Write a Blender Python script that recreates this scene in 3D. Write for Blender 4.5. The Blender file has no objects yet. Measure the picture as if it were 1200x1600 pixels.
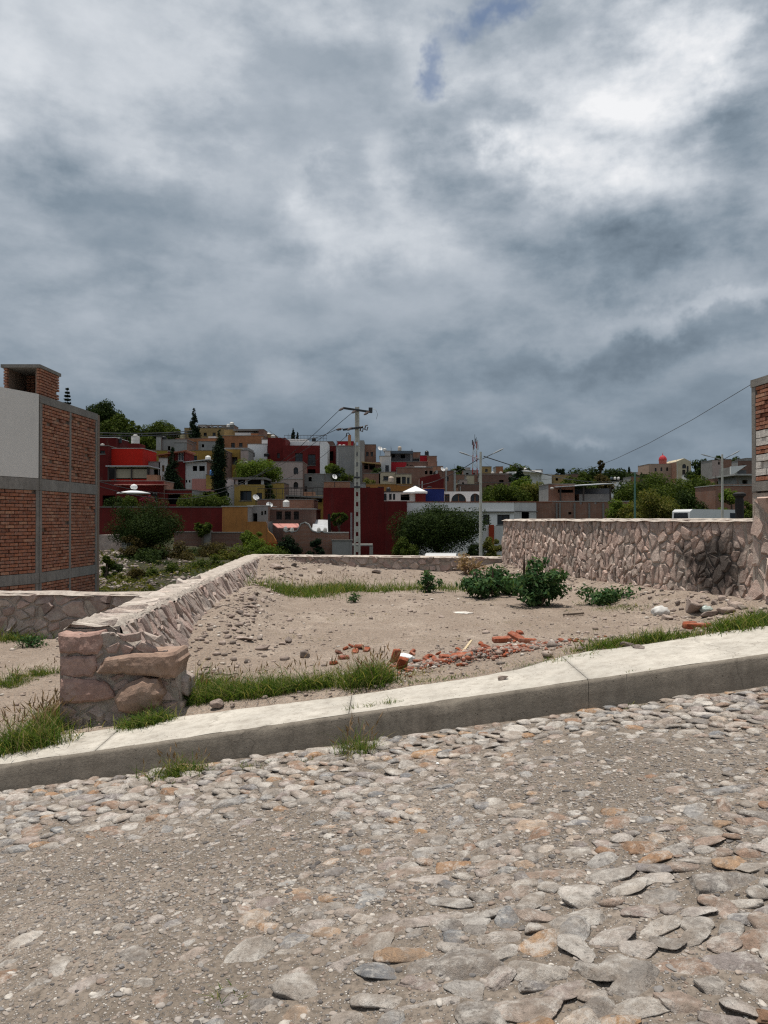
import bpy, bmesh, math, random
import numpy as np
from mathutils import Vector, Matrix, Euler

random.seed(7)
RS = np.random.RandomState(11)
SC = bpy.context.scene
COL = SC.collection

# ---------------------------------------------------------------- camera
PITCH = math.atan(12 / 1200)
cam_d = bpy.data.cameras.new('camera')
cam = bpy.data.objects.new('camera', cam_d)
COL.objects.link(cam)
cam.location = (0, 0, 1.6)
cam.rotation_euler = (math.pi / 2 + PITCH, 0, 0)
cam_d.sensor_fit = 'AUTO'
cam_d.sensor_width = 36
cam_d.lens = 27.0
cam_d.clip_start = 0.1
cam_d.clip_end = 6000
SC.camera = cam

# ---------------------------------------------------------------- exposure
SC.view_settings.view_transform = 'Standard'
SC.view_settings.look = 'None'
SC.view_settings.exposure = 0.0
SC.view_settings.gamma = 1.0
SC.view_settings.use_curve_mapping = False
SC.cycles.use_denoising = False
SC.cycles.sample_clamp_indirect = 6.0
SC.cycles.max_bounces = 6
SC.cycles.filter_width = 1.25

# ---------------------------------------------------------------- sun
SUN_DIR = Vector((-0.13, 0.035, 1.0)).normalized()
sun_d = bpy.data.lights.new('sun', 'SUN')
sun_d.energy = 4.7
sun_d.angle = math.radians(0.53)
sun_d.color = (1.0, 0.945, 0.86)
sun = bpy.data.objects.new('sun', sun_d)
COL.objects.link(sun)
sun.rotation_euler = SUN_DIR.to_track_quat('Z', 'Y').to_euler()
sun.location = (0, 0, 60)
SUN_EL = math.asin(SUN_DIR.z)
SUN_ROT = math.atan2(SUN_DIR.x, SUN_DIR.y)

# ---------------------------------------------------------------- world sky with cloud deck
world = bpy.data.worlds.new('World')
SC.world = world
world.use_nodes = True
NT = world.node_tree
NT.nodes.clear()


def wn(t, **kw):
    n = NT.nodes.new(t)
    for k, v in kw.items():
        setattr(n, k, v)
    return n


def wset(sock, v):
    if isinstance(v, bpy.types.NodeSocket):
        NT.links.new(v, sock)
    else:
        sock.default_value = v


def wm(op, a, b=0.0, c=0.0, clamp=False):
    n = wn('ShaderNodeMath', operation=op, use_clamp=clamp)
    wset(n.inputs[0], a)
    wset(n.inputs[1], b)
    wset(n.inputs[2], c)
    return n.outputs[0]


def wnoise(vec, scale, detail=6, rough=.55, dist=0.0, lac=2.0):
    n = wn('ShaderNodeTexNoise')
    NT.links.new(vec, n.inputs['Vector'])
    n.inputs['Scale'].default_value = scale
    n.inputs['Detail'].default_value = detail
    n.inputs['Roughness'].default_value = rough
    n.inputs['Lacunarity'].default_value = lac
    n.inputs['Distortion'].default_value = dist
    return n


def wcomb(a, b, c=0.0):
    n = wn('ShaderNodeCombineXYZ')
    wset(n.inputs[0], a)
    wset(n.inputs[1], b)
    wset(n.inputs[2], c)
    return n.outputs[0]


def wramp(fac, stops):
    n = wn('ShaderNodeValToRGB')
    e = n.color_ramp.elements
    while len(e) < len(stops):
        e.new(0.5)
    for i, (p, c) in enumerate(stops):
        e[i].position = p
        e[i].color = (*c, 1) if len(c) == 3 else c
    wset(n.inputs[0], fac)
    return n.outputs[0]


def s2l(c):
    return tuple(((x / 255 + .055) / 1.055) ** 2.4 if x > 10 else x / 255 / 12.92 for x in c)


tc = wn('ShaderNodeTexCoord')
sep = wn('ShaderNodeSeparateXYZ')
NT.links.new(tc.outputs['Generated'], sep.inputs[0])
dx, dy, dz = sep.outputs
AZ0 = wm('ARCTAN2', dx, dy)
EL0 = wm('ARCSINE', wm('MINIMUM', wm('MAXIMUM', dz, -1), 1))
dzp = wm('ADD', wm('MAXIMUM', dz, 0.0), 0.30)
plane = wcomb(wm('DIVIDE', dx, dzp), wm('DIVIDE', dy, dzp))
warp = wnoise(tc.outputs['Generated'], 5.0, 6, .62)
wsep = wn('ShaderNodeSeparateColor')
NT.links.new(warp.outputs['Color'], wsep.inputs[0])
AZ = wm('ADD', AZ0, wm('MULTIPLY', wm('SUBTRACT', wsep.outputs[0], .5), .42))
EL = wm('ADD', EL0, wm('MULTIPLY', wm('SUBTRACT', wsep.outputs[1], .5), .22))


def wblob(u, v, su, sv, amp):
    a0 = math.atan((u - 600) / 1200)
    e0 = math.atan((812 - v) / 1200 * math.cos(a0))
    da = wm('DIVIDE', wm('SUBTRACT', AZ, a0), su / 1200)
    de = wm('DIVIDE', wm('SUBTRACT', EL, e0), sv / 1200)
    r2 = wm('ADD', wm('MULTIPLY', da, da), wm('MULTIPLY', de, de))
    return wm('MULTIPLY', wm('POWER', 2.71828, wm('MULTIPLY', r2, -1.0)), amp)


elr = wm('DIVIDE', EL0, math.pi / 2)
base = wn('ShaderNodeFloatCurve')
cv = base.mapping.curves[0]
pts = [(0.0, .445), (.05, .49), (.12, .57), (.20, .63), (.28, .655), (.38, .665), (1.0, .665)]
while len(cv.points) < len(pts):
    cv.points.new(.5, .5)
for p, (a, b) in zip(cv.points, pts):
    p.location = (a, b)
base.mapping.update()
wset(base.inputs['Value'], wm('MAXIMUM', elr, 0.0))
B = base.outputs[0]
n1 = wnoise(plane, 1.3, 6, .55, 0.0)
q1 = wcomb(wm('ADD', AZ0, 3.1), wm('MULTIPLY', EL0, 1.9), 0.4)
q2 = wcomb(wm('ADD', AZ0, 3.122), wm('ADD', wm('MULTIPLY', EL0, 1.9), .05), 0.4)


def density(q):
    return wnoise(q, 2.6, 11, .57, 0.0).outputs[0]


d1, d2 = density(q1), density(q2)
n3 = wnoise(q1, 8.0, 8, .62, 0.0)
# thick heaps against thin veils: a steep step in the density gives the heaps an outline
heap = wm('MULTIPLY', wm('SUBTRACT', d1, .44), 8.0, clamp=True)
relief = wm('MINIMUM', wm('MAXIMUM', wm('SUBTRACT', d1, d2), -.09), .09)
detail_ = wm('ADD', .35, wm('MULTIPLY', wm('MINIMUM', wm('MAXIMUM', elr, 0.0), .3), 2.6))
B = wm('ADD', B, wm('MULTIPLY', wm('SUBTRACT', n1.outputs[0], .5), .15))
B = wm('ADD', B, wm('MULTIPLY', wm('MULTIPLY', wm('SUBTRACT', heap, .5), .085), detail_))
B = wm('ADD', B, wm('MULTIPLY', wm('MULTIPLY', relief, wm('ADD', .50, wblob(1000, 150, 260, 150, .9))), detail_))
B = wm('ADD', B, wm('MULTIPLY', wm('SUBTRACT', n3.outputs[0], .5), .09))
for bl in [
    (1000, 165, 105, 62, .25), (1115, 95, 65, 36, .16), (880, 185, 70, 30, .13), (930, 255, 75, 45, .13),
    (690, 90, 65, 100, .09), (650, 280, 60, 45, .10), (60, 145, 90, 60, .09), (330, 290, 110, 45, .09),
    (590, 395, 150, 40, .10), (1120, 486, 170, 16, .11), (450, 320, 35, 45, .09), (960, 40, 120, 60, .13),
    (900, 665, 60, 14, .08), (150, 110, 200, 60, .05), (430, 60, 190, 80, .05),
    (1010, 385, 165, 56, -.19), (1160, 190, 50, 90, -.07), (1000, 530, 330, 32, -.09), (810, 235, 60, 36, -.10),
    (30, 260, 110, 40, -.08), (450, 455, 220, 50, -.05), (350, 575, 220, 26, -.05), (900, 700, 330, 50, -.06),
    (120, 400, 160, 50, -.04), (760, 330, 90, 40, -.05)]:
    B = wm('ADD', B, wblob(*bl))
cloud_col = wramp(wm('MULTIPLY', B, 1.0, clamp=True), [
    (.18, s2l((58, 69, 79))), (.38, s2l((90, 105, 119))), (.52, s2l((132, 146, 159))), (.66, s2l((172, 181, 191))),
    (.82, s2l((213, 218, 224))), (.98, s2l((243, 244, 246)))])
sky = wn('ShaderNodeTexSky', sky_type='NISHITA', sun_disc=False)
sky.sun_elevation = SUN_EL
sky.sun_rotation = SUN_ROT
sky.altitude = 1900
blue = wm('ADD', wblob(733, 112, 34, 30, 1.0), wblob(785, 8, 46, 34, 1.1))
blue = wm('MULTIPLY', wm('SUBTRACT', wm('ADD', blue, wm('MULTIPLY', wm('SUBTRACT', n3.outputs[0], .5), 1.0)), .20), 1.2, clamp=True)
blue = wm('MULTIPLY', blue, .72)
mul = wn('ShaderNodeVectorMath', operation='SCALE')
NT.links.new(cloud_col, mul.inputs[0])
mul.inputs['Scale'].default_value = 10.0
mixc = wn('ShaderNodeMix', data_type='RGBA')
wset(mixc.inputs['Factor'], blue)
NT.links.new(mul.outputs[0], mixc.inputs[6])
NT.links.new(sky.outputs[0], mixc.inputs[7])
bg = wn('ShaderNodeBackground')
NT.links.new(mixc.outputs[2], bg.inputs[0])
bg.inputs[1].default_value = 0.1
wo = wn('ShaderNodeOutputWorld')
NT.links.new(bg.outputs[0], wo.inputs[0])

# ================================================================ helpers
CP, SP = math.cos(PITCH), math.sin(PITCH)


def ray(u, v):
    a, b = (u - 600) / 1200, (800 - v) / 1200
    return Vector((a, CP - SP * b, SP + CP * b))


def P(u, v, D):
    """point at distance D (metres ahead) seen in direction u, v of a 1200 x 1600 grid"""
    d = ray(u, v)
    return Vector((0, 0, 1.6)) + d * (D / d.y)


WL = {}


def tag(o, label=None, cat=None, group=None, kind=None):
    if label: o['label'] = label
    if cat: o['category'] = cat
    if group: o['group'] = group
    if kind: o['kind'] = kind
    return o


def thing(name, label, cat, loc, group=None, kind=None):
    o = bpy.data.objects.new(name, None)
    o.empty_display_size = .2
    COL.objects.link(o)
    o.location = loc
    WL[o.name] = Vector(loc)
    return tag(o, label, cat, group, kind)


def link_mesh(name, me, parent=None, loc=None, rot=None, scale=None):
    o = bpy.data.objects.new(name, me)
    COL.objects.link(o)
    base_ = WL[parent.name] if parent is not None else Vector((0, 0, 0))
    if parent is not None:
        o.parent = parent
    loc = base_ if loc is None else Vector(loc)
    o.location = loc - base_
    WL[o.name] = loc
    if rot is not None: o.rotation_euler = rot
    if scale is not None: o.scale = scale
    return o


class MB:
    def __init__(s):
        s.v, s.f = [], []

    def add(s, vs, fs):
        k = len(s.v)
        s.v.extend([tuple(p) for p in vs])
        s.f.extend([tuple(i + k for i in f) for f in fs])

    def box(s, x0, x1, y0, y1, z0, z1, bottom=True):
        vs = [(x0, y0, z0), (x1, y0, z0), (x1, y1, z0), (x0, y1, z0), (x0, y0, z1), (x1, y0, z1), (x1, y1, z1), (x0, y1, z1)]
        fs = [(0, 1, 5, 4), (1, 2, 6, 5), (2, 3, 7, 6), (3, 0, 4, 7), (4, 5, 6, 7)]
        if bottom: fs.append((3, 2, 1, 0))
        s.add(vs, fs)

    def obox(s, c, ax, ay, az):
        """oriented box: centre and three half axes"""
        c, ax, ay, az = Vector(c), Vector(ax), Vector(ay), Vector(az)
        vs = [c + ax * i + ay * j + az * k for k in (-1, 1) for i, j in ((-1, -1), (1, -1), (1, 1), (-1, 1))]
        s.add(vs, [(0, 1, 5, 4), (1, 2, 6, 5), (2, 3, 7, 6), (3, 0, 4, 7), (4, 5, 6, 7), (3, 2, 1, 0)])

    def bar(s, a, b, w, h=None):
        a, b = Vector(a), Vector(b)
        d = (b - a)
        L = d.length
        if L < 1e-6: return
        d /= L
        up = Vector((0, 0, 1)) if abs(d.z) < .9 else Vector((0, 1, 0))
        sx = d.cross(up).normalized()
        sz = sx.cross(d)
        s.obox((a + b) / 2, sx * w / 2, d * L / 2, sz * (h or w) / 2)

    def tube(s, pts, r, n=6, cap=True):
        pts = [Vector(p) for p in pts]
        rs = r if isinstance(r, (list, tuple)) else [r] * len(pts)
        vs, fs = [], []
        for i, p in enumerate(pts):
            d = (pts[min(i + 1, len(pts) - 1)] - pts[max(i - 1, 0)])
            d = d.normalized() if d.length > 1e-9 else Vector((0, 0, 1))
            up = Vector((0, 0, 1)) if abs(d.z) < .9 else Vector((0, 1, 0))
            sx = d.cross(up).normalized()
            sy = sx.cross(d)
            for k in range(n):
                a = 2 * math.pi * k / n
                vs.append(p + (sx * math.cos(a) + sy * math.sin(a)) * rs[i])
        for i in range(len(pts) - 1):
            for k in range(n):
                fs.append((i * n + k, i * n + (k + 1) % n, (i + 1) * n + (k + 1) % n, (i + 1) * n + k))
        if cap:
            fs.append(tuple(range(n))[::-1])
            fs.append(tuple((len(pts) - 1) * n + k for k in range(n)))
        s.add(vs, fs)

    def lathe(s, c, prof, n=12):
        c = Vector(c)
        vs, fs = [], []
        for r, z in prof:
            for k in range(n):
                a = 2 * math.pi * k / n
                vs.append(c + Vector((r * math.cos(a), r * math.sin(a), z)))
        for i in range(len(prof) - 1):
            for k in range(n):
                fs.append((i * n + k, i * n + (k + 1) % n, (i + 1) * n + (k + 1) % n, (i + 1) * n + k))
        fs.append(tuple(range(n))[::-1])
        fs.append(tuple((len(prof) - 1) * n + k for k in range(n)))
        s.add(vs, fs)

    def prism(s, poly, y0, y1):
        """poly: (x, z) counter-clockwise seen from -y; extruded from y0 to y1"""
        n = len(poly)
        vs = [(x, y0, z) for x, z in poly] + [(x, y1, z) for x, z in poly]
        fs = [tuple(range(n)), tuple(range(2 * n - 1, n - 1, -1))]
        for i in range(n):
            j = (i + 1) % n
            fs.append((j, i, i + n, j + n))
        s.add(vs, fs)

    def xform(s, M):
        s.v = [tuple(M @ Vector(p)) for p in s.v]
        return s

    def mesh(s, name, mat, off=(0, 0, 0), smooth=False):
        me = bpy.data.meshes.new(name)
        ox, oy, oz = off
        me.from_pydata([(x - ox, y - oy, z - oz) for x, y, z in s.v], [], s.f)
        if smooth:
            me.polygons.foreach_set('use_smooth', [True] * len(me.polygons))
        if mat: me.materials.append(mat)
        return me

    def build(s, name, mat, parent=None, origin=None, smooth=False):
        if origin is None:
            if parent is not None:
                origin = WL[parent.name]
            else:
                a = np.array(s.v)
                origin = Vector(((a[:, 0].min() + a[:, 0].max()) / 2, (a[:, 1].min() + a[:, 1].max()) / 2, a[:, 2].min()))
        me = s.mesh(name, mat, origin, smooth)
        return link_mesh(name, me, parent, origin)


def np_mesh(name, verts, faces, mat, smooth=False):
    """verts (n,3) array, faces (m,k) array of one polygon size"""
    me = bpy.data.meshes.new(name)
    n, (m, k) = len(verts), faces.shape
    me.vertices.add(n)
    me.vertices.foreach_set('co', np.asarray(verts, np.float32).ravel())
    me.loops.add(m * k)
    me.loops.foreach_set('vertex_index', np.asarray(faces, np.int32).ravel())
    me.polygons.add(m)
    me.polygons.foreach_set('loop_start', np.arange(0, m * k, k, dtype=np.int32))
    if smooth:
        me.polygons.foreach_set('use_smooth', np.ones(m, bool))
    me.update(calc_edges=True)
    if mat: me.materials.append(mat)
    return me


_T = np.random.RandomState(5).rand(256, 256)


def vnoise(x, y):
    x, y = np.asarray(x, float), np.asarray(y, float)
    xi, yi = np.floor(x).astype(int), np.floor(y).astype(int)
    fx, fy = x - xi, y - yi
    fx, fy = fx * fx * (3 - 2 * fx), fy * fy * (3 - 2 * fy)
    a, b = _T[xi & 255, yi & 255], _T[(xi + 1) & 255, yi & 255]
    c, d = _T[xi & 255, (yi + 1) & 255], _T[(xi + 1) & 255, (yi + 1) & 255]
    return (a * (1 - fx) + b * fx) * (1 - fy) + (c * (1 - fx) + d * fx) * fy - .5


def fbm(x, y, o=4, g=.5):
    s, a, t = 0.0, 1.0, 0.0
    for i in range(o):
        s = s + a * vnoise(np.asarray(x) * 2 ** i + 17.3 * i, np.asarray(y) * 2 ** i + 5.1 * i)
        t += a
        a *= g
    return s / t * 2


def sstep(a, b, x):
    t = np.clip((np.asarray(x, float) - a) / (b - a), 0, 1)
    return t * t * (3 - 2 * t)


def grid_mesh(name, xs, ys, zf, mat, smooth=True):
    X, Y = np.meshgrid(xs, ys)
    Z = zf(X, Y)
    n, m = len(ys), len(xs)
    V = np.stack([X, Y, Z], -1).reshape(-1, 3)
    i = np.arange(n - 1)[:, None] * m + np.arange(m - 1)[None]
    F = np.stack([i, i + 1, i + m + 1, i + m], -1).reshape(-1, 4)
    return np_mesh(name, V, F, mat, smooth)


# ---------------------------------------------------------------- materials
class NB:
    """small node builder"""

    def __init__(s, name):
        s.m = bpy.data.materials.new(name)
        s.m.use_nodes = True
        s.t = s.m.node_tree
        s.b = s.t.nodes['Principled BSDF']
        s.out = s.t.nodes['Material Output']
        s.tc = s.t.nodes.new('ShaderNodeTexCoord')
        s.geo = s.t.nodes.new('ShaderNodeNewGeometry')
        s.b.inputs['Specular IOR Level'].default_value = .25

    def n(s, t, **kw):
        n = s.t.nodes.new(t)
        for k, v in kw.items(): setattr(n, k, v)
        return n

    def set(s, sock, v):
        if isinstance(v, bpy.types.NodeSocket): s.t.links.new(v, sock)
        else: sock.default_value = v

    def math(s, op, a, b=0.0, clamp=False):
        n = s.n('ShaderNodeMath', operation=op, use_clamp=clamp)
        s.set(n.inputs[0], a)
        s.set(n.inputs[1], b)
        return n.outputs[0]

    def map(s, vec, sc=(1, 1, 1), loc=(0, 0, 0), rot=(0, 0, 0)):
        n = s.n('ShaderNodeMapping')
        s.set(n.inputs[0], vec)
        n.inputs['Scale'].default_value = sc
        n.inputs['Location'].default_value = loc
        n.inputs['Rotation'].default_value = rot
        return n.outputs[0]

    def noise(s, scale, detail=5, rough=.6, vec=None, dist=0.0):
        n = s.n('ShaderNodeTexNoise')
        s.set(n.inputs['Vector'], vec if vec is not None else s.tc.outputs['Object'])
        n.inputs['Scale'].default_value = scale
        n.inputs['Detail'].default_value = detail
        n.inputs['Roughness'].default_value = rough
        n.inputs['Distortion'].default_value = dist
        return n.outputs[0]

    def voro(s, scale, vec=None, feature='F1', out='Distance', rand=1.0):
        n = s.n('ShaderNodeTexVoronoi', feature=feature)
        s.set(n.inputs['Vector'], vec if vec is not None else s.tc.outputs['Object'])
        n.inputs['Scale'].default_value = scale
        n.inputs['Randomness'].default_value = rand
        return n.outputs[out]

    def ramp(s, fac, stops, interp='LINEAR'):
        n = s.n('ShaderNodeValToRGB')
        e = n.color_ramp.elements
        n.color_ramp.interpolation = interp
        while len(e) < len(stops): e.new(.5)
        for i, (p, c) in enumerate(stops):
            e[i].position = p
            e[i].color = (c, c, c, 1) if isinstance(c, (int, float)) else (*c[:3], 1)
        s.set(n.inputs[0], fac)
        return n.outputs[0]

    def mix(s, f, a, b, blend='MIX'):
        n = s.n('ShaderNodeMix', data_type='RGBA', blend_type=blend)
        n.clamp_factor = True
        s.set(n.inputs['Factor'], f)
        for k, v in ((6, a), (7, b)):
            if isinstance(v, (tuple, list)): v = (*v[:3], 1)
            s.set(n.inputs[k], v)
        return n.outputs[2]

    def bump(s, h, strength=.5, dist=.01, prev=None):
        n = s.n('ShaderNodeBump')
        n.inputs['Strength'].default_value = strength
        n.inputs['Distance'].default_value = dist
        s.set(n.inputs['Height'], h)
        if prev is not None: s.set(n.inputs['Normal'], prev)
        return n.outputs[0]

    def rnd(s, island=False):
        if island: return s.geo.outputs['Random Per Island']
        return s.n('ShaderNodeObjectInfo').outputs['Random']

    def done(s, col, rough=.9, normal=None, metal=0.0):
        if isinstance(col, (tuple, list)): col = (*col[:3], 1)
        s.set(s.b.inputs['Base Color'], col)
        s.set(s.b.inputs['Roughness'], rough)
        s.b.inputs['Metallic'].default_value = metal
        if normal is not None: s.set(s.b.inputs['Normal'], normal)
        return s.m


def scl(c, k): return tuple(min(1, x * k) for x in c)


def m_plaster(name, col, var=.25, streak=.35, bump=.4, rough=.92, sc=1.0):
    b = NB(name)
    O = b.tc.outputs['Object']
    c = b.mix(b.ramp(b.noise(.9 * sc, 6, .65), [(.3, 0), (.7, 1)]), scl(col, 1 - var), scl(col, 1 + var * .5))
    c = b.mix(b.math('MULTIPLY', b.ramp(b.noise(1.6 * sc, 5, .7, b.map(O, (2.2, 2.2, .22))), [(.5, 0), (.75, 1)]), streak), c,
              (col[0] * .35 + .03, col[1] * .35 + .028, col[2] * .35 + .025))
    c = b.mix(b.math('MULTIPLY', b.ramp(b.noise(7 * sc, 5, .7), [(.55, 0), (.8, 1)]), .25), c, scl(col, 1.35))
    nb = b.bump(b.noise(28 * sc, 5, .7), bump, .02)
    return b.done(c, rough, nb)


def m_brickwall(name, c1, c2, mortar, scale=1.0, bw=.27, bh=.085):
    b = NB(name)
    sp = b.n('ShaderNodeSeparateXYZ')
    b.set(sp.inputs[0], b.tc.outputs['Object'])
    cx = b.n('ShaderNodeCombineXYZ')
    b.set(cx.inputs[0], b.math('ADD', sp.outputs[0], sp.outputs[1]))
    b.set(cx.inputs[1], sp.outputs[2])
    t = b.n('ShaderNodeTexBrick')
    b.set(t.inputs['Vector'], cx.outputs[0])
    t.inputs['Color1'].default_value = (*c1, 1)
    t.inputs['Color2'].default_value = (*c2, 1)
    t.inputs['Mortar'].default_value = (*mortar, 1)
    t.inputs['Scale'].default_value = scale
    t.inputs['Mortar Size'].default_value = .012
    t.inputs['Brick Width'].default_value = bw
    t.inputs['Row Height'].default_value = bh
    c = b.mix(b.ramp(b.noise(.8, 6, .7), [(.35, 0), (.7, .7)]), t.outputs[0], scl(c1, .55))
    c = b.mix(b.math('MULTIPLY', b.ramp(b.noise(2.5, 5, .7), [(.5, 0), (.75, 1)]), .4), c, mortar)
    nb = b.bump(t.outputs['Fac'], -.5, .02)
    return b.done(c, .95, nb)


def m_stone(name, stops, island=False, dust=(.46, .42, .37), dustamt=.5, bump=.9, sc=1.0, soot=False, cap=True):
    b = NB(name)
    pos = b.geo.outputs['Position']
    c = b.ramp(b.rnd(island), stops)
    c = b.mix(b.ramp(b.noise(9 * sc, 7, .7, pos), [(.3, 0), (.7, 1)]), b.mix(1, c, (.62, .6, .6), 'MULTIPLY'), b.mix(1, c, (1.18, 1.16, 1.13), 'MULTIPLY'))
    c = b.mix(b.math('MULTIPLY', b.ramp(b.noise(4 * sc, 6, .75, pos), [(.48, 0), (.68, 1)]), dustamt), c, dust)
    c = b.mix(b.math('MULTIPLY', b.ramp(b.noise(22 * sc, 4, .7, pos), [(.6, 0), (.75, 1)]), .5), c, (.10, .09, .085))
    if soot:
        sp = b.n('ShaderNodeSeparateXYZ')
        b.set(sp.inputs[0], pos)
        wob = b.math('MULTIPLY', b.math('SUBTRACT', b.noise(2.6, 5, .65, pos), .5), 2.6)
        dx_ = b.math('DIVIDE', b.math('SUBTRACT', sp.outputs[1], 12.95), .85)
        dz_ = b.math('DIVIDE', b.math('SUBTRACT', sp.outputs[2], .80), .72)
        r = b.math('ADD', b.math('ADD', b.math('MULTIPLY', dx_, dx_), b.math('MULTIPLY', dz_, dz_)), wob)
        c = b.mix(b.math('MULTIPLY', b.ramp(r, [(.2, 1), (.85, 0)]), .88), c, (.028, .025, .023))
    h = b.math('ADD', b.noise(14 * sc, 8, .72, pos), b.math('MULTIPLY', b.noise(60 * sc, 4, .7, pos), .35))
    nb = b.bump(h, bump, .03)
    return b.done(c, .93, nb)


def m_leaf(name, a, bcol, c3=None, trans=.35):
    b = NB(name)
    r = b.rnd(True)
    stops = [(0, a), (.6, bcol), (1, c3 or scl(bcol, 1.5))]
    c = b.ramp(r, stops)
    b.set(b.b.inputs['Base Color'], c)
    b.b.inputs['Roughness'].default_value = .8
    b.b.inputs['Specular IOR Level'].default_value = .08
    t = b.n('ShaderNodeBsdfTranslucent')
    b.set(t.inputs[0], b.mix(1, c, (1.3, 1.35, .6), 'MULTIPLY'))
    mx = b.n('ShaderNodeMixShader')
    mx.inputs[0].default_value = trans
    b.t.links.new(b.b.outputs[0], mx.inputs[1])
    b.t.links.new(t.outputs[0], mx.inputs[2])
    b.t.links.new(mx.outputs[0], b.out.inputs[0])
    return b.m


def m_plain(name, col, rough=.6, metal=0.0, var=.15, sc=4, bump=0.15):
    b = NB(name)
    c = b.mix(b.ramp(b.noise(sc, 5, .65), [(.3, 0), (.72, 1)]), scl(col, 1 - var), scl(col, 1 + var))
    nb = b.bump(b.noise(sc * 8, 4, .6), bump, .01) if bump else None
    return b.done(c, rough, nb, metal)


def m_glass(name, col=(.015, .018, .022)):
    b = NB(name)
    c = b.mix(b.noise(1.3, 3), scl(col, .5), scl(col, 1.8))
    b.b.inputs['Specular IOR Level'].default_value = .6
    return b.done(c, .12)


STONE_STOPS = [(0, (.30, .235, .215)), (.18, (.43, .315, .275)), (.4, (.47, .365, .325)), (.6, (.36, .30, .27)), (.8, (.50, .41, .36)), (1, (.27, .23, .215))]
M_WALLSTONE = m_stone('pink_wall_stone', STONE_STOPS)
M_WALLSTONE_I = m_stone('pink_wall_stone_small', STONE_STOPS, True)
GREY_STOPS = [(0, (.26, .21, .18)), (.15, (.50, .375, .325)), (.42, (.58, .47, .415)), (.6, (.42, .325, .28)), (.8, (.60, .44, .375)), (1, (.30, .25, .22))]
M_GREYSTONE = m_stone('grey_pink_wall_stone', GREY_STOPS, dust=(.52, .47, .41), dustamt=.6, bump=1.0, soot=True)
M_GREYSTONE_I = m_stone('grey_pink_wall_stone_small', GREY_STOPS, True, soot=True)
M_MORTAR = m_stone('rough_mortar', [(0, (.36, .315, .275)), (1, (.40, .355, .31))], False, (.47, .43, .38), .6, 1.0, 1.2)
M_MORTAR_S = m_stone('sooty_mortar', [(0, (.36, .31, .27)), (1, (.41, .355, .31))], False, (.48, .44, .39), .6, 1.0, 1.2, soot=True)
M_CAP = m_stone('pale_wall_cap', [(0, (.43, .38, .335)), (1, (.48, .42, .37))], False, (.58, .53, .47), .65, 1.0, 1.1)
COB_STOPS = [(0, (.27, .25, .235)), (.12, (.40, .37, .34)), (.28, (.50, .46, .415)), (.42, (.42, .335, .285)), (.5, (.34, .21, .14)), (.55, (.48, .30, .17)),
             (.62, (.54, .50, .455)), (.74, (.25, .26, .275)), (.84, (.42, .345, .315)), (1, (.60, .57, .53))]


def m_cobble(name, island):
    b = NB(name)
    pos = b.geo.outputs['Position']
    c = b.ramp(b.rnd(island), COB_STOPS)
    c = b.mix(b.ramp(b.noise(16, 8, .78, pos, .6), [(.32, 0), (.66, 1)]), b.mix(1, c, (.50, .48, .47), 'MULTIPLY'), b.mix(1, c, (1.2, 1.17, 1.14), 'MULTIPLY'))
    c = b.mix(b.math('MULTIPLY', b.ramp(b.noise(11, 8, .8, pos, .4), [(.48, 0), (.60, 1)]), .72), c, (.64, .60, .55))
    c = b.mix(b.math('MULTIPLY', b.ramp(b.noise(7, 6, .75, pos), [(.46, 0), (.64, 1)]), .7), c, (.25, .20, .16))
    c = b.mix(b.math('MULTIPLY', b.ramp(b.noise(48, 5, .75, pos), [(.56, 0), (.68, 1)]), .65), c, (.09, .08, .072))
    h = b.math('ADD', b.noise(24, 9, .78, pos, .5), b.math('MULTIPLY', b.noise(90, 5, .75, pos), .4))
    return b.done(c, .92, b.bump(h, 1.0, .022))


M_COBBLE = m_cobble('cobble_stone', False)
M_COBBLE_I = m_cobble('cobble_stone_small', True)
GRAV_STOPS = [(0, (.085, .08, .08)), (.16, (.17, .155, .145)), (.36, (.30, .265, .235)), (.5, (.24, .18, .145)), (.62, (.40, .36, .325)), (.74, (.18, .175, .175)), (.92, (.40, .365, .33)), (1, (.52, .49, .45))]
M_GRAVEL = m_stone('gravel_stone', GRAV_STOPS, True, (.34, .30, .26), .35, .3, 3)
LOTG_STOPS = [(0, (.11, .095, .085)), (.3, (.26, .21, .18)), (.55, (.38, .31, .27)), (.75, (.22, .17, .145)), (.9, (.44, .38, .33)), (1, (.60, .56, .51))]
M_LOTGRAVEL = m_stone('lot_pebble', LOTG_STOPS, True, (.42, .36, .31), .4, .3, 3)


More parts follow.
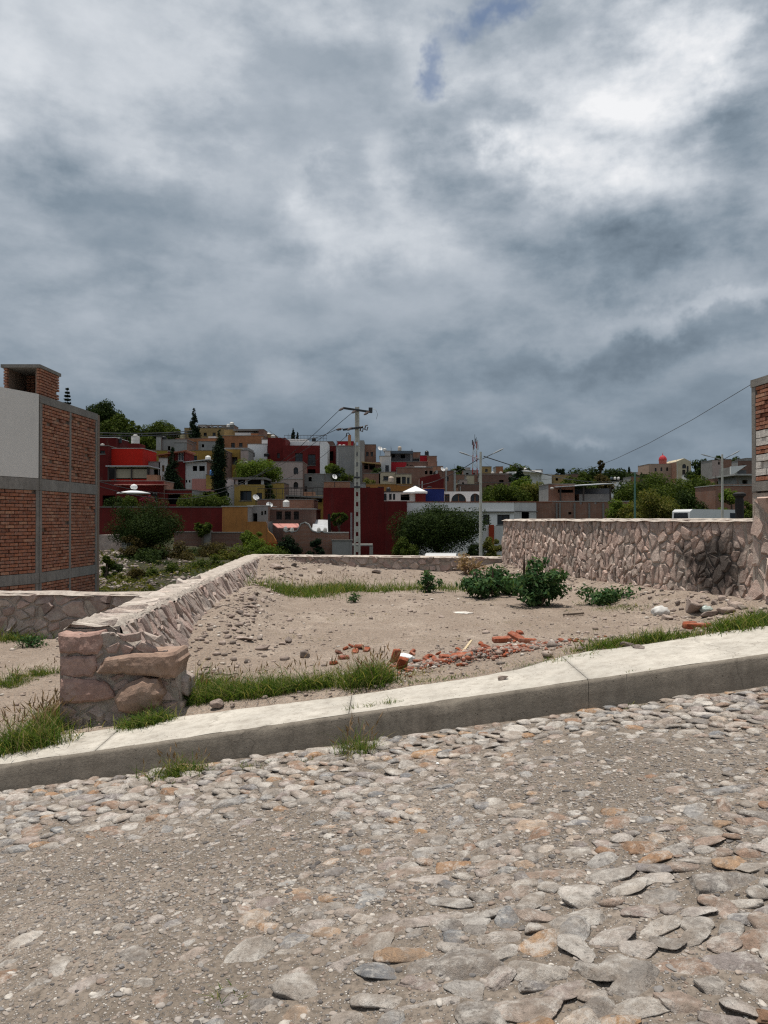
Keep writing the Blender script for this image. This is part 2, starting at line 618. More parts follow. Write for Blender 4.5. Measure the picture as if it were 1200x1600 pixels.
def m_dirt(name, cols, pebble=True):
    b = NB(name)
    pos = b.geo.outputs['Position']
    big = b.noise(.55, 6, .62, pos)
    mid = b.noise(3.2, 7, .7, pos)
    fine = b.noise(34, 6, .75, pos)
    c = b.ramp(big, [(.28, cols[0]), (.5, cols[1]), (.7, cols[2])])
    c = b.mix(b.ramp(mid, [(.40, 0), (.62, .9)]), c, cols[3])
    c = b.mix(b.ramp(b.noise(1.3, 7, .72, b.map(pos, (1, .6, 1), (7, 3, 0))), [(.50, 0), (.68, .6)]), c, scl(cols[2], 1.12))
    c = b.mix(b.ramp(fine, [(.38, .65), (.56, 0)]), c, scl(cols[0], .45))
    v = b.n('ShaderNodeTexVoronoi')
    b.set(v.inputs['Vector'], pos)
    v.inputs['Scale'].default_value = 75
    vs = b.ramp(v.outputs['Distance'], [(.25, 1), (.42, 0)])
    sv = b.n('ShaderNodeSeparateColor')
    b.set(sv.inputs[0], v.outputs['Color'])
    keep = b.ramp(sv.outputs[0], [(.45, 0), (.5, 1)])
    c = b.mix(b.math('MULTIPLY', vs, keep), c, b.ramp(sv.outputs[1], [(0, (.13, .125, .12)), (.5, (.32, .28, .25)), (1, (.52, .49, .45))]))
    h = b.math('ADD', b.math('MULTIPLY', fine, .7), b.math('MULTIPLY', b.math('MULTIPLY', vs, keep), .8))
    h = b.math('ADD', h, b.math('MULTIPLY', b.noise(110, 3, .7, pos), .4))
    nb = b.bump(h, .9, .012)
    return b.done(c, .97, nb)


M_ROAD = m_dirt('road_dirt', [(.165, .135, .108), (.225, .185, .15), (.30, .252, .212), (.175, .145, .118)])
M_LOT = m_dirt('lot_dirt', [(.225, .172, .132), (.295, .235, .188), (.375, .308, .252), (.25, .192, .150)])


def m_concrete(name, col, dark):
    b = NB(name)
    pos = b.geo.outputs['Position']
    c = b.mix(b.ramp(b.noise(1.7, 7, .68, pos), [(.3, 0), (.68, 1)]), scl(col, .72), scl(col, 1.08))
    c = b.mix(b.math('MULTIPLY', b.ramp(b.noise(9, 6, .78, pos), [(.46, 0), (.72, 1)]), .6), c, dark)
    c = b.mix(b.math('MULTIPLY', b.ramp(b.noise(70, 4, .75, pos), [(.58, 0), (.7, 1)]), .5), c, scl(dark, .6))
    # pits
    v = b.voro(26, pos)
    keep = b.ramp(b.noise(6, 2, .5, pos), [(.5, 0), (.56, 1)])
    pit = b.math('MULTIPLY', b.ramp(v, [(.08, 1), (.16, 0)]), keep)
    c = b.mix(pit, c, scl(dark, .35))
    wv = b.n('ShaderNodeVectorMath', operation='ADD')
    nz = b.n('ShaderNodeTexNoise'); b.set(nz.inputs['Vector'], pos); nz.inputs['Scale'].default_value = 5; nz.inputs['Detail'].default_value = 5
    sc_ = b.n('ShaderNodeVectorMath', operation='SCALE'); b.set(sc_.inputs[0], nz.outputs['Color']); sc_.inputs['Scale'].default_value = .35
    b.set(wv.inputs[0], pos); b.set(wv.inputs[1], sc_.outputs[0])
    ck = b.math('MULTIPLY', b.ramp(b.voro(1.1, wv.outputs[0], 'DISTANCE_TO_EDGE'), [(.003, 1), (.012, 0)]), b.ramp(b.noise(.8, 2, .5, pos), [(.48, 0), (.55, 1)]))
    c = b.mix(b.math('MULTIPLY', ck, .4), c, scl(dark, .5))
    c = b.mix(b.math('MULTIPLY', b.ramp(b.noise(3.0, 5, .7, b.map(pos, (3, 3, .35))), [(.48, 0), (.7, 1)]), .45), c, scl(dark, .8))
    h = b.math('SUBTRACT', b.math('ADD', b.noise(45, 7, .75, pos), b.math('MULTIPLY', b.noise(6, 4, .6, pos), .8)), pit)
    nb = b.bump(h, .55, .012)
    return b.done(c, .93, nb)


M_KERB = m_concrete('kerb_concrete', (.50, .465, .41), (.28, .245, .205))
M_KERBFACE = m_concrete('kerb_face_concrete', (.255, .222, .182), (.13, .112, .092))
M_CONC = m_concrete('grey_concrete', (.25, .235, .215), (.13, .12, .108))
M_CONCL = m_concrete('pale_concrete', (.46, .45, .42), (.30, .285, .26))
M_BRICK = m_stone('red_brick', [(0, (.24, .095, .058)), (.4, (.37, .15, .085)), (.75, (.31, .135, .09)), (1, (.45, .235, .145))], False, (.40, .33, .28), .45, .5, 2)
M_BRICK_I = m_stone('red_brick_small', [(0, (.24, .095, .058)), (.4, (.37, .15, .085)), (.75, (.31, .135, .09)), (1, (.45, .235, .145))], True, (.38, .31, .26), .5, .5, 2)
M_BROKEN = m_stone('broken_brick', [(0, (.27, .065, .03)), (.5, (.36, .105, .05)), (1, (.24, .085, .06))], False, (.42, .33, .27), .6, .6, 3)
M_BROKEN_I = m_stone('broken_brick_small', [(0, (.25, .07, .04)), (.3, (.34, .12, .07)), (.45, (.40, .30, .25)), (.7, (.22, .19, .17)), (.85, (.48, .44, .40)), (1, (.30, .10, .06))], True, (.42, .33, .27), .4, .6, 3)
M_BLOCK = m_stone('pale_block', [(0, (.55, .53, .50)), (1, (.66, .64, .60))], False, (.42, .40, .37), .4, .5, 2)


def m_grass(name, stops, trans):
    m = m_leaf(name, (.1, .1, .1), (.1, .1, .1), (.1, .1, .1), trans)
    cr = [n for n in m.node_tree.nodes if n.type == 'VALTORGB'][0].color_ramp
    while len(cr.elements) < len(stops): cr.elements.new(.5)
    for e, (p, c) in zip(cr.elements, stops):
        e.position = p; e.color = (*c, 1)
    return m


M_GRASS = m_grass('grass_blade', [(0, (.03, .062, .012)), (.4, (.075, .13, .024)), (.68, (.13, .17, .038)), (.86, (.20, .19, .065)), (1, (.34, .28, .14))], .4)
M_GRASSDRY = m_leaf('dry_grass_blade', (.10, .11, .035), (.20, .18, .07), (.33, .27, .13), .4)
M_SEED = m_leaf('seed_head', (.20, .13, .08), (.30, .20, .12), (.36, .27, .18), .3)
M_WEED = m_leaf('weed_leaf', (.022, .055, .022), (.045, .095, .035), (.10, .15, .06), .25)
M_BARK = m_plain('bark', (.10, .075, .055), .95, 0, .4, 6, .6)

# ================================================================ ground shapes


def road_z(x, y):
    return .138 * x - .021 * y


def kerb_z(x):
    return road_z(x, 6.1) + .222 + .006 * np.asarray(x)


_BX = [-9, -6, -3.05, -2.98, -2.8, -2.2, -1.6, -.8, -.5, 0, .6, 1.2, 1.6, 1.9, 2.4, 3.6, 5, 9]
_BY = [6.5, 6.5, 6.56, 6.72, 6.98, 7.0, 6.97, 6.92, 6.86, 6.84, 6.86, 6.98, 7.22, 7.3, 7.26, 7.33, 7.4, 7.4]


def back_y(x):
    return np.interp(x, _BX, _BY)


def lot_z(x, y):
    x, y = np.asarray(x, float), np.asarray(y, float)
    zf = kerb_z(x) + .02
    back = .03 - .003 * (y - 10) + np.clip((x - 3.2) * .04, 0, .12)
    z = zf + (back - zf) * sstep(6.9, 10.5, y)
    # earth banked against the walls
    wl = wall_left_x(y) + .95
    z = z + .22 * (1 - sstep(0, .9, x - wl + .1)) * sstep(8.2, 11, y)
    wr = wall_right_x(y)
    z = z + .24 * (1 - sstep(0.0, 1.3, wr - x)) * sstep(9, 12, y)
    z = z + .28 * (1 - sstep(0.2, 2.2, np.hypot((x + 2.2) / 1.6, (y - 20.6) / 1.2)))
    z = z + .16 * (1 - sstep(0, 1.6, 21.7 - y))
    left = -.47 + .03 * fbm(x * 1.3, y * 1.3, 3) + .02 * (x + 6)
    left = left + (zf - .03 - left) * (1 - sstep(6.5, 7.6, y))
    k = sstep(-3.25, -2.75, x + (y - 7) * .063)
    z = left * (1 - k) + z * k
    return z + .06 * fbm(x * 1.1, y * 1.1, 4) * sstep(7.1, 8.5, y) + .035 * fbm(x * 3.1 + 4, y * 1.4, 4) * sstep(7.0, 8.0, y) + .014 * fbm(x * 7, y * 7, 3)


def wall_left_x(y):   # outer top edge
    return -2.975 - (np.asarray(y) - 7.1) * .0629


def wall_right_x(y):
    y = np.asarray(y, float)
    return np.interp(y, [11.4, 12.2, 14.6, 21.8], [5.98, 5.84, 4.93, 3.40])


def ground_z(x, y):
    if y < 6.1: return float(road_z(x, y))
    if y < back_y(x): return float(kerb_z(x) + .02)
    return float(lot_z(x, y))


def G(u, v):
    """where the line of sight meets the near ground"""
    d = ray(u, v)
    o = Vector((0, 0, 1.6))
    t, dt = 1.5, .02
    while t < 40:
        p = o + d * t
        if p.z <= ground_z(p.x, p.y): return p
        t += dt
    return o + d * t


def terrain_z(x, y):
    x, y = np.asarray(x, float), np.asarray(y, float)
    u = 600 + 1200 * x / np.maximum(y, 6)
    LL = np.interp(y, [22, 30, 40, 48, 55, 75, 90, 110, 140, 170, 220, 400, 900], [-2.8, -2.7, -2.1, -1.7, -1.4, .6, 3, 6.5, 12, 19, 22, 14, 10])
    LM = np.interp(y, [22, 45, 60, 70, 80, 95, 115, 140, 170, 220, 400, 900], [-3.4, -4.2, -3.8, -1, 1.2, 3.6, 6.2, 8.5, 9, 9, 8, 8])
    RR = np.interp(y, [22, 45, 60, 75, 110, 160, 230, 320, 420, 900], [-3.4, -3.4, -2.8, -2, 2, 6, 11, 17.5, 21, 16])
    k1 = sstep(380, 470, u)
    k2 = sstep(640, 840, u)
    z = LL * (1 - k1) + (LM * (1 - k2) + RR * k2) * k1
    z = z + .5 * fbm(x * .13, y * .13, 4) * sstep(26, 60, y) + 1.6
    near = np.minimum(road_z(x, y) - .5, -1.0)
    near = np.clip(near, -6, 1)
    return near + (z - near) * sstep(7, 22, y)

# ================================================================ terrain, road, lots
def graded(a, b, seg):
    out = [a]
    for end, step in seg:
        while out[-1] < end - 1e-6:
            out.append(min(end, out[-1] + step))
    return np.array(out)


tx = graded(-700, 700, [(-200, 25), (-70, 6), (70, 2.0), (200, 6), (700, 25)])
ty = graded(-90, 1000, [(-10, 10), (6, 2), (110, 1.6), (300, 5), (1000, 25)])
M_HILL = None


def m_hill():
    b = NB('hillside')
    pos = b.geo.outputs['Position']
    c = b.ramp(b.noise(.35, 7, .68, pos), [(.3, (.03, .042, .014)), (.45, (.06, .066, .024)), (.56, (.10, .085, .05)), (.7, (.14, .115, .085))])
    c = b.mix(b.ramp(b.noise(3.5, 6, .75, pos), [(.38, .7), (.6, 0)]), c, (.03, .035, .015))
    c = b.mix(b.ramp(b.noise(9, 4, .75, pos), [(.66, 0), (.76, .6)]), c, (.22, .195, .17))
    return b.done(c, .97, b.bump(b.noise(4, 8, .75, pos), 1, .25))


M_HILL = m_hill()
o = link_mesh('hillside', grid_mesh('hillside', tx, ty, terrain_z, M_HILL))
tag(o, kind='structure')

rx = graded(-40, 40, [(-6, 1), (6, .035), (40, 1)])
ry = graded(-14, 6.16, [(1.8, .4), (6.16, .032)])
road = link_mesh('cobbled_road', grid_mesh('cobbled_road', rx, ry,
                 lambda x, y: road_z(x, y) + .022 * fbm(x * .9, y * .9, 4) + .010 * fbm(x * 5, y * 5, 3) - .004, M_ROAD))
tag(road, 'sloping street of worn cobbles half buried in dirt and gravel', kind='structure')

lx = graded(-16, 11, [(-6, .4), (6.5, .075), (11, .3)])
ly = graded(6.3, 22.1, [(12, .07), (22.1, .12)])
lot = link_mesh('dirt_lot', grid_mesh('dirt_lot', lx, ly, lambda x, y: lot_z(x, y) - .03 * (y < back_y(x) + .05), M_LOT))
tag(lot, 'bare dirt of the empty walled lot behind the pavement', kind='structure')

# ---------------------------------------------------------------- pavement with kerb, cast in slabs
walk = thing('pavement', 'pale concrete pavement with high kerb', None, (0, 6.4, 0), kind='structure')


def slab(xa0, xa1, lift, out, name='concrete_slab', skew=.0):
    """xa0..xa1 at the kerb; joints run back at a slight skew"""
    n = max(6, int((xa1 - xa0) / .05))
    top_v, top_f, face_v, face_f = [], [], [], []
    k = 0
    ts = [0, .012, .03, .08, .2, .4, .6, .8, 1.0]
    for i in range(n + 1):
        a = xa0 + (xa1 - xa0) * i / n
        zr = float(road_z(a, 6.1))
        zk = float(kerb_z(a)) + lift
        j = .006 * float(fbm(a * 3, 1.3, 3))
        chip = max(0, float(fbm(a * 4.2, 9.1, 4)) - .30) * .09 + .004 * abs(float(fbm(a * 22, 3.1, 2)))
        y0 = 6.1 - out + j
        fa = a + (-.004 if i == 0 else .004 if i == n else 0) * (0 if abs(a - 1.62) < .01 else 1)
        face_v += [(fa, y0 - .012, zr - .08), (fa, y0 - .006, zr + .05), (fa, y0 + .003, zr + .5 * (zk - zr)), (fa, y0 + .005, zk - .03 - chip), (fa, y0 + .012 + chip, zk - .012 - chip), (fa, y0 + .028 + chip, zk - .002)]
        for t in ts:
            xx = a
            yb = float(back_y(xx)) + .05 * float(fbm(xx * 2.1, 4.4, 4)) - .1 * max(0, float(fbm(xx * 1.2, 7.7, 3)))
            y = y0 + .028 + chip + (yb - y0 - .028) * t
            xo = xx - skew * (y - y0) * (1 if abs(skew) > 0 else 0) * (1 if 0 < i < n else 1)
            z = zk + .03 * (y - y0) * .8 - (.002 if t == 0 else 0) + .006 * float(fbm(xo * 3, y * 3, 3)) - (.09 if t == 1 else 0)
            if t == 1: y += .02
            top_v.append((xo, y, z))
    m = 6
    for i in range(n):
        for q in range(m - 1):
            face_f.append((i * m + q, (i + 1) * m + q, (i + 1) * m + q + 1, i * m + q + 1))
    m = len(ts)
    for i in range(n):
        for q in range(m - 1):
            top_f.append((i * m + q, (i + 1) * m + q, (i + 1) * m + q + 1, i * m + q + 1))
    for e in (0, n):
        r = [e * m + q for q in range(m)]
        low = [(x_, y_, z_ - .16) for x_, y_, z_ in [top_v[q] for q in r]]
        kk = len(top_v)
        top_v += low
        for q in range(m - 1):
            top_f.append((r[q], r[q + 1], kk + q + 1, kk + q) if e else (r[q + 1], r[q], kk + q, kk + q + 1))
    a = MB(); a.add(top_v, top_f)
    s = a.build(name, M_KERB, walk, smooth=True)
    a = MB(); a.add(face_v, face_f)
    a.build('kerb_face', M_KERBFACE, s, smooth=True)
    return s


slab(-9.5, -5.003, 0, 0)
slab(-4.997, -2.303, 0, 0)
slab(-2.297, -.283, .001, .0)
slab(-.278, 1.62, .002, .001)
slab(1.622, 4.6, .004, .005)
slab(4.604, 9.5, .004, .005)
mb = MB()
vs = []
for x_ in np.linspace(-9.5, 9.5, 60):
    z_ = float(kerb_z(x_)) - .03
    vs += [(x_, 6.16, z_), (x_ - .2, float(back_y(x_)) - .15, z_)]
mb.add(vs, [(2 * i, 2 * i + 2, 2 * i + 3, 2 * i + 1) for i in range(59)])
mb.build('sub_base', M_ROAD, walk)


# ================================================================ stones
def ico(sub):
    t = (1 + 5 ** .5) / 2
    v = [(-1, t, 0), (1, t, 0), (-1, -t, 0), (1, -t, 0), (0, -1, t), (0, 1, t), (0, -1, -t), (0, 1, -t), (t, 0, -1), (t, 0, 1), (-t, 0, -1), (-t, 0, 1)]
    f = [(0, 11, 5), (0, 5, 1), (0, 1, 7), (0, 7, 10), (0, 10, 11), (1, 5, 9), (5, 11, 4), (11, 10, 2), (10, 7, 6), (7, 1, 8), (3, 9, 4), (3, 4, 2), (3, 2, 6), (3, 6, 8), (3, 8, 9), (4, 9, 5), (2, 4, 11), (6, 2, 10), (8, 6, 7), (9, 8, 1)]
    v = [Vector(p).normalized() for p in v]
    for _ in range(sub):
        cache, nf = {}, []
        def mid(a, b):
            k = (min(a, b), max(a, b))
            if k not in cache:
                v.append(((v[a] + v[b]) / 2).normalized())
                cache[k] = len(v) - 1
            return cache[k]
        for a, b, c in f:
            x, y, z = mid(a, b), mid(b, c), mid(c, a)
            nf += [(a, x, z), (b, y, x), (c, z, y), (x, y, z)]
        f = nf
    return np.array([tuple(p) for p in v]), np.array(f)


def rock_shape(sub, cuts, rough, rs, angular=True):
    V, F = ico(sub)
    V = V * (1 + rough * (rs.rand(len(V), 1) - .5))
    for _ in range(cuts):
        n = rs.randn(3); n /= np.linalg.norm(n)
        d = rs.uniform(.42, .85)
        h = V @ n
        over = np.maximum(h - d, 0)
        V = V - over[:, None] * n * (.97 if angular else .8)
    return V, F




def noisy_rock(sub, cuts, seed, amp):
    from mathutils import noise as mn
    V, F = rock_shape(sub, cuts, .0, np.random.RandomState(seed))
    o_ = Vector((seed * 3.7, seed * 1.3, 0))
    k = np.array([1 + amp * (mn.fractal(Vector(v) * 1.6 + o_, .7, 2.1, 5)) for v in V])
    return V * k[:, None], F


COB_HI = [noisy_rock(3, 9, 100 + i, .13) for i in range(16)]
COB_SH = [noisy_rock(2, 9, 140 + i, .12) for i in range(14)]
ROCK_SH = [rock_shape(2, 13, .03, np.random.RandomState(200 + i)) for i in range(10)]
PEB_SH = [rock_shape(0, 0, .5, np.random.RandomState(300 + i)) for i in range(10)]
PEB1_SH = [rock_shape(1, 10, .06, np.random.RandomState(340 + i)) for i in range(8)]


def scatter_mesh(name, shapes, pos, scale, rot, mat, smooth=False):
    """pos (n,3), scale (n,3), rot (n,) about z plus random tilt -> one joined mesh"""
    n = len(pos)
    Vs, Fs, k = [], [], 0
    pick = RS.randint(0, len(shapes), n)
    for s, (V, F) in enumerate(shapes):
        idx = np.where(pick == s)[0]
        if not len(idx): continue
        A = V[None] * scale[idx][:, None, :]
        c, sn = np.cos(rot[idx])[:, None], np.sin(rot[idx])[:, None]
        X = A[..., 0] * c - A[..., 1] * sn
        Y = A[..., 0] * sn + A[..., 1] * c
        A = np.stack([X, Y, A[..., 2]], -1) + pos[idx][:, None, :]
        m = len(V)
        Vs.append(A.reshape(-1, 3))
        Fs.append((F[None] + (np.arange(len(idx)) * m)[:, None, None] + k).reshape(-1, 3))
        k += len(idx) * m
    return np_mesh(name, np.concatenate(Vs), np.concatenate(Fs), mat, smooth)


# ---- cobbles: dart throwing, sizes by area
def cover(x, y):
    """how deep the dirt lies over the stones (m)"""
    c = -.009 + .032 * fbm(x * .55 + 3.1, y * .8 + 1.7, 4)
    c = c + .024 * np.exp(-((y - 4.2 - .1 * x) / .8) ** 2) + .010 * np.exp(-(((x + 1.2) / 1.2) ** 2 + ((y - 3.1) / .6) ** 2))
    c = c - .018 * np.exp(-(((x - 1.1) / .9) ** 2 + ((y - 2.9) / .65) ** 2)) - .014 * sstep(5.0, 5.6, y)
    return c


cell = .08
gridd = {}
cobs = []
tries = 0
while tries < 90000:
    tries += 1
    y = RS.uniform(1.7, 6.04)
    half = y * .52 + 1.2
    x = RS.uniform(-half, half)
    r = RS.choice([.045, .06, .075, .095, .12], p=[.30, .28, .22, .14, .06])
    if y < 3.5 and RS.rand() < .55: r *= 1.3
    gx, gy = int(math.floor(x / cell)), int(math.floor(y / cell))
    ok = True
    for i in range(gx - 4, gx + 5):
        for j in range(gy - 4, gy + 5):
            for (a, b_, q) in gridd.get((i, j), ()):
                if ((a - x) * .85) ** 2 + (b_ - y) ** 2 * 1.3 < ((q + r) * .82) ** 2:
                    ok = False
                    break
            if not ok: break
        if not ok: break
    if ok:
        gridd.setdefault((gx, gy), []).append((x, y, r))
        cobs.append((x, y, r))
cobs = np.array(cobs)
cv_ = cover(cobs[:, 0], cobs[:, 1])
vis = cobs[:, 2] * .22 - cv_ + .004
keep = vis > -.004
cobs, cv_ = cobs[keep], cv_[keep]
rank = np.argsort(-(cobs[:, 2] ** 2 / cobs[:, 1] ** 3) * (np.abs(cobs[:, 0]) < cobs[:, 1] * .52))
cob_me = []
for i, (V, F) in enumerate(COB_HI):
    cob_me.append(np_mesh('cobblestone', V, F, M_COBBLE, i % 3 > 0))
zc = road_z(cobs[:, 0], cobs[:, 1]) + .022 * fbm(cobs[:, 0] * .9, cobs[:, 1] * .9, 4)
sx = cobs[:, 2] * RS.uniform(1.25, 1.85, len(cobs))
sy = cobs[:, 2] * RS.uniform(.95, 1.3, len(cobs))
sz = cobs[:, 2] * RS.uniform(.38, .55, len(cobs))
rz = RS.normal(.05, .5, len(cobs))
pz = zc - sz * .77 - np.clip(cv_, -.012, .05) + .004
for q in rank[:300]:
    link_mesh('cobblestone', cob_me[q % len(cob_me)], road, (cobs[q, 0], cobs[q, 1], pz[q]),
              (RS.normal(0, .10), RS.normal(0, .10) - .12, rz[q]), (sx[q], sy[q], sz[q]))
rest = rank[300:]
COB_LO = [noisy_rock(1, 8, 180 + i, .12) for i in range(14)]
small = cobs[rest, 2] < .062
for sel, shp in ((rest[~small], COB_SH), (rest[small], COB_LO)):
    o = link_mesh('cobblestone', scatter_mesh('small_cobbles', shp, np.stack([cobs[sel, 0], cobs[sel, 1], pz[sel]], -1),
                  np.stack([sx, sy, sz], -1)[sel], rz[sel], M_COBBLE_I, True), road)
    o['kind'] = 'stuff'

# ---- loose gravel on the road
N = 76000
gy_ = 1.8 + 4.25 * RS.rand(N) ** 1.15
gx_ = (RS.rand(N) * 2 - 1) * (gy_ * .52 + .7)
dens = .28 + .55 * sstep(-.2, .5, fbm(gx_ * .8 + 7, gy_ * 1.1 + 3, 4)) + .8 * np.exp(-((gy_ - 4.3 - .12 * gx_) / .75) ** 2)
k_ = RS.rand(N) < dens
gx_, gy_ = gx_[k_], gy_[k_]
n_ = len(gx_)
s_ = np.clip(RS.lognormal(math.log(.0052), .6, n_), .0024, .022)
gz_ = road_z(gx_, gy_) + .022 * fbm(gx_ * .9, gy_ * .9, 4) + .010 * fbm(gx_ * 5, gy_ * 5, 3) - .004 + s_ * .06
S3 = np.stack([s_ * RS.uniform(.8, 1.5, n_), s_ * RS.uniform(.7, 1.1, n_), s_ * RS.uniform(.28, .55, n_)], -1)
big = s_ > .0125
o = link_mesh('gravel', scatter_mesh('gravel', PEB_SH, np.stack([gx_, gy_, gz_], -1)[~big], S3[~big], RS.rand((~big).sum()) * 6.28, M_GRAVEL))
tag(o, 'grey gravel strewn over the cobbled road', 'gravel', kind='stuff')
o2 = link_mesh('gravel_chips', scatter_mesh('gravel_chips', PEB1_SH, np.stack([gx_, gy_, gz_], -1)[big], S3[big], RS.rand(big.sum()) * 6.28, M_GRAVEL))
tag(o2, 'larger grey and white stone chips among the road gravel', 'gravel', kind='stuff')

# ---- pebbles and clods on the lot
N = 36000
py_ = 6.7 + 15 * RS.rand(N) ** 1.3
px_ = (RS.rand(N) * 2 - 1) * np.minimum(py_ * .52 + .6, 8)
wl_ = wall_left_x(py_) + .45
wr_ = wall_right_x(py_)
nearw = np.exp(-((px_ - wl_ - .6) / .5) ** 2) * (py_ > 8) + np.exp(-((wr_ - px_ - .5) / .6) ** 2) + .8 * np.exp(-((py_ - 21.2) / .5) ** 2)
heap = np.exp(-(((px_ - .75) / .95) ** 2 + ((py_ - 7.75 - .25 * (px_ - .7)) / .42) ** 2))
dens = .16 + .5 * sstep(0, .5, fbm(px_ * .9, py_ * .9, 4)) + .30 * nearw + 1.0 * heap
k_ = (RS.rand(N) < dens) & (px_ > -7) & (px_ < wr_ + .1) & (py_ > back_y(px_) - .03)
k_ &= ~((px_ > wall_left_x(py_) - .05) & (px_ < wl_ + .12)) | (py_ < 7)
px_, py_, nearw, heap = px_[k_], py_[k_], nearw[k_], heap[k_]
n_ = len(px_)
s_ = np.clip(RS.lognormal(math.log(.0085), .65, n_) * (1 + 1.1 * np.clip(nearw, 0, 1)), .004, .05)
pz_ = lot_z(px_, py_) + s_ * .2
S3 = np.stack([s_ * RS.uniform(.8, 1.5, n_), s_ * RS.uniform(.7, 1.1, n_), s_ * RS.uniform(.45, .8, n_)], -1)
o = link_mesh('lot_pebbles', scatter_mesh('lot_pebbles', PEB_SH, np.stack([px_, py_, pz_], -1), S3, RS.rand(n_) * 6.28, M_LOTGRAVEL))
tag(o, 'pale pebbles and stone chips strewn over the bare dirt lot', 'pebbles', kind='stuff')
N = 2200
hx = RS.normal(.85, .5, N); hy = 7.70 + .22 * (hx - .7) + RS.normal(0, .15, N)
k_ = hy > back_y(hx) + .06
hx, hy = hx[k_], hy[k_]
n_ = len(hx)
s_ = np.clip(RS.lognormal(math.log(.011), .55, n_), .005, .04)
S3 = np.stack([s_ * RS.uniform(.8, 1.6, n_), s_ * RS.uniform(.7, 1.1, n_), s_ * RS.uniform(.5, .9, n_)], -1)
o = link_mesh('brick_chips', scatter_mesh('brick_chips', PEB_SH, np.stack([hx, hy, lot_z(hx, hy) + s_ * .25 + .05 * RS.rand(n_) * np.exp(-((hx - .9) / .5) ** 2)], -1), S3, RS.rand(n_) * 6.28, M_BROKEN_I))
tag(o, 'small chips of crushed red brick around the broken bricks', 'brick rubble', kind='stuff')


# ================================================================ stone walls (Voronoi masonry)
def clip_half(poly, nx, ny, d):
    out = []
    n = len(poly)
    for i in range(n):
        a, b = poly[i], poly[(i + 1) % n]
        da, db = a[0] * nx + a[1] * ny - d, b[0] * nx + b[1] * ny - d
        if da <= 0: out.append(a)
        if da * db < 0:
            t = da / (da - db)
            out.append((a[0] + (b[0] - a[0]) * t, a[1] + (b[1] - a[1]) * t))
    return out


def voronoi(W, H, pts):
    P_ = np.array(pts)
    cells = []
    for i in range(len(P_)):
        d = ((P_ - P_[i]) ** 2).sum(1)
        near = np.argsort(d)[1:22]
        poly = [(0, 0), (W, 0), (W, H), (0, H)]
        for j in near:
            nx, ny = P_[j] - P_[i]
            mx, my = (P_[j] + P_[i]) / 2
            poly = clip_half(poly, nx, ny, nx * mx + ny * my)
            if len(poly) < 3: break
        cells.append(poly)
    return cells


def masonry(root, W, H, n, asp, fmap, mat, mat_i, gap=.014, depth=.05, seed=1, shear=0.0, name='stone', limit=300, jag=.22, cut=(.06, .2), inset=(.72, .9), tilt=.22):
    """n stones on a face W x H; asp > 1: taller than wide; fmap(s, t, d) -> world point"""
    rs = np.random.RandomState(seed)
    Hs = H / asp
    pts = []
    for i in range(n):
        best, bd = None, -1
        for _ in range(1 if i > n * .5 else 6):
            c = (rs.rand() * W, rs.rand() * Hs)
            dd = min([(c[0] - q[0]) ** 2 + (c[1] - q[1]) ** 2 for q in pts], default=9)
            if dd > bd: best, bd = c, dd
        pts.append(best)
    pieces = []
    for poly in voronoi(W, Hs, pts):
        if len(poly) < 3: continue
        p = np.array(poly)
        p[:, 1] *= asp
        c = p.mean(0)
        area = .5 * abs(np.dot(p[:, 0], np.roll(p[:, 1], 1)) - np.dot(p[:, 1], np.roll(p[:, 0], 1)))
        if area < .0012: continue
        q = []
        for i in range(len(p)):
            a, b = p[i], p[(i + 1) % len(p)]
            L = np.linalg.norm(b - a)
            if L < .02: continue
            f = rs.uniform(*cut)
            q.append(a + (b - a) * f + rs.randn(2) * L * jag * .25)
            q.append(a + (b - a) * (1 - rs.uniform(*cut)) + rs.randn(2) * L * jag * .25)
        if len(q) < 4: continue
        q = np.array(q)
        dc = np.linalg.norm(q - c, axis=1, keepdims=True)
        q = q + (c - q) * np.minimum(.35, gap / np.maximum(dc, .02)) * rs.uniform(.5, 1.7)
        m = len(q)
        tx_, ty_ = rs.randn(2) * tilt
        dep = depth * rs.uniform(.35, 1.25)
        inn = c + (q - c) * rs.uniform(*inset)
        vs, fs = [], []
        for s, t in q: vs.append((s, t, -.02))
        for s, t in q: vs.append((s, t, dep * rs.uniform(.25, .6)))
        for s, t in inn: vs.append((s, t, dep * rs.uniform(.8, 1.1) + (s - c[0]) * tx_ + (t - c[1]) * ty_))
        vs.append((c[0], c[1], dep * rs.uniform(.9, 1.15)))
        for i in range(m):
            j = (i + 1) % m
            fs += [(i, j, m + j, m + i), (m + i, m + j, 2 * m + j, 2 * m + i), (2 * m + i, 2 * m + j, 3 * m)]
        out = []
        for s, t, d in vs:
            s2 = min(max(s + shear * (t - H / 2), 0.0), W)
            out.append(fmap(s2, min(max(t, 0), H), d))
        cw = fmap(c[0], c[1], 0)
        pieces.append((area / (cw[1] ** 2 + cw[0] ** 2), out, fs))
    pieces.sort(key=lambda a: -a[0])
    for w, vs, fs in pieces[:limit]:
        a = MB(); a.add(vs, fs)
        a.build(name, mat, root)
    if pieces[limit:]:
        a = MB()
        for w, vs, fs in pieces[limit:]: a.add(vs, fs)
        o = a.build(name, mat_i, root)
        o['kind'] = 'stuff'


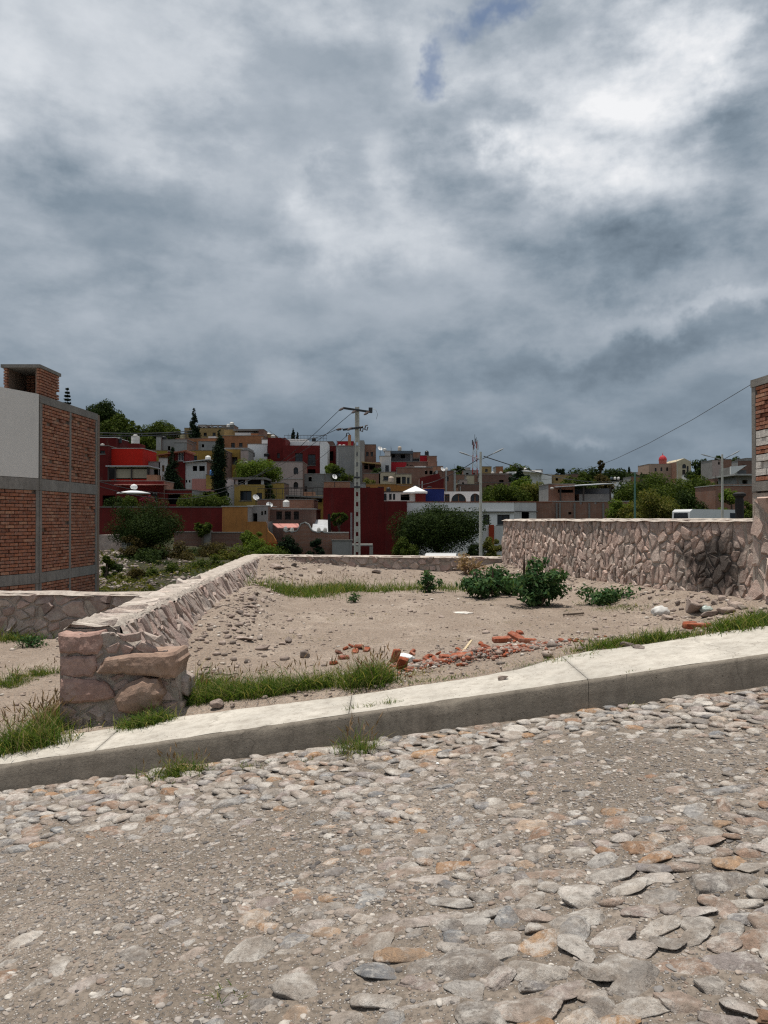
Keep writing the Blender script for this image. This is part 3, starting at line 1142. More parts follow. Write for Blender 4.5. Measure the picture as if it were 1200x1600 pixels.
def wall_core(root, sect, n, mat, name='mortar_core', amp=.012):
    """sect(k) -> list of world points of the cross-section at k in 0..1"""
    mb = MB()
    rows = []
    for i in range(n + 1):
        s = sect(i / n)
        rows.append([(p[0] + amp * random.uniform(-1, 1), p[1] + amp * random.uniform(-1, 1), p[2] + amp * random.uniform(-1, 1)) for p in s])
    m = len(rows[0])
    vs = [p for r in rows for p in r]
    fs = [(i * m + q, (i + 1) * m + q, (i + 1) * m + q + 1, i * m + q + 1) for i in range(n) for q in range(m - 1)]
    fs += [tuple(range(m)), tuple(n * m + q for q in range(m))[::-1]]
    mb.add(vs, fs)
    return mb.build(name, mat, root)


ZT = .58
Y0, Y1 = 7.1, 21.8
# --- left wall, battered on the lot side
wl = thing('stone_wall', 'long low pinkish stone wall running back along the lot from its squared end', 'wall', (-3.2, 14, -.3), kind='thing')
BATT = .55


def lw_sect(k):
    y = Y0 + .14 + (Y1 - Y0 - .14) * k
    xo = float(wall_left_x(y))
    top = [(xo + .43 * q / 5, y, ZT + .012 * float(fbm(y * 3, q * .7, 3))) for q in range(6)]
    return [(xo - .02, y, -1.0)] + top + [(xo + .43 + BATT, y, -.46)]


wall_core(wl, lw_sect, 90, M_MORTAR, amp=.01)
LWH = math.hypot(BATT, 1.04)
LN = Vector((1.04, 0, BATT)).normalized()


def lw_map(s, t, d):
    y = Y0 + .16 + s
    xo = float(wall_left_x(y)) + .43
    k = t / LWH
    return Vector((xo + BATT * (1 - k), y, -.46 + 1.04 * k)) + LN * d


masonry(wl, Y1 - Y0 - .3, LWH, 430, 1.4, lw_map, M_WALLSTONE, M_WALLSTONE_I, .015, .034, 3, -.3, tilt=.10, cut=(.06, .32), jag=.22)


M_CAPSTONE = m_stone('pale_cap_stone', [(0, (.50, .42, .37)), (.5, (.56, .50, .45)), (1, (.46, .37, .33))], False, (.60, .56, .50), .6, .8, 1)
# capping of pale mortar and stones on top
cap = MB()
n_c = 420
rows = []
for i in range(n_c + 1):
    y = Y0 + .12 + (Y1 - Y0 - .05) * i / n_c
    xo = float(wall_left_x(y))
    amp = .045 if y < 14 else .022
    rows.append([(xo - .03 + .49 * q / 8 + .018 * float(fbm(y * 4 + 5, q, 3)), y, ZT + .012 + (-.05 if q in (0, 8) else 0) + amp * float(fbm(y * 5.0 + xo, q * .35 + 3, 4)) + (.055 if y < 12 else .02) * abs(float(vnoise(y * 8, q * .12)))) for q in range(9)])
cap.add([p for r in rows for p in r], [(i * 9 + q, i * 9 + q + 1, (i + 1) * 9 + q + 1, (i + 1) * 9 + q) for i in range(n_c) for q in range(8)])
cap.build('wall_cap', M_CAP, wl)


def lw_top(s, t, d):
    y = Y0 + .16 + s
    return Vector((float(wall_left_x(y)) + .01 + t, y, ZT + .012 + d * .6))


masonry(wl, 6.0, .40, 46, 1.9, lw_top, M_CAPSTONE, M_CAPSTONE, .02, .03, 31, 0.0)


# squared front end: individually shaped stones, outline in (u, v) at y = 7.1
def front_stone(poly, y0, dep, seed, mat=M_WALLSTONE, bulge=.006, name='stone'):
    rs = np.random.RandomState(seed)
    p = [np.array((P(u, v, 7.1).x, P(u, v, 7.1).z)) for u, v in poly]
    q = []
    for i in range(len(p)):
        a, b = p[i], p[(i + 1) % len(p)]
        L = np.linalg.norm(b - a)
        k = 1 + int(L > .09) + int(L > .2)
        for j in range(k):
            f0 = (j + .12) / k
            f1 = (j + .88) / k
            q.append(a + (b - a) * f0 + rs.randn(2) * .005)
            q.append(a + (b - a) * f1 + rs.randn(2) * .005)
    q = np.array(q)
    m = len(q)
    bm = bmesh.new()
    bvs = [bm.verts.new((s, 0, t)) for s, t in q]
    bm.faces.new(bvs)
    bmesh.ops.triangulate(bm, faces=bm.faces[:], ngon_method='BEAUTY')
    for cuts in (3, 1):
        bmesh.ops.subdivide_edges(bm, edges=[e for e in bm.edges if e.calc_length() > .022], cuts=cuts, use_grid_fill=True)
    bmesh.ops.triangulate(bm, faces=bm.faces[:])
    A, Bn = q, np.roll(q, -1, 0)
    back_ = []
    bed = [e for e in bm.edges if len(e.link_faces) == 1]
    for v in bm.verts:
        p_ = np.array((v.co.x, v.co.z))
        ab = Bn - A
        tt = np.clip(((p_ - A) * ab).sum(1) / np.maximum((ab * ab).sum(1), 1e-9), 0, 1)
        d = np.sqrt((((A + ab * tt[:, None]) - p_) ** 2).sum(1).min())
        x_, z_ = p_ * 1.0
        v.co.y = y0 + .022 * max(0, 1 - d / .028) ** 2 - bulge * min(1, d / .10) ** .6 + (.006 + .014 * min(1, d / .03)) * float(fbm(x_ * 6 + seed, z_ * 6, 3)) + .006 * float(fbm(x_ * 26 + seed, z_ * 26, 3))
    ret = bmesh.ops.extrude_edge_only(bm, edges=bed)
    for v in [g for g in ret['geom'] if isinstance(g, bmesh.types.BMVert)]:
        v.co.y = y0 + dep
    bmesh.ops.recalc_face_normals(bm, faces=bm.faces[:])
    me = bpy.data.meshes.new(name)
    bm.to_mesh(me)
    bm.free()
    cm = Vector(me.vertices[0].co) if False else None
    me.transform(Matrix.Translation(-WL[wl.name]))
    me.materials.append(mat)
    return link_mesh(name, me, wl)


PINKS = m_stone('pink_cut_stone', [(0, (.36, .235, .20)), (.5, (.45, .29, .245)), (1, (.38, .265, .23))], False, (.44, .36, .32), .35, .5, 1.4)
BROWNS = m_stone('brown_boulder', [(0, (.29, .20, .155)), (1, (.34, .235, .18))], False, (.40, .33, .28), .3, .5, 1.2)
front_stone([(93, 987), (128, 990), (160, 986), (163, 1004), (156, 1022), (120, 1020), (95, 1020)], 7.045, .45, 1, PINKS)
front_stone([(165, 994), (174, 993), (188, 1020), (177, 1022), (163, 1010)], 7.09, .3, 2, M_WALLSTONE)
front_stone([(97, 1024), (150, 1024), (154, 1040), (145, 1057), (98, 1056)], 7.05, .4, 3, PINKS)
front_stone([(158, 1046), (172, 1025), (225, 1019), (280, 1016), (283, 1030), (279, 1057), (240, 1053), (200, 1050), (160, 1049)], 6.98, .42, 4, BROWNS, .02)
front_stone([(97, 1058), (150, 1061), (172, 1068), (182, 1088), (150, 1096), (97, 1099)], 7.04, .45, 5, PINKS)
front_stone([(173, 1068), (180, 1052), (222, 1053), (205, 1065), (178, 1072)], 7.1, .3, 6, M_WALLSTONE)
front_stone([(184, 1084), (200, 1067), (228, 1054), (252, 1060), (263, 1082), (250, 1100), (215, 1112), (192, 1108)], 6.98, .42, 7, BROWNS, .06)
front_stone([(97, 1101), (128, 1101), (120, 1120), (97, 1122)], 7.09, .3, 8, M_WALLSTONE)
front_stone([(130, 1102), (180, 1098), (188, 1108), (160, 1116), (136, 1116)], 7.1, .3, 9, M_GREYSTONE)
front_stone([(97, 1125), (114, 1124), (116, 1146), (97, 1148)], 7.09, .3, 10, M_WALLSTONE)
front_stone([(130, 1122), (141, 1122), (144, 1140), (131, 1141)], 7.06, .2, 11, M_LOTGRAVEL)
front_stone([(118, 1120), (128, 1120), (128, 1142), (118, 1143)], 7.09, .2, 12, M_GREYSTONE)
front_stone([(151, 1114), (164, 1112), (162, 1130), (150, 1130)], 7.07, .2, 13, M_WALLSTONE)
front_stone([(166, 1118), (186, 1112), (192, 1128), (170, 1134)], 7.09, .2, 14, M_WALLSTONE)
front_stone([(226, 1108), (262, 1096), (285, 1100), (284, 1128), (228, 1130)], 7.12, .3, 15, M_GREYSTONE)
front_stone([(264, 1064), (276, 1060), (288, 1068), (290, 1092), (268, 1090)], 7.2, .3, 16, M_WALLSTONE)
mb = MB()
a_, b_ = P(96, 990, 7.12), P(188, 1150, 7.12)
c_ = P(284, 1150, 7.12)
mb.prism([(a_.x, -.48), (c_.x, -.48), (c_.x - .03, a_.z - .38), (P(184, 990, 7.12).x, a_.z - .02), (a_.x, a_.z - .02)], 7.092, 7.4)
mb.build('mortar_core', M_MORTAR, wl)
masonry(wl, c_.x - a_.x - .02, 1.05, 70, .7, lambda s, t, d: Vector((a_.x + .01 + s * (1 - .28 * max(0, t - .55)), 7.10 - d * .8, -.48 + t)), M_WALLSTONE, M_WALLSTONE_I, .016, .03, 77, jag=.3)

# --- far wall
wf = thing('stone_wall', 'low stone wall with pale flat top closing the back of the dirt lot', 'wall', (0, 21.9, 0), kind='thing')
XF0, XF1 = float(wall_left_x(21.8)) + .2, 3.5


def fw_sect(k):
    x = XF0 + (XF1 - XF0) * k
    zt = ZT - .06 * k
    return [(x, 21.85, -.6), (x, 21.85, zt), (x, 22.22, zt), (x, 22.24, -3.2)]


wall_core(wf, fw_sect, 60, M_MORTAR, amp=.01)
masonry(wf, XF1 - XF0, .95, 150, .75, lambda s, t, d: Vector((XF0 + s, 21.85 - d, ZT - .93 - .06 * s / 7.4 + t)), M_WALLSTONE, M_WALLSTONE_I, .016, .03, 5, jag=.32)
cap = MB()
rows = []
for i in range(75):
    x = XF0 - .1 + (XF1 - XF0 + .1) * i / 74
    rows.append([(x, 21.80 + .46 * q / 4, ZT - .06 * i / 74 + .025 + (-.045 if q in (0, 4) else 0) + .012 * float(fbm(x * 4, q, 3))) for q in range(5)])
cap.add([p for r in rows for p in r], [(i * 5 + q, (i + 1) * 5 + q, (i + 1) * 5 + q + 1, i * 5 + q + 1) for i in range(74) for q in range(4)])
cap.build('wall_cap', M_CAP, wf)

# --- right wall
wr = thing('stone_wall', 'tall grey pink stone wall with a black soot stain', 'wall', (4.8, 16, 0), kind='thing')
ZR = 1.6


def rw_base(s):
    """s metres from the far end towards the street"""
    y = 21.9 - s * .955
    return float(wall_right_x(y)), y


RWN = Vector((-.965, -.22, .12)).normalized()
RWL = (21.9 - 11.95) / .955


def rw_sect(k):
    x, y = rw_base(k * RWL)
    return [(x - .10, y - .02, -.9), (x + .02, y, ZR), (x + .42, y + .08, ZR), (x + .46, y + .08, -3.0)]


wall_core(wr, rw_sect, 90, M_MORTAR_S, amp=.014)


def rw_map(s, t, d):
    x, y = rw_base(s)
    k = t / 1.9
    return Vector((x - .08 * (1 - k) + .02 * k, y, -.3 + 1.9 * k)) + RWN * d


masonry(wr, RWL, 1.9, 560, 1.45, rw_map, M_GREYSTONE, M_GREYSTONE_I, .018, .036, 9, 0.05, limit=300, tilt=.09, cut=(.06, .32), jag=.26)
cap = MB()
rows = []
for i in range(100):
    x, y = rw_base(RWL * i / 99)
    rows.append([(x - .05 + .52 * q / 4, y, ZR + .018 + (-.05 if q in (0, 4) else 0) + .016 * float(fbm(y * 4, q, 3))) for q in range(5)])
cap.add([p for r in rows for p in r], [(i * 5 + q, (i + 1) * 5 + q, (i + 1) * 5 + q + 1, i * 5 + q + 1) for i in range(99) for q in range(4)])
cap.build('wall_cap', M_CAP, wr)

# --- neighbour's low wall on the left
wn_ = thing('stone_wall', 'short low dark stone wall in front of the tall brick building', 'wall', (-6.5, 13.6, -.5), kind='thing')
XN0, XN1 = -9.5, float(wall_left_x(13.6))


def nw_top(x): return P(100, 928, 13.5).z + .03 * float(fbm(x, .3, 3))


def nw_sect(k):
    x = XN0 + (XN1 - XN0) * k
    return [(x, 13.5, -1.2), (x, 13.5, nw_top(x)), (x, 13.9, nw_top(x)), (x, 13.92, -2.5)]


wall_core(wn_, nw_sect, 40, M_MORTAR, amp=.014)
masonry(wn_, XN1 - XN0, .95, 110, .7, lambda s, t, d: Vector((XN0 + s, 13.5 - d, nw_top(XN0 + s) - .96 + t)), M_WALLSTONE, M_WALLSTONE_I, .016, .035, 12, .2, jag=.32)
cap = MB()
rows = []
for i in range(60):
    x = XN0 + (XN1 - XN0) * i / 59
    rows.append([(x, 13.45 + .5 * q / 4, nw_top(x) + .02 + (-.05 if q in (0, 4) else 0) + .02 * float(fbm(x * 4, q, 3))) for q in range(5)])
cap.add([p for r in rows for p in r], [(i * 5 + q, (i + 1) * 5 + q, (i + 1) * 5 + q + 1, i * 5 + q + 1) for i in range(59) for q in range(4)])
cap.build('wall_cap', M_CAP, wn_)


# ================================================================ brickwork of the two near buildings
def brick_panel(root, org, ax, nrm, w, h, zb, limit_list, course=.09, bl=.25, jit=.006, holes=.03, dep=.10, joint=.022):
    """collect bricks of a panel: org (x,y) at its start, ax unit horizontal direction, nrm outward"""
    rows = int(round(h / course))
    ch = h / rows
    for r in range(rows):
        s = -(bl + joint) * (.5 if r % 2 else 0)
        while s < w:
            a, b = max(s, .006), min(s + bl, w - .006)
            if b - a > .03 and random.random() > holes:
                k = random.uniform(-jit, jit) - (.03 if random.random() < .05 else 0)
                c = Vector((org[0], org[1], zb + (r + .5) * ch)) + ax * ((a + b) / 2) + nrm * (k - dep / 2 + .03)
                limit_list.append((c, (b - a) / 2, ax, nrm, (ch - joint) / 2, dep / 2))
            s += bl + joint


BRICK_ME = {}


def emit_bricks(root, bricks, limit, mat, mat_i, name='brick'):
    bricks.sort(key=lambda q: (q[0].length * (3 if abs(q[0].x) > q[0].y * .5 else 1)))
    mb = MB()
    mb.box(-1, 1, -1, 1, -1, 1)
    me = mb.mesh(name, mat)
    for c, hl, ax, nr, hh, hd in bricks[:limit]:
        ang = math.atan2(ax.y, ax.x)
        link_mesh(name, me, root, c, (random.gauss(0, .01), random.gauss(0, .008), ang), (hl, hd, hh))
    if bricks[limit:]:
        a = MB()
        for c, hl, ax, nr, hh, hd in bricks[limit:]:
            a.obox(c, ax * hl, nr * hd, (0, 0, hh))
        o = a.build(name, mat_i, root)
        o['kind'] = 'stuff'


M_JOINT = m_plaster('brick_joint_mortar', (.25, .185, .145), .2, .3, .8)
M_WHITEPL = m_plaster('white_plaster', (.62, .605, .575), .06, .12, .15)


def zc_at(v, D): return P(600, v, D).z


lb = thing('brick_building', 'tall unfinished red brick building with grey concrete frame at the left edge', 'building', (-9, 21, -1.6), kind='thing')
C0 = Vector((-9.0, 20.0, 0))
AXS = Vector((.04, 1, 0)).normalized()     # side, away from the street
NRS = Vector((1, -.04, 0)).normalized()
AXF = Vector((-.417, -1, 0)).normalized()  # front bay, towards the street and left
NRF = Vector((1, -.417, 0)).normalized()
zR, zM1, zM0, zL1, zL0, zB = zc_at(617, 20), zc_at(748, 20), zc_at(766, 20), zc_at(895, 20), zc_at(911, 20), -2.6
SD = 3.62


def frame_bar(mb, s0, s1, z0, z1, ax, nr, out=.035, thick=.2):
    c = C0 + ax * (s0 + s1) / 2 + nr * (out - thick / 2)
    c.z = (z0 + z1) / 2
    mb.obox(c, ax * (s1 - s0) / 2, nr * thick / 2, (0, 0, (z1 - z0) / 2))


mb = MB()
for s0, s1 in ((0.002, .12), (1.72, 1.83), (SD - .12, SD)):
    frame_bar(mb, s0, s1, zB, zR - .21, AXS, NRS)
fr = mb.build('concrete_column', M_CONC, lb)
for z0, z1 in ((zR - .205, zR), (zM0, zM1), (zL0, zL1)):
    mb = MB()
    frame_bar(mb, -.004, SD + .004, z0, z1, AXS, NRS, .045)
    mb.build('concrete_beam', M_CONC, lb)
FL = 4.5
for z0, z1 in ((zM0, zM1), (zL0, zL1)):
    mb = MB()
    frame_bar(mb, .01, FL, z0, z1, AXF, NRF, .045)
    mb.build('concrete_beam', M_CONC, lb)
mb = MB()
frame_bar(mb, .012, .11, zB, zM0, AXF, NRF, .03)
mb.build('concrete_column', M_CONC, lb)
# backing walls
mb = MB()
frame_bar(mb, .0, SD - .01, zB, zR - .02, AXS, NRS, -.035, .16)
frame_bar(mb, .0, FL, zB, zM0, AXF, NRF, -.035, .16)
mb.build('wall', M_JOINT, lb)
mb = MB()
frame_bar(mb, .05, FL, zM1 + .01, zR + .01, AXF, NRF, .05, .3)
mb.build('plastered_wall', M_WHITEPL, lb)
# rear and roof
Cb = C0 + AXS * SD
Cf = C0 + AXF * FL
mb = MB()
zr = zR - .06
mb.add([(C0.x - .05, C0.y, zr), (Cb.x - .05, Cb.y - .02, zr), (Cb.x - 7, Cb.y + .3, zr), (Cf.x - 7, Cf.y + 1, zr), (Cf.x - .1, Cf.y, zr)], [(0, 1, 2, 3, 4)])
mb.build('roof', M_CONC, lb)
mb = MB()
mb.obox((Cb.x - 3.5, Cb.y + .05, (zB + zR) / 2), (3.5, .15, 0), (0, .08, 0), (0, 0, (zR - zB) / 2 - .01))
mb.obox((Cf.x - 3.5, Cf.y + .6, (zB + zR) / 2), (3.4, .4, 0), (0, .08, 0), (0, 0, (zR - zB) / 2 - .01))
mb.build('rear_wall', M_JOINT, lb)
bl_ = []
for (s0, s1) in ((.125, 1.715), (1.835, SD - .125)):
    for z0, z1 in ((zM1 + .005, zR - .21), (zL1 + .005, zM0 - .005), (zL0 - .62, zL0 - .005)):
        p = C0 + AXS * s0
        brick_panel(lb, (p.x, p.y), AXS, NRS, s1 - s0, z1 - z0, z0, bl_, holes=.035 if z0 > 2 else .008)
for z0, z1 in ((zL1 + .005, zM0 - .005), (zL0 - .62, zL0 - .005)):
    p = C0 + AXF * .115
    brick_panel(lb, (p.x, p.y), AXF, NRF, 4.35, z1 - z0, z0, bl_, holes=.012)
emit_bricks(lb, bl_, 300, M_BRICK, M_BRICK_I)

# roof-top brick housing with an open front
hs = thing('rooftop_brick_box', 'open fronted red brick housing with concrete slab on the roof at the left edge', 'rooftop housing', (-9.7, 20.8, zR))
D0 = 20.35
xr = P(61, 600, D0).x
xl = P(6, 600, D0).x
zt, zb_ = P(60, 575, D0).z, zR - .06
yb = D0 + 1.2
bl_ = []
brick_panel(hs, (xr, D0), Vector((0, 1, 0)), Vector((1, 0, 0)), yb - D0, zt - zb_, zb_, bl_, .075, .22)
brick_panel(hs, (xl, D0), Vector((1, 0, 0)), Vector((0, -1, 0)), .10, zt - zb_, zb_, bl_, .075, .22, holes=0)
brick_panel(hs, (xr - .04, D0), Vector((1, 0, 0)), Vector((0, -1, 0)), .05, zt - zb_, zb_, bl_, .075, .22, holes=0)
brick_panel(hs, (xl + .1, yb - .1), Vector((1, 0, 0)), Vector((0, -1, 0)), xr - xl - .2, zt - zb_, zb_, bl_, .075, .22)
emit_bricks(hs, bl_, 300, M_BRICK, M_BRICK_I)
mb = MB()
mb.box(xr - .12, xr - .04, D0 + .06, yb - .02, zb_ - .01, zt)
mb.box(xl - .02, xl + .07, D0 + .08, yb - .02, zb_ - .01, zt)
mb.box(xl + .07, xr - .12, yb - .06, yb + .04, zb_ - .01, zt)
mb.build('wall', M_JOINT, hs)
mb = MB()
mb.box(xl - .06, xr + .05, D0 - .06, yb + .08, zt + .003, zt + .09)
mb.build('roof_slab', M_CONC, hs)

# right-hand building
rb = thing('brick_building', 'brick and pale block corner of a building on a stone plinth at the right edge', 'building', (6.5, 11.4, 0), kind='thing')
C1 = Vector((5.79, 12.0, 0))
AX1 = Vector((.09, -1, 0)).normalized()
NR1 = Vector((-1, -.09, 0)).normalized()
L1 = 2.6


def rbar(mb, s0, s1, z0, z1, out=.0, thick=.2):
    c = C1 + AX1 * (s0 + s1) / 2 + NR1 * (out - thick / 2)
    c.z = (z0 + z1) / 2
    mb.obox(c, AX1 * (s1 - s0) / 2, NR1 * thick / 2, (0, 0, (z1 - z0) / 2))


def z12(v): return P(1180, v, 12).z


mb = MB(); rbar(mb, -.02, .085, z12(770), z12(606), .03); mb.build('concrete_column', M_CONC, rb)
mb = MB(); rbar(mb, -.03, L1, z12(605.5), z12(594), .04); mb.build('concrete_beam', M_CONC, rb)
mb = MB(); rbar(mb, -.01, L1, z12(768), z12(753), .035); mb.build('concrete_beam', M_CONC, rb)
mb = MB(); rbar(mb, 0, L1, -.6, z12(600), -.04, .2)
mb.box(5.85, 12, 12.0, 12.16, -.6, z12(600)); mb.build('wall', M_JOINT, rb)
bl_ = []
for v0, v1, in ((606, 674), (699, 711), (745, 752.5)):
    p = C1 + AX1 * .09
    brick_panel(rb, (p.x, p.y), AX1, NR1, L1 - .1, z12(v0) - z12(v1), z12(v1), bl_, .062, .24, holes=0, joint=.014)
emit_bricks(rb, bl_, 300, M_BRICK, M_BRICK_I)
bl_ = []
for v0, v1 in ((674.5, 698.5), (711.5, 744.5)):
    p = C1 + AX1 * .09
    brick_panel(rb, (p.x, p.y), AX1, NR1, L1 - .1, z12(v0) - z12(v1), z12(v1), bl_, .115, .28, holes=0, joint=.012)
emit_bricks(rb, bl_, 300, M_BLOCK, M_BLOCK, 'block')
mb = MB(); rbar(mb, -.02, L1, -.7, z12(771), .02, .3); mb.build('mortar_core', M_MORTAR, rb)
masonry(rb, L1, 1.95, 60, 1.2, lambda s, t, d: C1 + AX1 * s + NR1 * (.02 + d) + Vector((0, 0, -.0 + t)), M_GREYSTONE, M_GREYSTONE_I, .014, .02, 21, jag=.3)
masonry(rb, .3, 1.9, 12, 1.0, lambda s, t, d: Vector((5.80 + s, 12.0 + .03 + d, -.0 + t)), M_GREYSTONE, M_GREYSTONE_I, .012, .05, 22)

# ================================================================ grass and weeds
def blades(pos, hgt, wid, lean, rs):
    """pos (n,3): curved three-segment blades -> verts, quads"""
    n = len(pos)
    az = rs.rand(n) * 2 * np.pi
    ln = np.abs(rs.normal(lean * 1.5, lean * .8, n))
    d = np.stack([np.cos(az), np.sin(az), np.zeros(n)], -1)
    sx = np.stack([-np.sin(az), np.cos(az), np.zeros(n)], -1)
    tw = rs.rand(n) * 2 * np.pi
    sx = sx * np.cos(tw)[:, None] + d * np.sin(tw)[:, None]
    V = np.zeros((n, 8, 3))
    for i, (t, w) in enumerate(((0, .8), (.4, 1.0), (.75, .65), (1.0, .08))):
        c = pos + np.array([0, 0, 1.0]) * (hgt * (t - .22 * ln * t * t))[:, None] + d * (hgt * ln * t ** 1.8)[:, None]
        V[:, 2 * i] = c - sx * (wid * w / 2)[:, None]
        V[:, 2 * i + 1] = c + sx * (wid * w / 2)[:, None]
    b = (np.arange(n) * 8)[:, None]
    F = np.concatenate([b + np.array([[0, 1, 3, 2]]), b + np.array([[2, 3, 5, 4]]), b + np.array([[4, 5, 7, 6]])], 0)
    return V.reshape(-1, 3), F


def grass(label, pixels, n, h, w=.006, lean=.5, mat=None, seed=1, tuft=14, spread=.05, seeds=0, sh=.4):
    """pixels: list of (u, v, spread in m along x, along y, weight)"""
    rs = np.random.RandomState(seed)
    pos, hs_ = [], []
    tot = sum(p[4] for p in pixels)
    for u, v, sx_, sy_, wt in pixels:
        c = G(u, v)
        m = max(1, int(n * wt / tot / tuft))
        for _ in range(m):
            tx_, ty_ = c.x + rs.normal(0, sx_ * .5), c.y + rs.normal(0, sy_ * .5)
            hh = h * rs.choice([.35, .55, .8, 1.0, 1.35], p=[.2, .25, .25, .2, .1]) * rs.uniform(.85, 1.15)
            for _ in range(tuft):
                x, y = tx_ + rs.normal(0, spread), ty_ + rs.normal(0, spread)
                pos.append((x, y, ground_z(x, y) - .012))
                hs_.append(hh * rs.uniform(.5, 1.15))
    pos, hs_ = np.array(pos), np.array(hs_)
    V, F = blades(pos, hs_, w * rs.uniform(.6, 1.3, len(pos)), lean, rs)
    o = link_mesh('grass', np_mesh('grass', V, F, mat or M_GRASS))
    tag(o, label, 'grass', kind='stuff')
    if seeds:
        pk = pos[rs.randint(0, len(pos), seeds)]
        k = len(pk)
        hh = h * rs.uniform(1.2, 1.9, k)
        V, F = blades(pk, hh, np.full(k, .0028), .22, rs)
        tip = V.reshape(k, 8, 3)[:, 6]
        low = V.reshape(k, 8, 3)[:, 4]
        Vs, Fs = [V], [F]
        base_ = len(V)
        dirn = tip - low
        for r in range(5):
            a = rs.rand(k) * 6.28
            off = np.stack([np.cos(a), np.sin(a), np.zeros(k)], -1) * (.007 * sh / .4)
            p0 = low + dirn * .15
            q = np.stack([p0, p0 + dirn * .4 + off, p0 + dirn * 1.1, p0 + dirn * .4 - off * .3], 1)
            Vs.append(q.reshape(-1, 3))
            Fs.append(base_ + np.arange(k * 4).reshape(k, 4))
            base_ += k * 4
        o2 = link_mesh('seed_head', np_mesh('seed_head', np.concatenate(Vs), np.concatenate(Fs), M_SEED), o, (0, 0, 0))
    return o


grass('tall green grass with brown seed heads against the left side of the squared wall end',
      [(30, 1168, .35, .14, 1), (62, 1150, .3, .2, 1.2), (85, 1130, .12, .3, .9), (5, 1172, .3, .1, .6)], 4200, .22, .0065, .5, seed=2, seeds=130)
grass('small sunlit grass tufts on the bare ground at the left edge', [(10, 1072, .2, .12, 1), (62, 1056, .28, .12, 1), (35, 1064, .2, .1, .4)], 1500, .13, .006, .5, seed=3, seeds=30)
grass('grass strip growing along the foot of the short dark wall on the left', [(60, 992, .9, .3, 1), (100, 985, .7, .3, 1), (20, 1000, .5, .2, .4)], 3200, .22, .009, .4, seed=4, tuft=10, spread=.1, seeds=30)
grass('lush green grass along the pavement edge right of the squared wall end',
      [(300, 1098, .3, .12, 1), (345, 1090, .35, .16, 1.4), (400, 1085, .35, .2, 1.6), (450, 1080, .3, .12, 1.1), (500, 1075, .25, .1, .9), (330, 1075, .25, .2, .6)], 7500, .18, .0065, .55, seed=5, seeds=70)
grass('green grass tuft at the foot of the squared wall end beside the brown boulder', [(215, 1134, .16, .07, 1), (240, 1128, .16, .08, 1)], 1300, .13, .0065, .6, seed=6)
grass('grass clump with tall dry stalks in front of the broken bricks', [(560, 1070, .16, .1, 1), (590, 1068, .14, .1, 1), (575, 1060, .18, .12, .7)], 2600, .19, .0065, .5, seed=7, seeds=50)
grass('yellow green grass patch in the far left corner of the lot', [(465, 930, .9, .8, 1.2), (500, 925, .8, .9, 1), (540, 922, .6, .6, .8)], 3800, .24, .010, .4, seed=8, tuft=12, spread=.13, seeds=60)
grass('yellow green grass strip along the back of the lot below the far wall', [(590, 925, 1.0, .6, 1), (640, 920, .9, .6, .7), (690, 922, .9, .5, .8)], 2000, .2, .010, .4, seed=9, tuft=10, spread=.13, seeds=20)
grass('low grass strip along the pavement edge in front of the tall right wall', [(955, 1008, .35, .14, 1), (1000, 1001, .4, .15, 1.2), (1045, 997, .3, .12, .8)], 2600, .11, .0065, .5, seed=10, tuft=14)
grass('grass clump along the pavement at the right edge by the loose brick', [(1165, 978, .35, .2, 1), (1200, 972, .4, .25, 1.3), (1150, 984, .2, .1, .2)], 2600, .15, .007, .5, seed=11, tuft=14)
grass('grass tufts growing at the foot of the kerb on the street side', [(265, 1212, .16, .05, 1), (300, 1208, .14, .05, .9), (250, 1222, .08, .03, .3)], 900, .12, .0055, .6, seed=12, seeds=24)
grass('small green tuft at the kerb foot between two longer tufts', [(380, 1202, .16, .04, 1)], 160, .05, .005, .6, seed=13)
grass('thin green tuft at the kerb foot under the middle of the pavement', [(462, 1190, .18, .04, 1)], 150, .05, .005, .6, seed=14)
grass('taller wispy grass tuft at the kerb foot below the cracked joint', [(553, 1172, .12, .05, 1), (565, 1180, .1, .05, .5)], 420, .15, .0045, .5, seed=15, seeds=24)
grass('tiny green sprout at the kerb foot on the right', [(990, 1104, .05, .03, 1)], 60, .05, .006, .7, seed=16)
grass('tiny yellow green sprout between cobbles in the near road', [(336, 1560, .05, .03, 1)], 70, .035, .004, .7, seed=17, tuft=10, spread=.03)
grass('thin grass growing in the pavement joint', [(600, 1098, .14, .02, 1), (560, 1104, .12, .02, .8)], 130, .05, .004, .6, seed=18, tuft=6, spread=.02)
grass('sparse dry straw lying among the broken bricks', [(670, 1052, .2, .1, 1), (645, 1056, .16, .08, 1)], 140, .10, .004, 1.4, M_GRASSDRY, 19, tuft=6, spread=.06)
grass('faint grass at the foot of the tall right wall', [(970, 950, .6, .2, 1), (930, 940, .5, .2, .6)], 500, .10, .008, .5, seed=20, tuft=8, spread=.1)


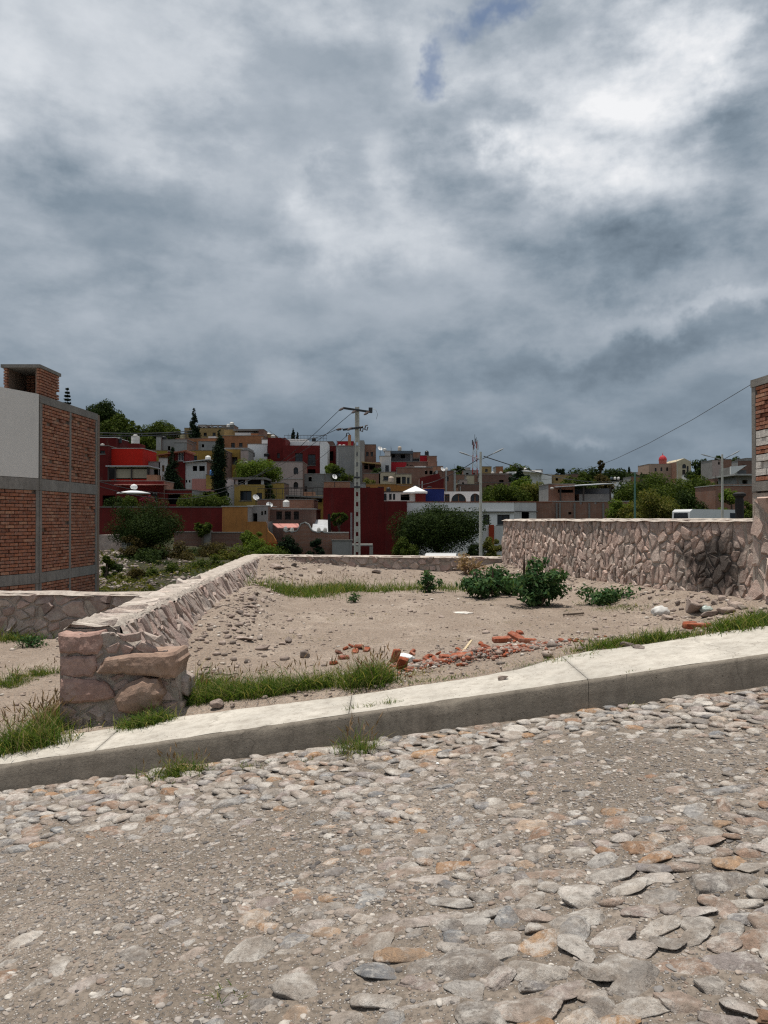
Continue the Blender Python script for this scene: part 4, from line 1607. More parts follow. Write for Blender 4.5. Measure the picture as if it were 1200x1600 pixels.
def leaf_cluster(rs, centers, radii, n, size, flat=.5, up=.4):
    """n leaf quads around clump centres (numpy)"""
    k = len(centers)
    w = radii ** 2
    idx = rs.choice(k, n, p=w / w.sum())
    d = rs.normal(0, 1, (n, 3))
    d /= np.linalg.norm(d, axis=1, keepdims=True)
    r = radii[idx] * rs.rand(n) ** .45
    c = centers[idx] + d * r[:, None] * np.array([1, 1, flat * 1.2 if flat < 1 else 1])
    nrm = d + rs.normal(0, .6, (n, 3)) + np.array([0, 0, up])
    nrm /= np.linalg.norm(nrm, axis=1, keepdims=True)
    t = np.cross(nrm, rs.normal(0, 1, (n, 3)))
    t /= np.linalg.norm(t, axis=1, keepdims=True)
    b = np.cross(nrm, t)
    s = size * rs.uniform(.55, 1.3, n)[:, None]
    V = np.stack([c - t * s, c - b * s * .42 + nrm * s * .1, c + t * s, c + b * s * .42 + nrm * s * .1], 1)
    return V.reshape(-1, 3), np.arange(n * 4).reshape(n, 4)


def weed(name, label, cat, u, v, w, h, n, size, seed, stalks=5, mat=None, spike=None, flat=.8):
    rs = np.random.RandomState(seed)
    c = G(u, v)
    r_ = thing(name, label, cat, c, kind='thing')
    mb = MB()
    cs, rr = [], []
    for i in range(stalks):
        a = rs.rand() * 6.28
        rad = w * .42 * rs.rand() ** .6
        top = c + Vector((math.cos(a) * rad * 1.1, math.sin(a) * rad * .8, h * rs.uniform(.5, 1) * (1 - .45 * rad / w)))
        mid = c + (top - c) * .5 + Vector((0, 0, h * .08))
        mb.tube([c + Vector((math.cos(a) * rad * .2, math.sin(a) * rad * .2, -.03)), mid, top], [.012, .009, .004], 5)
        for t in (.35, .6, .85, 1.0):
            cs.append(tuple(c + (top - c) * t + Vector(rs.normal(0, .05, 3))))
            rr.append(.10 * w / .8 * rs.uniform(.7, 1.3) + .03)
    mb.build('stem', M_BARK, r_)
    V, F = leaf_cluster(rs, np.array(cs), np.array(rr) * 1.15, int(n * 1.7), size * 1.05)
    link_mesh('foliage', np_mesh('foliage', V, F, mat or M_WEED), r_, (0, 0, 0))
    if spike:
        b = MB()
        for du, hh in spike:
            p = G(u + du, v)
            b.tube([p + Vector((0, 0, .05)), p + Vector((.01, 0, hh * .7)), p + Vector((.015, 0, hh))], [.014, .022, .006], 6)
        b.build('flower_spike', m_plain('dark_spike', (.06, .035, .025), .9, 0, .3, 20), r_)
    return r_


rsd = np.random.RandomState(88)
grass('sparse dry straw and sprigs dotted over the bare lot', [(rsd.uniform(420, 1000), rsd.uniform(935, 1010), .5, .4, 1) for _ in range(26)], 900, .06, .005, .9, M_GRASSDRY, 21, tuft=6, spread=.06)
grass('low green and dry weeds at the edge of the lot behind the pavement', [(640, 1066, .4, .08, 1), (720, 1056, .4, .08, 1), (850, 1034, .3, .08, 1), (890, 1028, .3, .08, .7), (520, 1052, .3, .2, .8), (420, 1050, .3, .2, .8)], 700, .06, .005, .7, None, 22, tuft=7, spread=.04, seeds=20)
weed('leafy_weed', 'dark leafy weed clump left of the tall spiked weed by the wall', 'weed', 752, 934, 1.2, .5, 900, .055, 41, 8, spike=[(-9, .62), (17, .6)])
weed('leafy_weed', 'dark weed with leaves hanging between the two larger weeds at the right wall', 'weed', 798, 930, 1.2, .62, 800, .055, 42, 6)
weed('leafy_weed', 'tallest leafy weed with dark flower spike in front of the right wall', 'weed', 838, 946, 1.25, .72, 1400, .05, 43, 9, spike=[(-20, 1.0)])
weed('leafy_weed', 'low flat weed lying at the foot of the tall right wall', 'weed', 948, 942, 1.1, .22, 700, .045, 44, 9)
weed('leafy_weed', 'small weed in the grass strip below the far wall', 'weed', 668, 926, .5, .5, 260, .05, 45, 5)
weed('leafy_weed', 'small grey green sprig on the bare lot below the far grass', 'weed', 552, 941, .25, .22, 90, .03, 46, 3)
weed('leafy_weed', 'dark low weed on the bare ground by the short dark wall', 'weed', 35, 1012, .6, .16, 220, .03, 47, 7)
weed('reddish_bush', 'dry reddish bush hanging on the far wall', 'bush', 728, 897, .9, .5, 420, .04, 48, 8, M_SEED)

# ================================================================ rubble on the lot

M_ROCK = m_stone('lot_rock', [(0, (.14, .12, .11)), (.35, (.30, .24, .21)), (.7, (.38, .31, .27)), (1, (.24, .20, .175))], False, (.45, .39, .34), .5, .7, 2)
rock_me = [np_mesh('rock', V, F, M_ROCK, False) for V, F in ROCK_SH]


def rock(u, v, size, label, seed, group=None, flat=.6, mat=None):
    rs = np.random.RandomState(seed)
    p = G(u, v)
    me = rock_me[seed % len(rock_me)]
    if mat:
        me = me.copy(); me.materials[0] = mat
    s = (size * rs.uniform(.85, 1.15), size * rs.uniform(.6, .9), size * flat * rs.uniform(.8, 1.1))
    o = link_mesh('rock', me, None, (p.x, p.y, p.z + s[2] * .45), (rs.normal(0, .15), rs.normal(0, .15), rs.rand() * 6.28), s)
    tag(o, label, 'rock', group)
    return o


rock(336, 1104, .085, 'tan angular stone lying in the grass at the pavement edge', 1, flat=.75)
rock(456, 989, .075, 'dark stone on the bare lot, the farther of a pair', 2)
rock(468, 994, .05, 'small dark stone beside the farther dark stone on the bare lot', 3)
rock(449, 1004, .07, 'dark broken stone with pale neighbour in the middle left of the lot', 4, flat=.8)
rock(441, 1007, .06, 'pale bluish stone leaning against a dark stone on the lot', 5, flat=.5)
rock(410, 1015, .12, 'flat brown slab of stone near the foot of the left wall', 6, flat=.35)
rock(476, 1027, .10, 'pale wedge shaped stone casting a shadow on the lot', 7, flat=.6)
rock(383, 1000, .13, 'long flat stone lying along the foot of the left wall', 8, flat=.3)
rock(405, 998, .07, 'dark small stone at the foot of the left wall', 9)
rock(1082, 957, .26, 'large angular brown stone on the rubble heap at the right wall', 10, flat=.75)
rock(1112, 962, .19, 'flat pale stone on the rubble heap right of the large brown stone', 11, flat=.4)
rock(1133, 958, .17, 'rounded grey stone on the rubble heap near the sooty wall', 12, flat=.6)
rock(1150, 950, .14, 'grey stone at the foot of the soot stain', 13, flat=.6)
rock(1043, 968, .12, 'pale stone at the near left end of the rubble heap', 14, flat=.5)
rock(980, 1010, .07, 'grey stone in the low grass by the pavement', 15)
rock(1000, 1013, .09, 'flat pale stone lying on the pavement edge', 16, flat=.25)
rock(906, 1016, .05, 'small dark stone by the left end of the low grass', 17)
rock(945, 968, .07, 'dark stone on the bare lot in front of the right wall', 18, flat=.4)
rock(1010, 977, .06, 'brownish stone on the lot behind the low grass', 19)
rock(786, 1061, .045, 'small stone at the pavement edge below the brick heap', 20)
rock(460, 885, .15, 'big pale stone on the earth heap in the far left corner', 21, flat=.5)
rock(500, 895, .13, 'pale round stone in front of the far wall', 22, flat=.7)
rock(430, 888, .17, 'brown stone slab on the earth heap in the far left corner', 23, flat=.6)
rock(590, 895, .2, 'pale flat stones at the foot of the far wall', 24, flat=.3)
for i, (u, v, s) in enumerate([(360, 965, .14), (372, 958, .16), (385, 962, .13), (392, 950, .17), (378, 975, .12), (365, 985, .10), (395, 972, .10), (402, 958, .12), (390, 985, .09), (410, 940, .16),
                               (400, 930, .18), (392, 938, .2), (420, 925, .17), (412, 915, .2), (425, 905, .2), (440, 900, .18), (455, 898, .16), (470, 900, .14), (388, 995, .09), (372, 1008, .08), (440, 888, .2), (475, 890, .2)]):
    rock(u, v, s * .5, 'loose stone fallen along the foot of the left wall', 50 + i, 'loose stones along the left wall', .6)
for i, (u, v, s) in enumerate([(1060, 945, .12), (1075, 938, .13), (1090, 942, .12), (1100, 935, .12), (1118, 945, .12), (1128, 938, .14), (1142, 944, .12), (1160, 952, .12), (1175, 958, .13), (1190, 962, .12),
                               (1052, 955, .09), (1066, 966, .08), (1098, 955, .10), (1125, 968, .08), (1030, 960, .07), (1108, 950, .09), (1040, 940, .1), (1015, 935, .09)]):
    rock(u, v, s * .7, 'loose stone in the rubble heap along the right wall', 90 + i, 'loose stones along the right wall', .6)

# red bricks and fragments
def broken(seed, chip=True, L=.12, W=.06, H=.03):
    rs = np.random.RandomState(seed)
    V, F = ico(2)
    V = np.sign(V) * np.abs(V) ** .22
    V = V / np.abs(V).max(0)
    V = V * np.array([L, W, H])
    for _ in range(3 if chip else 1):
        n = rs.randn(3) * np.array([1, 1, .7])
        n /= np.linalg.norm(n)
        h = V @ n
        d = h.max() * rs.uniform(.62, .85)
        V = V - np.maximum(h - d, 0)[:, None] * n
    V = V + rs.randn(*V.shape) * .0015
    return np_mesh('brick_fragment', V, F, M_BROKEN)


brk_me = [broken(i, True, .10 if i % 2 else .07, .06, .03) for i in range(6)]
whole = broken(77, False, .125, .062, .032)


def brickbit(u, v, label, me, rz_=0, tilt=(0, 0), lift=.03, s=1.0, group=None, name='broken_brick'):
    p = G(u, v)
    s *= .88
    o = link_mesh(name, me, None, (p.x, p.y, p.z + lift * .88), (tilt[0], tilt[1], rz_), (s, s, s))
    return tag(o, label, 'brick', group)


brickbit(784, 1004, 'orange brick lying flat at the top left of the brick heap', whole, .15, (.12, -.05), .045, 1.05)
brickbit(806, 1001, 'orange brick leaning across the middle of the brick heap', whole, -.7, (.25, .35), .06, .95)
brickbit(824, 1006, 'orange brick at the top right end of the brick heap', whole, -.1, (-.05, .05), .045, 1.0)
brickbit(812, 991, 'small brown brick piece standing behind the brick heap', brk_me[0], .4, (.3, 0), .03, .8)
brickbit(700, 1032, 'orange brick piece lying in the middle of the rubble', whole, .3, (.1, .1), .035, .8)
brickbit(722, 1030, 'long dark red brick piece in the middle of the rubble', whole, -.25, (.1, -.12), .035, 1.0)
brickbit(690, 1038, 'rounded orange brick piece in front of the rubble', brk_me[1], .1, (0, 0), .03, .9)
brickbit(628, 1048, 'red brick standing tilted at the left end of the rubble', whole, 1.9, (.4, .9), .06, .9)
brickbit(618, 1036, 'orange brick standing on end beside the grass clump', whole, 2.3, (.2, 1.2), .08, .75)
brickbit(760, 1018, 'red brick half left of the brick heap', brk_me[2], 1.2, (.1, .5), .04, 1.0)
brickbit(1086, 985, 'loose red brick lying alone near the pavement on the right', whole, .08, (0, .02), .05, 1.05, name='red_brick')
brickbit(1078, 978, 'brown brick behind the loose red brick on the right', whole, .3, (0, 0), .045, .85, name='red_brick')
brickbit(1106, 978, 'tiny red brick piece right of the loose red brick', brk_me[3], .8, (0, .3), .03, .6)
for i in range(46):
    rs = np.random.RandomState(700 + i)
    u = rs.choice([rs.normal(640, 14), rs.normal(720, 40), rs.normal(800, 35)], p=[.2, .4, .4])
    v = 1038 - (u - 640) * .15 + rs.normal(0, 7)
    p = G(u, v)
    if p.y < back_y(p.x) + .08: continue
    brickbit(u, v, 'small broken red brick piece scattered in the rubble', brk_me[i % 6], rs.rand() * 6, (rs.normal(0, .3), rs.normal(0, .3)), .018, rs.uniform(.22, .6), 'small broken brick pieces in the rubble')
for i, (u, v) in enumerate([(540, 1015), (550, 1012), (562, 1013), (572, 1018), (555, 1020), (530, 1022), (521, 1038), (536, 1030)]):
    rs = np.random.RandomState(800 + i)
    brickbit(u, v, 'dusty brown brick piece scattered left of the red rubble', brk_me[i % 6], rs.rand() * 6, (rs.normal(0, .3), rs.normal(0, .3)), .02, rs.uniform(.5, .9), 'dusty brick pieces left of the rubble')

# bits of litter
M_PAPER = m_plain('white_plastic', (.72, .72, .70), .5, 0, .1, 6)


def crumple(name, label, cat, u, v, sx_, sy_, sz_, mat, seed, rz_=0, lift=None):
    rs = np.random.RandomState(seed)
    V, F = ico(2)
    V = V * (1 + .35 * (rs.rand(len(V), 1) - .5))
    V = V * np.array([sx_, sy_, sz_])
    p = G(u, v)
    o = link_mesh(name, np_mesh(name, V, F, mat), None, (p.x, p.y, p.z + (sz_ * .6 if lift is None else lift)), (0, 0, rz_))
    return tag(o, label, cat)


crumple('plastic_bag', 'crumpled white plastic bag at the left end of the broken bricks', 'bag', 630, 1034, .12, .06, .055, M_PAPER, 1, -.3)
crumple('plastic_bag', 'crumpled white sack on the rubble heap in front of the right wall', 'bag', 1032, 962, .14, .1, .10, m_plain('grey_white_sack', (.55, .54, .52), .7, 0, .2, 8), 2)
crumple('plastic_bottle', 'pale greenish crushed plastic bottle on the rubble heap', 'bottle', 1103, 956, .10, .07, .06, m_plain('greenish_plastic', (.40, .46, .43), .3, 0, .2, 8), 3)
crumple('paper_scrap', 'flat white scrap of paper on the road near the kerb', 'paper', 689, 1193, .035, .02, .006, M_PAPER, 4, .3)
crumple('paper_scrap', 'white scrap on the bare lot in the middle distance', 'paper', 720, 959, .2, .12, .02, m_plain('white_dust', (.62, .58, .53), .9, 0, .1, 5), 5)
mb = MB()
p0, p1 = G(722, 1028), G(737, 1012)
mb.bar(p0 + Vector((0, 0, .05)), p1 + Vector((0, 0, .09)), .025, .012)
tag(mb.build('wood_stick', m_plain('pale_wood', (.50, .40, .26), .9, 0, .2, 10)), 'pale splinter of wood sticking out of the broken bricks', 'stick')
mb = MB()
mb.tube([G(278, 1092) + Vector((0, 0, .03)), G(300, 1078) + Vector((0, 0, .05)), G(318, 1062) + Vector((0, 0, .04))], [.014, .016, .012], 6)
tag(mb.build('dry_branch', m_plain('bleached_wood', (.40, .35, .29), .9, 0, .2, 10)), 'bleached dry branch lying in the grass beside the squared wall end', 'branch')
mb = MB()
a_, b_ = G(880, 963), G(912, 961)
mb.bar(a_ + Vector((0, 0, .025)), b_ + Vector((0, 0, .03)), .05, .03)
tag(mb.build('wood_stick', m_plain('dark_wood', (.14, .11, .085), .9, 0, .2, 10)), 'dark stick lying on the lot in front of the right wall', 'stick')


# ================================================================ poles and wires
M_POLE = m_plain('pole_concrete', (.56, .53, .46), .9, 0, .2, 2, .3)
M_STEEL = m_plain('dark_steel', (.07, .072, .075), .6, .6, .2, 8)
M_ALU = m_plain('grey_steel', (.40, .41, .42), .45, .6, .15, 8)
M_WIRE = m_plain('black_wire', (.03, .03, .032), .6, 0, .1, 5, 0)
M_CERAM = m_plain('dark_insulator', (.09, .06, .05), .3, 0, .2, 8)

DP = 40.0
pb = P(558, 900, DP)
ptop = P(558, 636, DP)
pole = thing('utility_pole', 'tall slotted concrete power pole with two crossarms behind the far wall', 'utility pole', (pb.x, pb.y, -3.3), kind='thing')
H_ = ptop.z + 3.3
mb = MB()
def pw(z):  # half width of the pole
    return .20 - .09 * (z + 3.3) / H_


for sgn in (-1, 1):
    vs = []
    for z in (-3.3, ptop.z):
        w = pw(z)
        for x, y in ((sgn * w, -.09), (sgn * w, .09), (sgn * w * .42, .09), (sgn * w * .42, -.09)):
            vs.append((pb.x + x, pb.y + y, z))
    fs = [(0, 1, 5, 4), (1, 2, 6, 5), (2, 3, 7, 6), (3, 0, 4, 7), (4, 5, 6, 7)]
    if sgn < 0: fs = [f[::-1] for f in fs]
    mb.add(vs, fs)
mb.build('flange', M_POLE, pole)
mb = MB()
z = -3.2
i = 0
while z < ptop.z - .4:
    w = pw(z) * .5
    L = .30 if z < ptop.z - 2.2 else .8
    mb.box(pb.x - w, pb.x + w, pb.y - .05, pb.y + .05, z, z + L)
    z += L + (.22 if z < ptop.z - 2.2 else .02)
mb.build('web', M_POLE, pole)
mb = MB()
mb.box(pb.x - pw(ptop.z) * .42, pb.x + pw(ptop.z) * .42, pb.y - .09, pb.y + .09, ptop.z - .4, ptop.z - .01)
mb.build('cap', M_POLE, pole)


def ins(mb, p, h=.22, r=.06):
    mb.lathe(p, [(.02, 0), (r, .03), (r * .5, .06), (r, .09), (r * .5, .13), (r * .8, .16), (.02, h)], 8)


# upper arm, slightly tilted
def arm(u0, v0, u1, v1, D, name):
    a, b = P(u0, v0, D), P(u1, v1, D + .25)
    m = MB(); m.bar(a, b, .10, .10)
    return m.build(name, M_STEEL, pole), a, b


arm(536, 637.5, 581, 644, DP - .25, 'crossarm')
arm(536, 671.5, 567, 667.5, DP - .25, 'crossarm')
for (u0, v0, u1, v1) in ((530, 641, 538, 637), (550, 645, 556, 642), (569, 648, 577, 643)):
    m = MB()
    a, b = P(u0, v0, DP - .9), P(u1, v1, DP - .2)
    m.tube([a, a + (b - a) * .3, a + (b - a) * .35, a + (b - a) * .6, a + (b - a) * .65, b], [.03, .07, .035, .07, .03, .03], 7)
    m.build('insulator', M_CERAM, pole)
for (u0, v0, u1, v1) in ((526, 671.5, 535, 670), (543, 672, 550, 668)):
    m = MB()
    a, b = P(u0, v0, DP - .9), P(u1, v1, DP - .2)
    m.tube([a, a + (b - a) * .3, a + (b - a) * .35, a + (b - a) * .6, a + (b - a) * .65, b], [.03, .07, .035, .07, .03, .03], 7)
    m.build('insulator', M_CERAM, pole)
m = MB(); pz = P(579, 643, DP - .1); m.box(pz.x - .1, pz.x + .1, pz.y - .08, pz.y + .08, pz.z - .05, pz.z + .2); m.build('cutout_box', M_STEEL, pole)
for (u, v) in ((565, 670), (572, 668)):
    m = MB()
    c = P(u, v, DP - .2)
    m.tube([c + Vector((.08, 0, .12)), c + Vector((-.03, 0, .1)), c + Vector((-.07, 0, -.1)), c + Vector((.05, 0, -.14)), c + Vector((.09, 0, .02))], .035, 6)
    m.build('fuse_cutout', M_CERAM, pole)
m = MB(); c = P(543, 680, DP - .2); m.tube([c + Vector((-.08, 0, -.1)), c + Vector((-.04, 0, .1)), c + Vector((.05, 0, .12)), c + Vector((.12, 0, .02))], .025, 6); m.build('jumper_wire', M_WIRE, pole)
m = MB(); c = P(584, 640, DP - .1)
m.tube([P(580, 638, DP), P(587, 640, DP), P(590, 647, DP), P(588, 655, DP)], .012, 5); m.build('jumper_wire', M_ALU, pole)
for v in (746, 761):
    m = MB(); c = P(558, v, DP); m.box(c.x - pw(c.z) - .02, c.x + pw(c.z) + .02, c.y - .11, c.y + .11, c.z - .04, c.z + .04); m.build('steel_band', M_STEEL, pole)


def wire(label, a, b, sag, r=.012, n=14, name='power_line', group=None):
    m = MB()
    pts = [a + (b - a) * t + Vector((0, 0, -4 * sag * t * (1 - t))) for t in [i / n for i in range(n + 1)]]
    m.tube(pts, r, 4, False)
    return tag(m.build(name, M_WIRE), label, 'wire', group)


wire('overhead wire leaving the left end of the upper crossarm towards the hill', P(530, 641, DP - .9), P(300, 745, 95), 2.5, .018)
wire('overhead wire leaving the middle of the upper crossarm towards the hill', P(550, 645, DP - .9), P(330, 735, 95), 2.0, .018)
wire('overhead wire leaving the lower crossarm level towards the left hill', P(526, 671, DP - .9), P(420, 672, 75), .8, .016)
wire('thin overhead wire from the lower crossarm down to the yellow house', P(543, 680, DP - .4), P(375, 755, 75), 1.2, .014)
wire('thick cable crossing above the red houses, the upper of two', P(60, 671, 34), P(300, 673, 60), .2, .03)
wire('thick cable crossing above the red houses, the lower of two', P(60, 678, 34), P(300, 677, 60), .15, .035)
wire('thin wire crossing in front of the dark red houses', P(120, 742, 40), P(380, 752, 62), 1.0, .02)
wire('thin wire sagging low in front of the dark red houses', P(120, 748, 40), P(420, 730, 66), 1.8, .02)
wire('wire from the right building corner down towards the street lamp', P(1178, 598, 12), P(751, 716, 45), 1.4, .0055)
wire('wire running from the street lamp to the right over the white sheds', P(756, 713, 45), P(985, 747, 110), 1.0, .03)
wire('wire running from the street lamp left to the brick houses', P(748, 717, 45), P(600, 748, 90), 1.2, .026)

# street lamps with two arms
def street_lamp(label, u, vtop, vbase, D, arms, r):
    b, t = P(u, vbase, D), P(u, vtop, D)
    root = thing('street_lamp', label, 'street lamp', (b.x, b.y, b.z - 2.5), kind='thing')
    m = MB()
    m.tube([(b.x, b.y, b.z - 2.5), (t.x, t.y, t.z)], [r * 1.35, r * .75], 8)
    m.build('pole', M_POLE, root)
    for (ua, va, ub, vb_, mat) in arms:
        m = MB()
        a, c = P(ua, va, D), P(ub, vb_, D)
        m.tube([a, a + (c - a) * .5, c], r * .28, 6)
        m.build('arm', mat, root)
        m = MB()
        d = (c - a).normalized()
        e = c + d * r * 2.2
        m.tube([c - d * .1, c + d * .15, e + d * .25, e + d * .45], [r * .25, r * .5, r * .55, r * .15], 7)
        m.build('lamp_head', M_ALU, root)
    return root


street_lamp('grey concrete street lamp with two raised arms in front of the white house', 751, 706, 880, 45, [(749, 717, 733, 711.5, M_ALU), (754, 717, 772, 708, M_STEEL)], .09)
street_lamp('double armed street lamp among the trees behind the right wall', 1128.5, 710, 820, 48, [(1127, 718, 1110, 713.5, M_ALU), (1130, 718, 1143, 711, M_STEEL)], .08)
mb = MB()
b, t = P(992, 830, 50), P(992, 738, 50)
mb.tube([(b.x, b.y, b.z - 3), t], [.09, .06], 8)
tag(mb.build('metal_post', m_plain('green_paint', (.10, .20, .16), .5, 0, .1, 6)), 'thin green metal post standing behind the right wall', 'post', kind='thing')
mb = MB()
b, t = P(517, 872, 52), P(514, 803, 52)
mb.tube([(b.x, b.y, b.z - 2), t], [.12, .09], 8)
tag(mb.build('wooden_post', m_plain('black_post', (.025, .02, .018), .9, 0, .2, 6)), 'dark wooden post beside the small metal sheet roof', 'post', kind='thing')
mb = MB()
b, t = P(549, 872, 50), P(549, 801, 50)
mb.tube([(b.x, b.y, b.z - 2), t], [.07, .06], 8)
tag(mb.build('metal_post', m_plain('grey_post', (.24, .22, .22), .8, 0, .2, 6)), 'thin grey post just left of the tall power pole', 'post', kind='thing')
mb = MB()
c = P(1155.5, 815, 22)
mb.lathe((c.x, c.y, c.z - 1), [(.115, 0), (.115, 1.62), (.10, 1.66), (.115, 1.7), (.175, 1.74), (.175, 1.80), (.10, 1.84)], 14)
tag(mb.build('chimney_pipe', m_plain('black_pipe', (.02, .019, .019), .7, 0, .2, 6)), 'black upright pipe with a wider cap behind the right wall', 'pipe', kind='thing')

# ================================================================ the town on the hillside
M_DRED = m_plaster('dark_red_wall', (.125, .012, .011), .3, .45)
M_DRED2 = m_plaster('faded_dark_red_wall', (.15, .018, .016), .3, .45)
M_RED = m_plaster('bright_red_wall', (.50, .018, .009), .14, .2)
M_CRIM = m_plaster('crimson_wall', (.38, .02, .03), .15, .25)
M_MUST = m_plaster('mustard_wall', (.37, .225, .055), .28, .5)
M_OLIVE = m_plaster('olive_wall', (.30, .23, .04), .2, .35)
M_YEL = m_plaster('yellow_wall', (.46, .31, .085), .28, .45)
M_TANY = m_plaster('tan_yellow_wall', (.40, .27, .12), .28, .5)
M_OCHRE = m_plaster('ochre_orange_wall', (.42, .185, .055), .3, .6)
M_ORNG = m_plaster('orange_wall', (.38, .165, .08), .3, .5)
M_RBASE = m_plaster('red_painted_base', (.33, .045, .02), .2, .3)
M_PINKW = m_plaster('pale_pink_wall', (.48, .375, .335), .16, .4)
M_WHITE = m_plaster('white_wall', (.84, .83, .81), .05, .14)
M_WHITE2 = m_plaster('dirty_white_wall', (.62, .605, .58), .12, .35)
M_GREYW = m_plaster('grey_render_wall', (.31, .30, .285), .18, .4)
M_DGREY = m_plaster('dark_grey_wall', (.15, .15, .16), .2, .4)
M_SLATE = m_plaster('slate_blue_wall', (.10, .125, .15), .2, .3)
M_BLUE = m_plaster('deep_blue_wall', (.018, .03, .15), .2, .3)
M_CREAM = m_plaster('cream_wall', (.55, .47, .33), .15, .3)
M_SAND = m_plaster('sand_stone_wall', (.44, .31, .235), .2, .35)
M_BRK = m_brickwall('far_brick', (.34, .15, .09), (.26, .115, .075), (.28, .235, .20))
M_BRKD = m_brickwall('far_dark_brick', (.23, .11, .08), (.18, .09, .065), (.22, .185, .16))
M_BRKO = m_brickwall('far_orange_brick', (.42, .19, .10), (.34, .15, .08), (.32, .25, .20))
M_BLKW = m_brickwall('far_grey_block', (.33, .31, .29), (.27, .26, .245), (.25, .24, .225), 1, .42, .21)
SIDE = random.Random(4)
M_REBAR = m_plain('rusty_rebar', (.10, .055, .04), .9, 0, .2, 8, 0)
M_ROOF = m_plaster('roof_screed', (.33, .27, .23), .25, .3)
M_TILE = m_plaster('clay_roof', (.34, .13, .08), .25, .3)
M_TILEP = m_plaster('pink_awning', (.55, .25, .21), .1, .15)
M_METAL = m_plain('sheet_metal', (.52, .53, .54), .55, .2, .15, 3)
M_GLASS = m_glass('window_glass')
M_DARK = m_plain('interior_shade', (.022, .02, .02), .9, 0, .2, 3, 0)  # near-black colour stands in for shade inside openings and under roofs
M_FRAME = m_plain('dark_window_frame', (.06, .05, .045), .7, 0, .2, 6, 0)
M_FRAMEW = m_plain('white_window_frame', (.6, .59, .57), .7, 0, .1, 6, 0)
M_TANKW = m_plain('white_tank_plastic', (.66, .64, .60), .45, 0, .12, 3)
M_TANKB = m_plain('black_tank_plastic', (.02, .021, .023), .4, 0, .2, 3)
M_TANKBL = m_plain('blue_tank_plastic', (.09, .22, .48), .4, 0, .12, 3)
M_TANKT = m_plain('beige_tank_plastic', (.48, .39, .31), .5, 0, .12, 3)


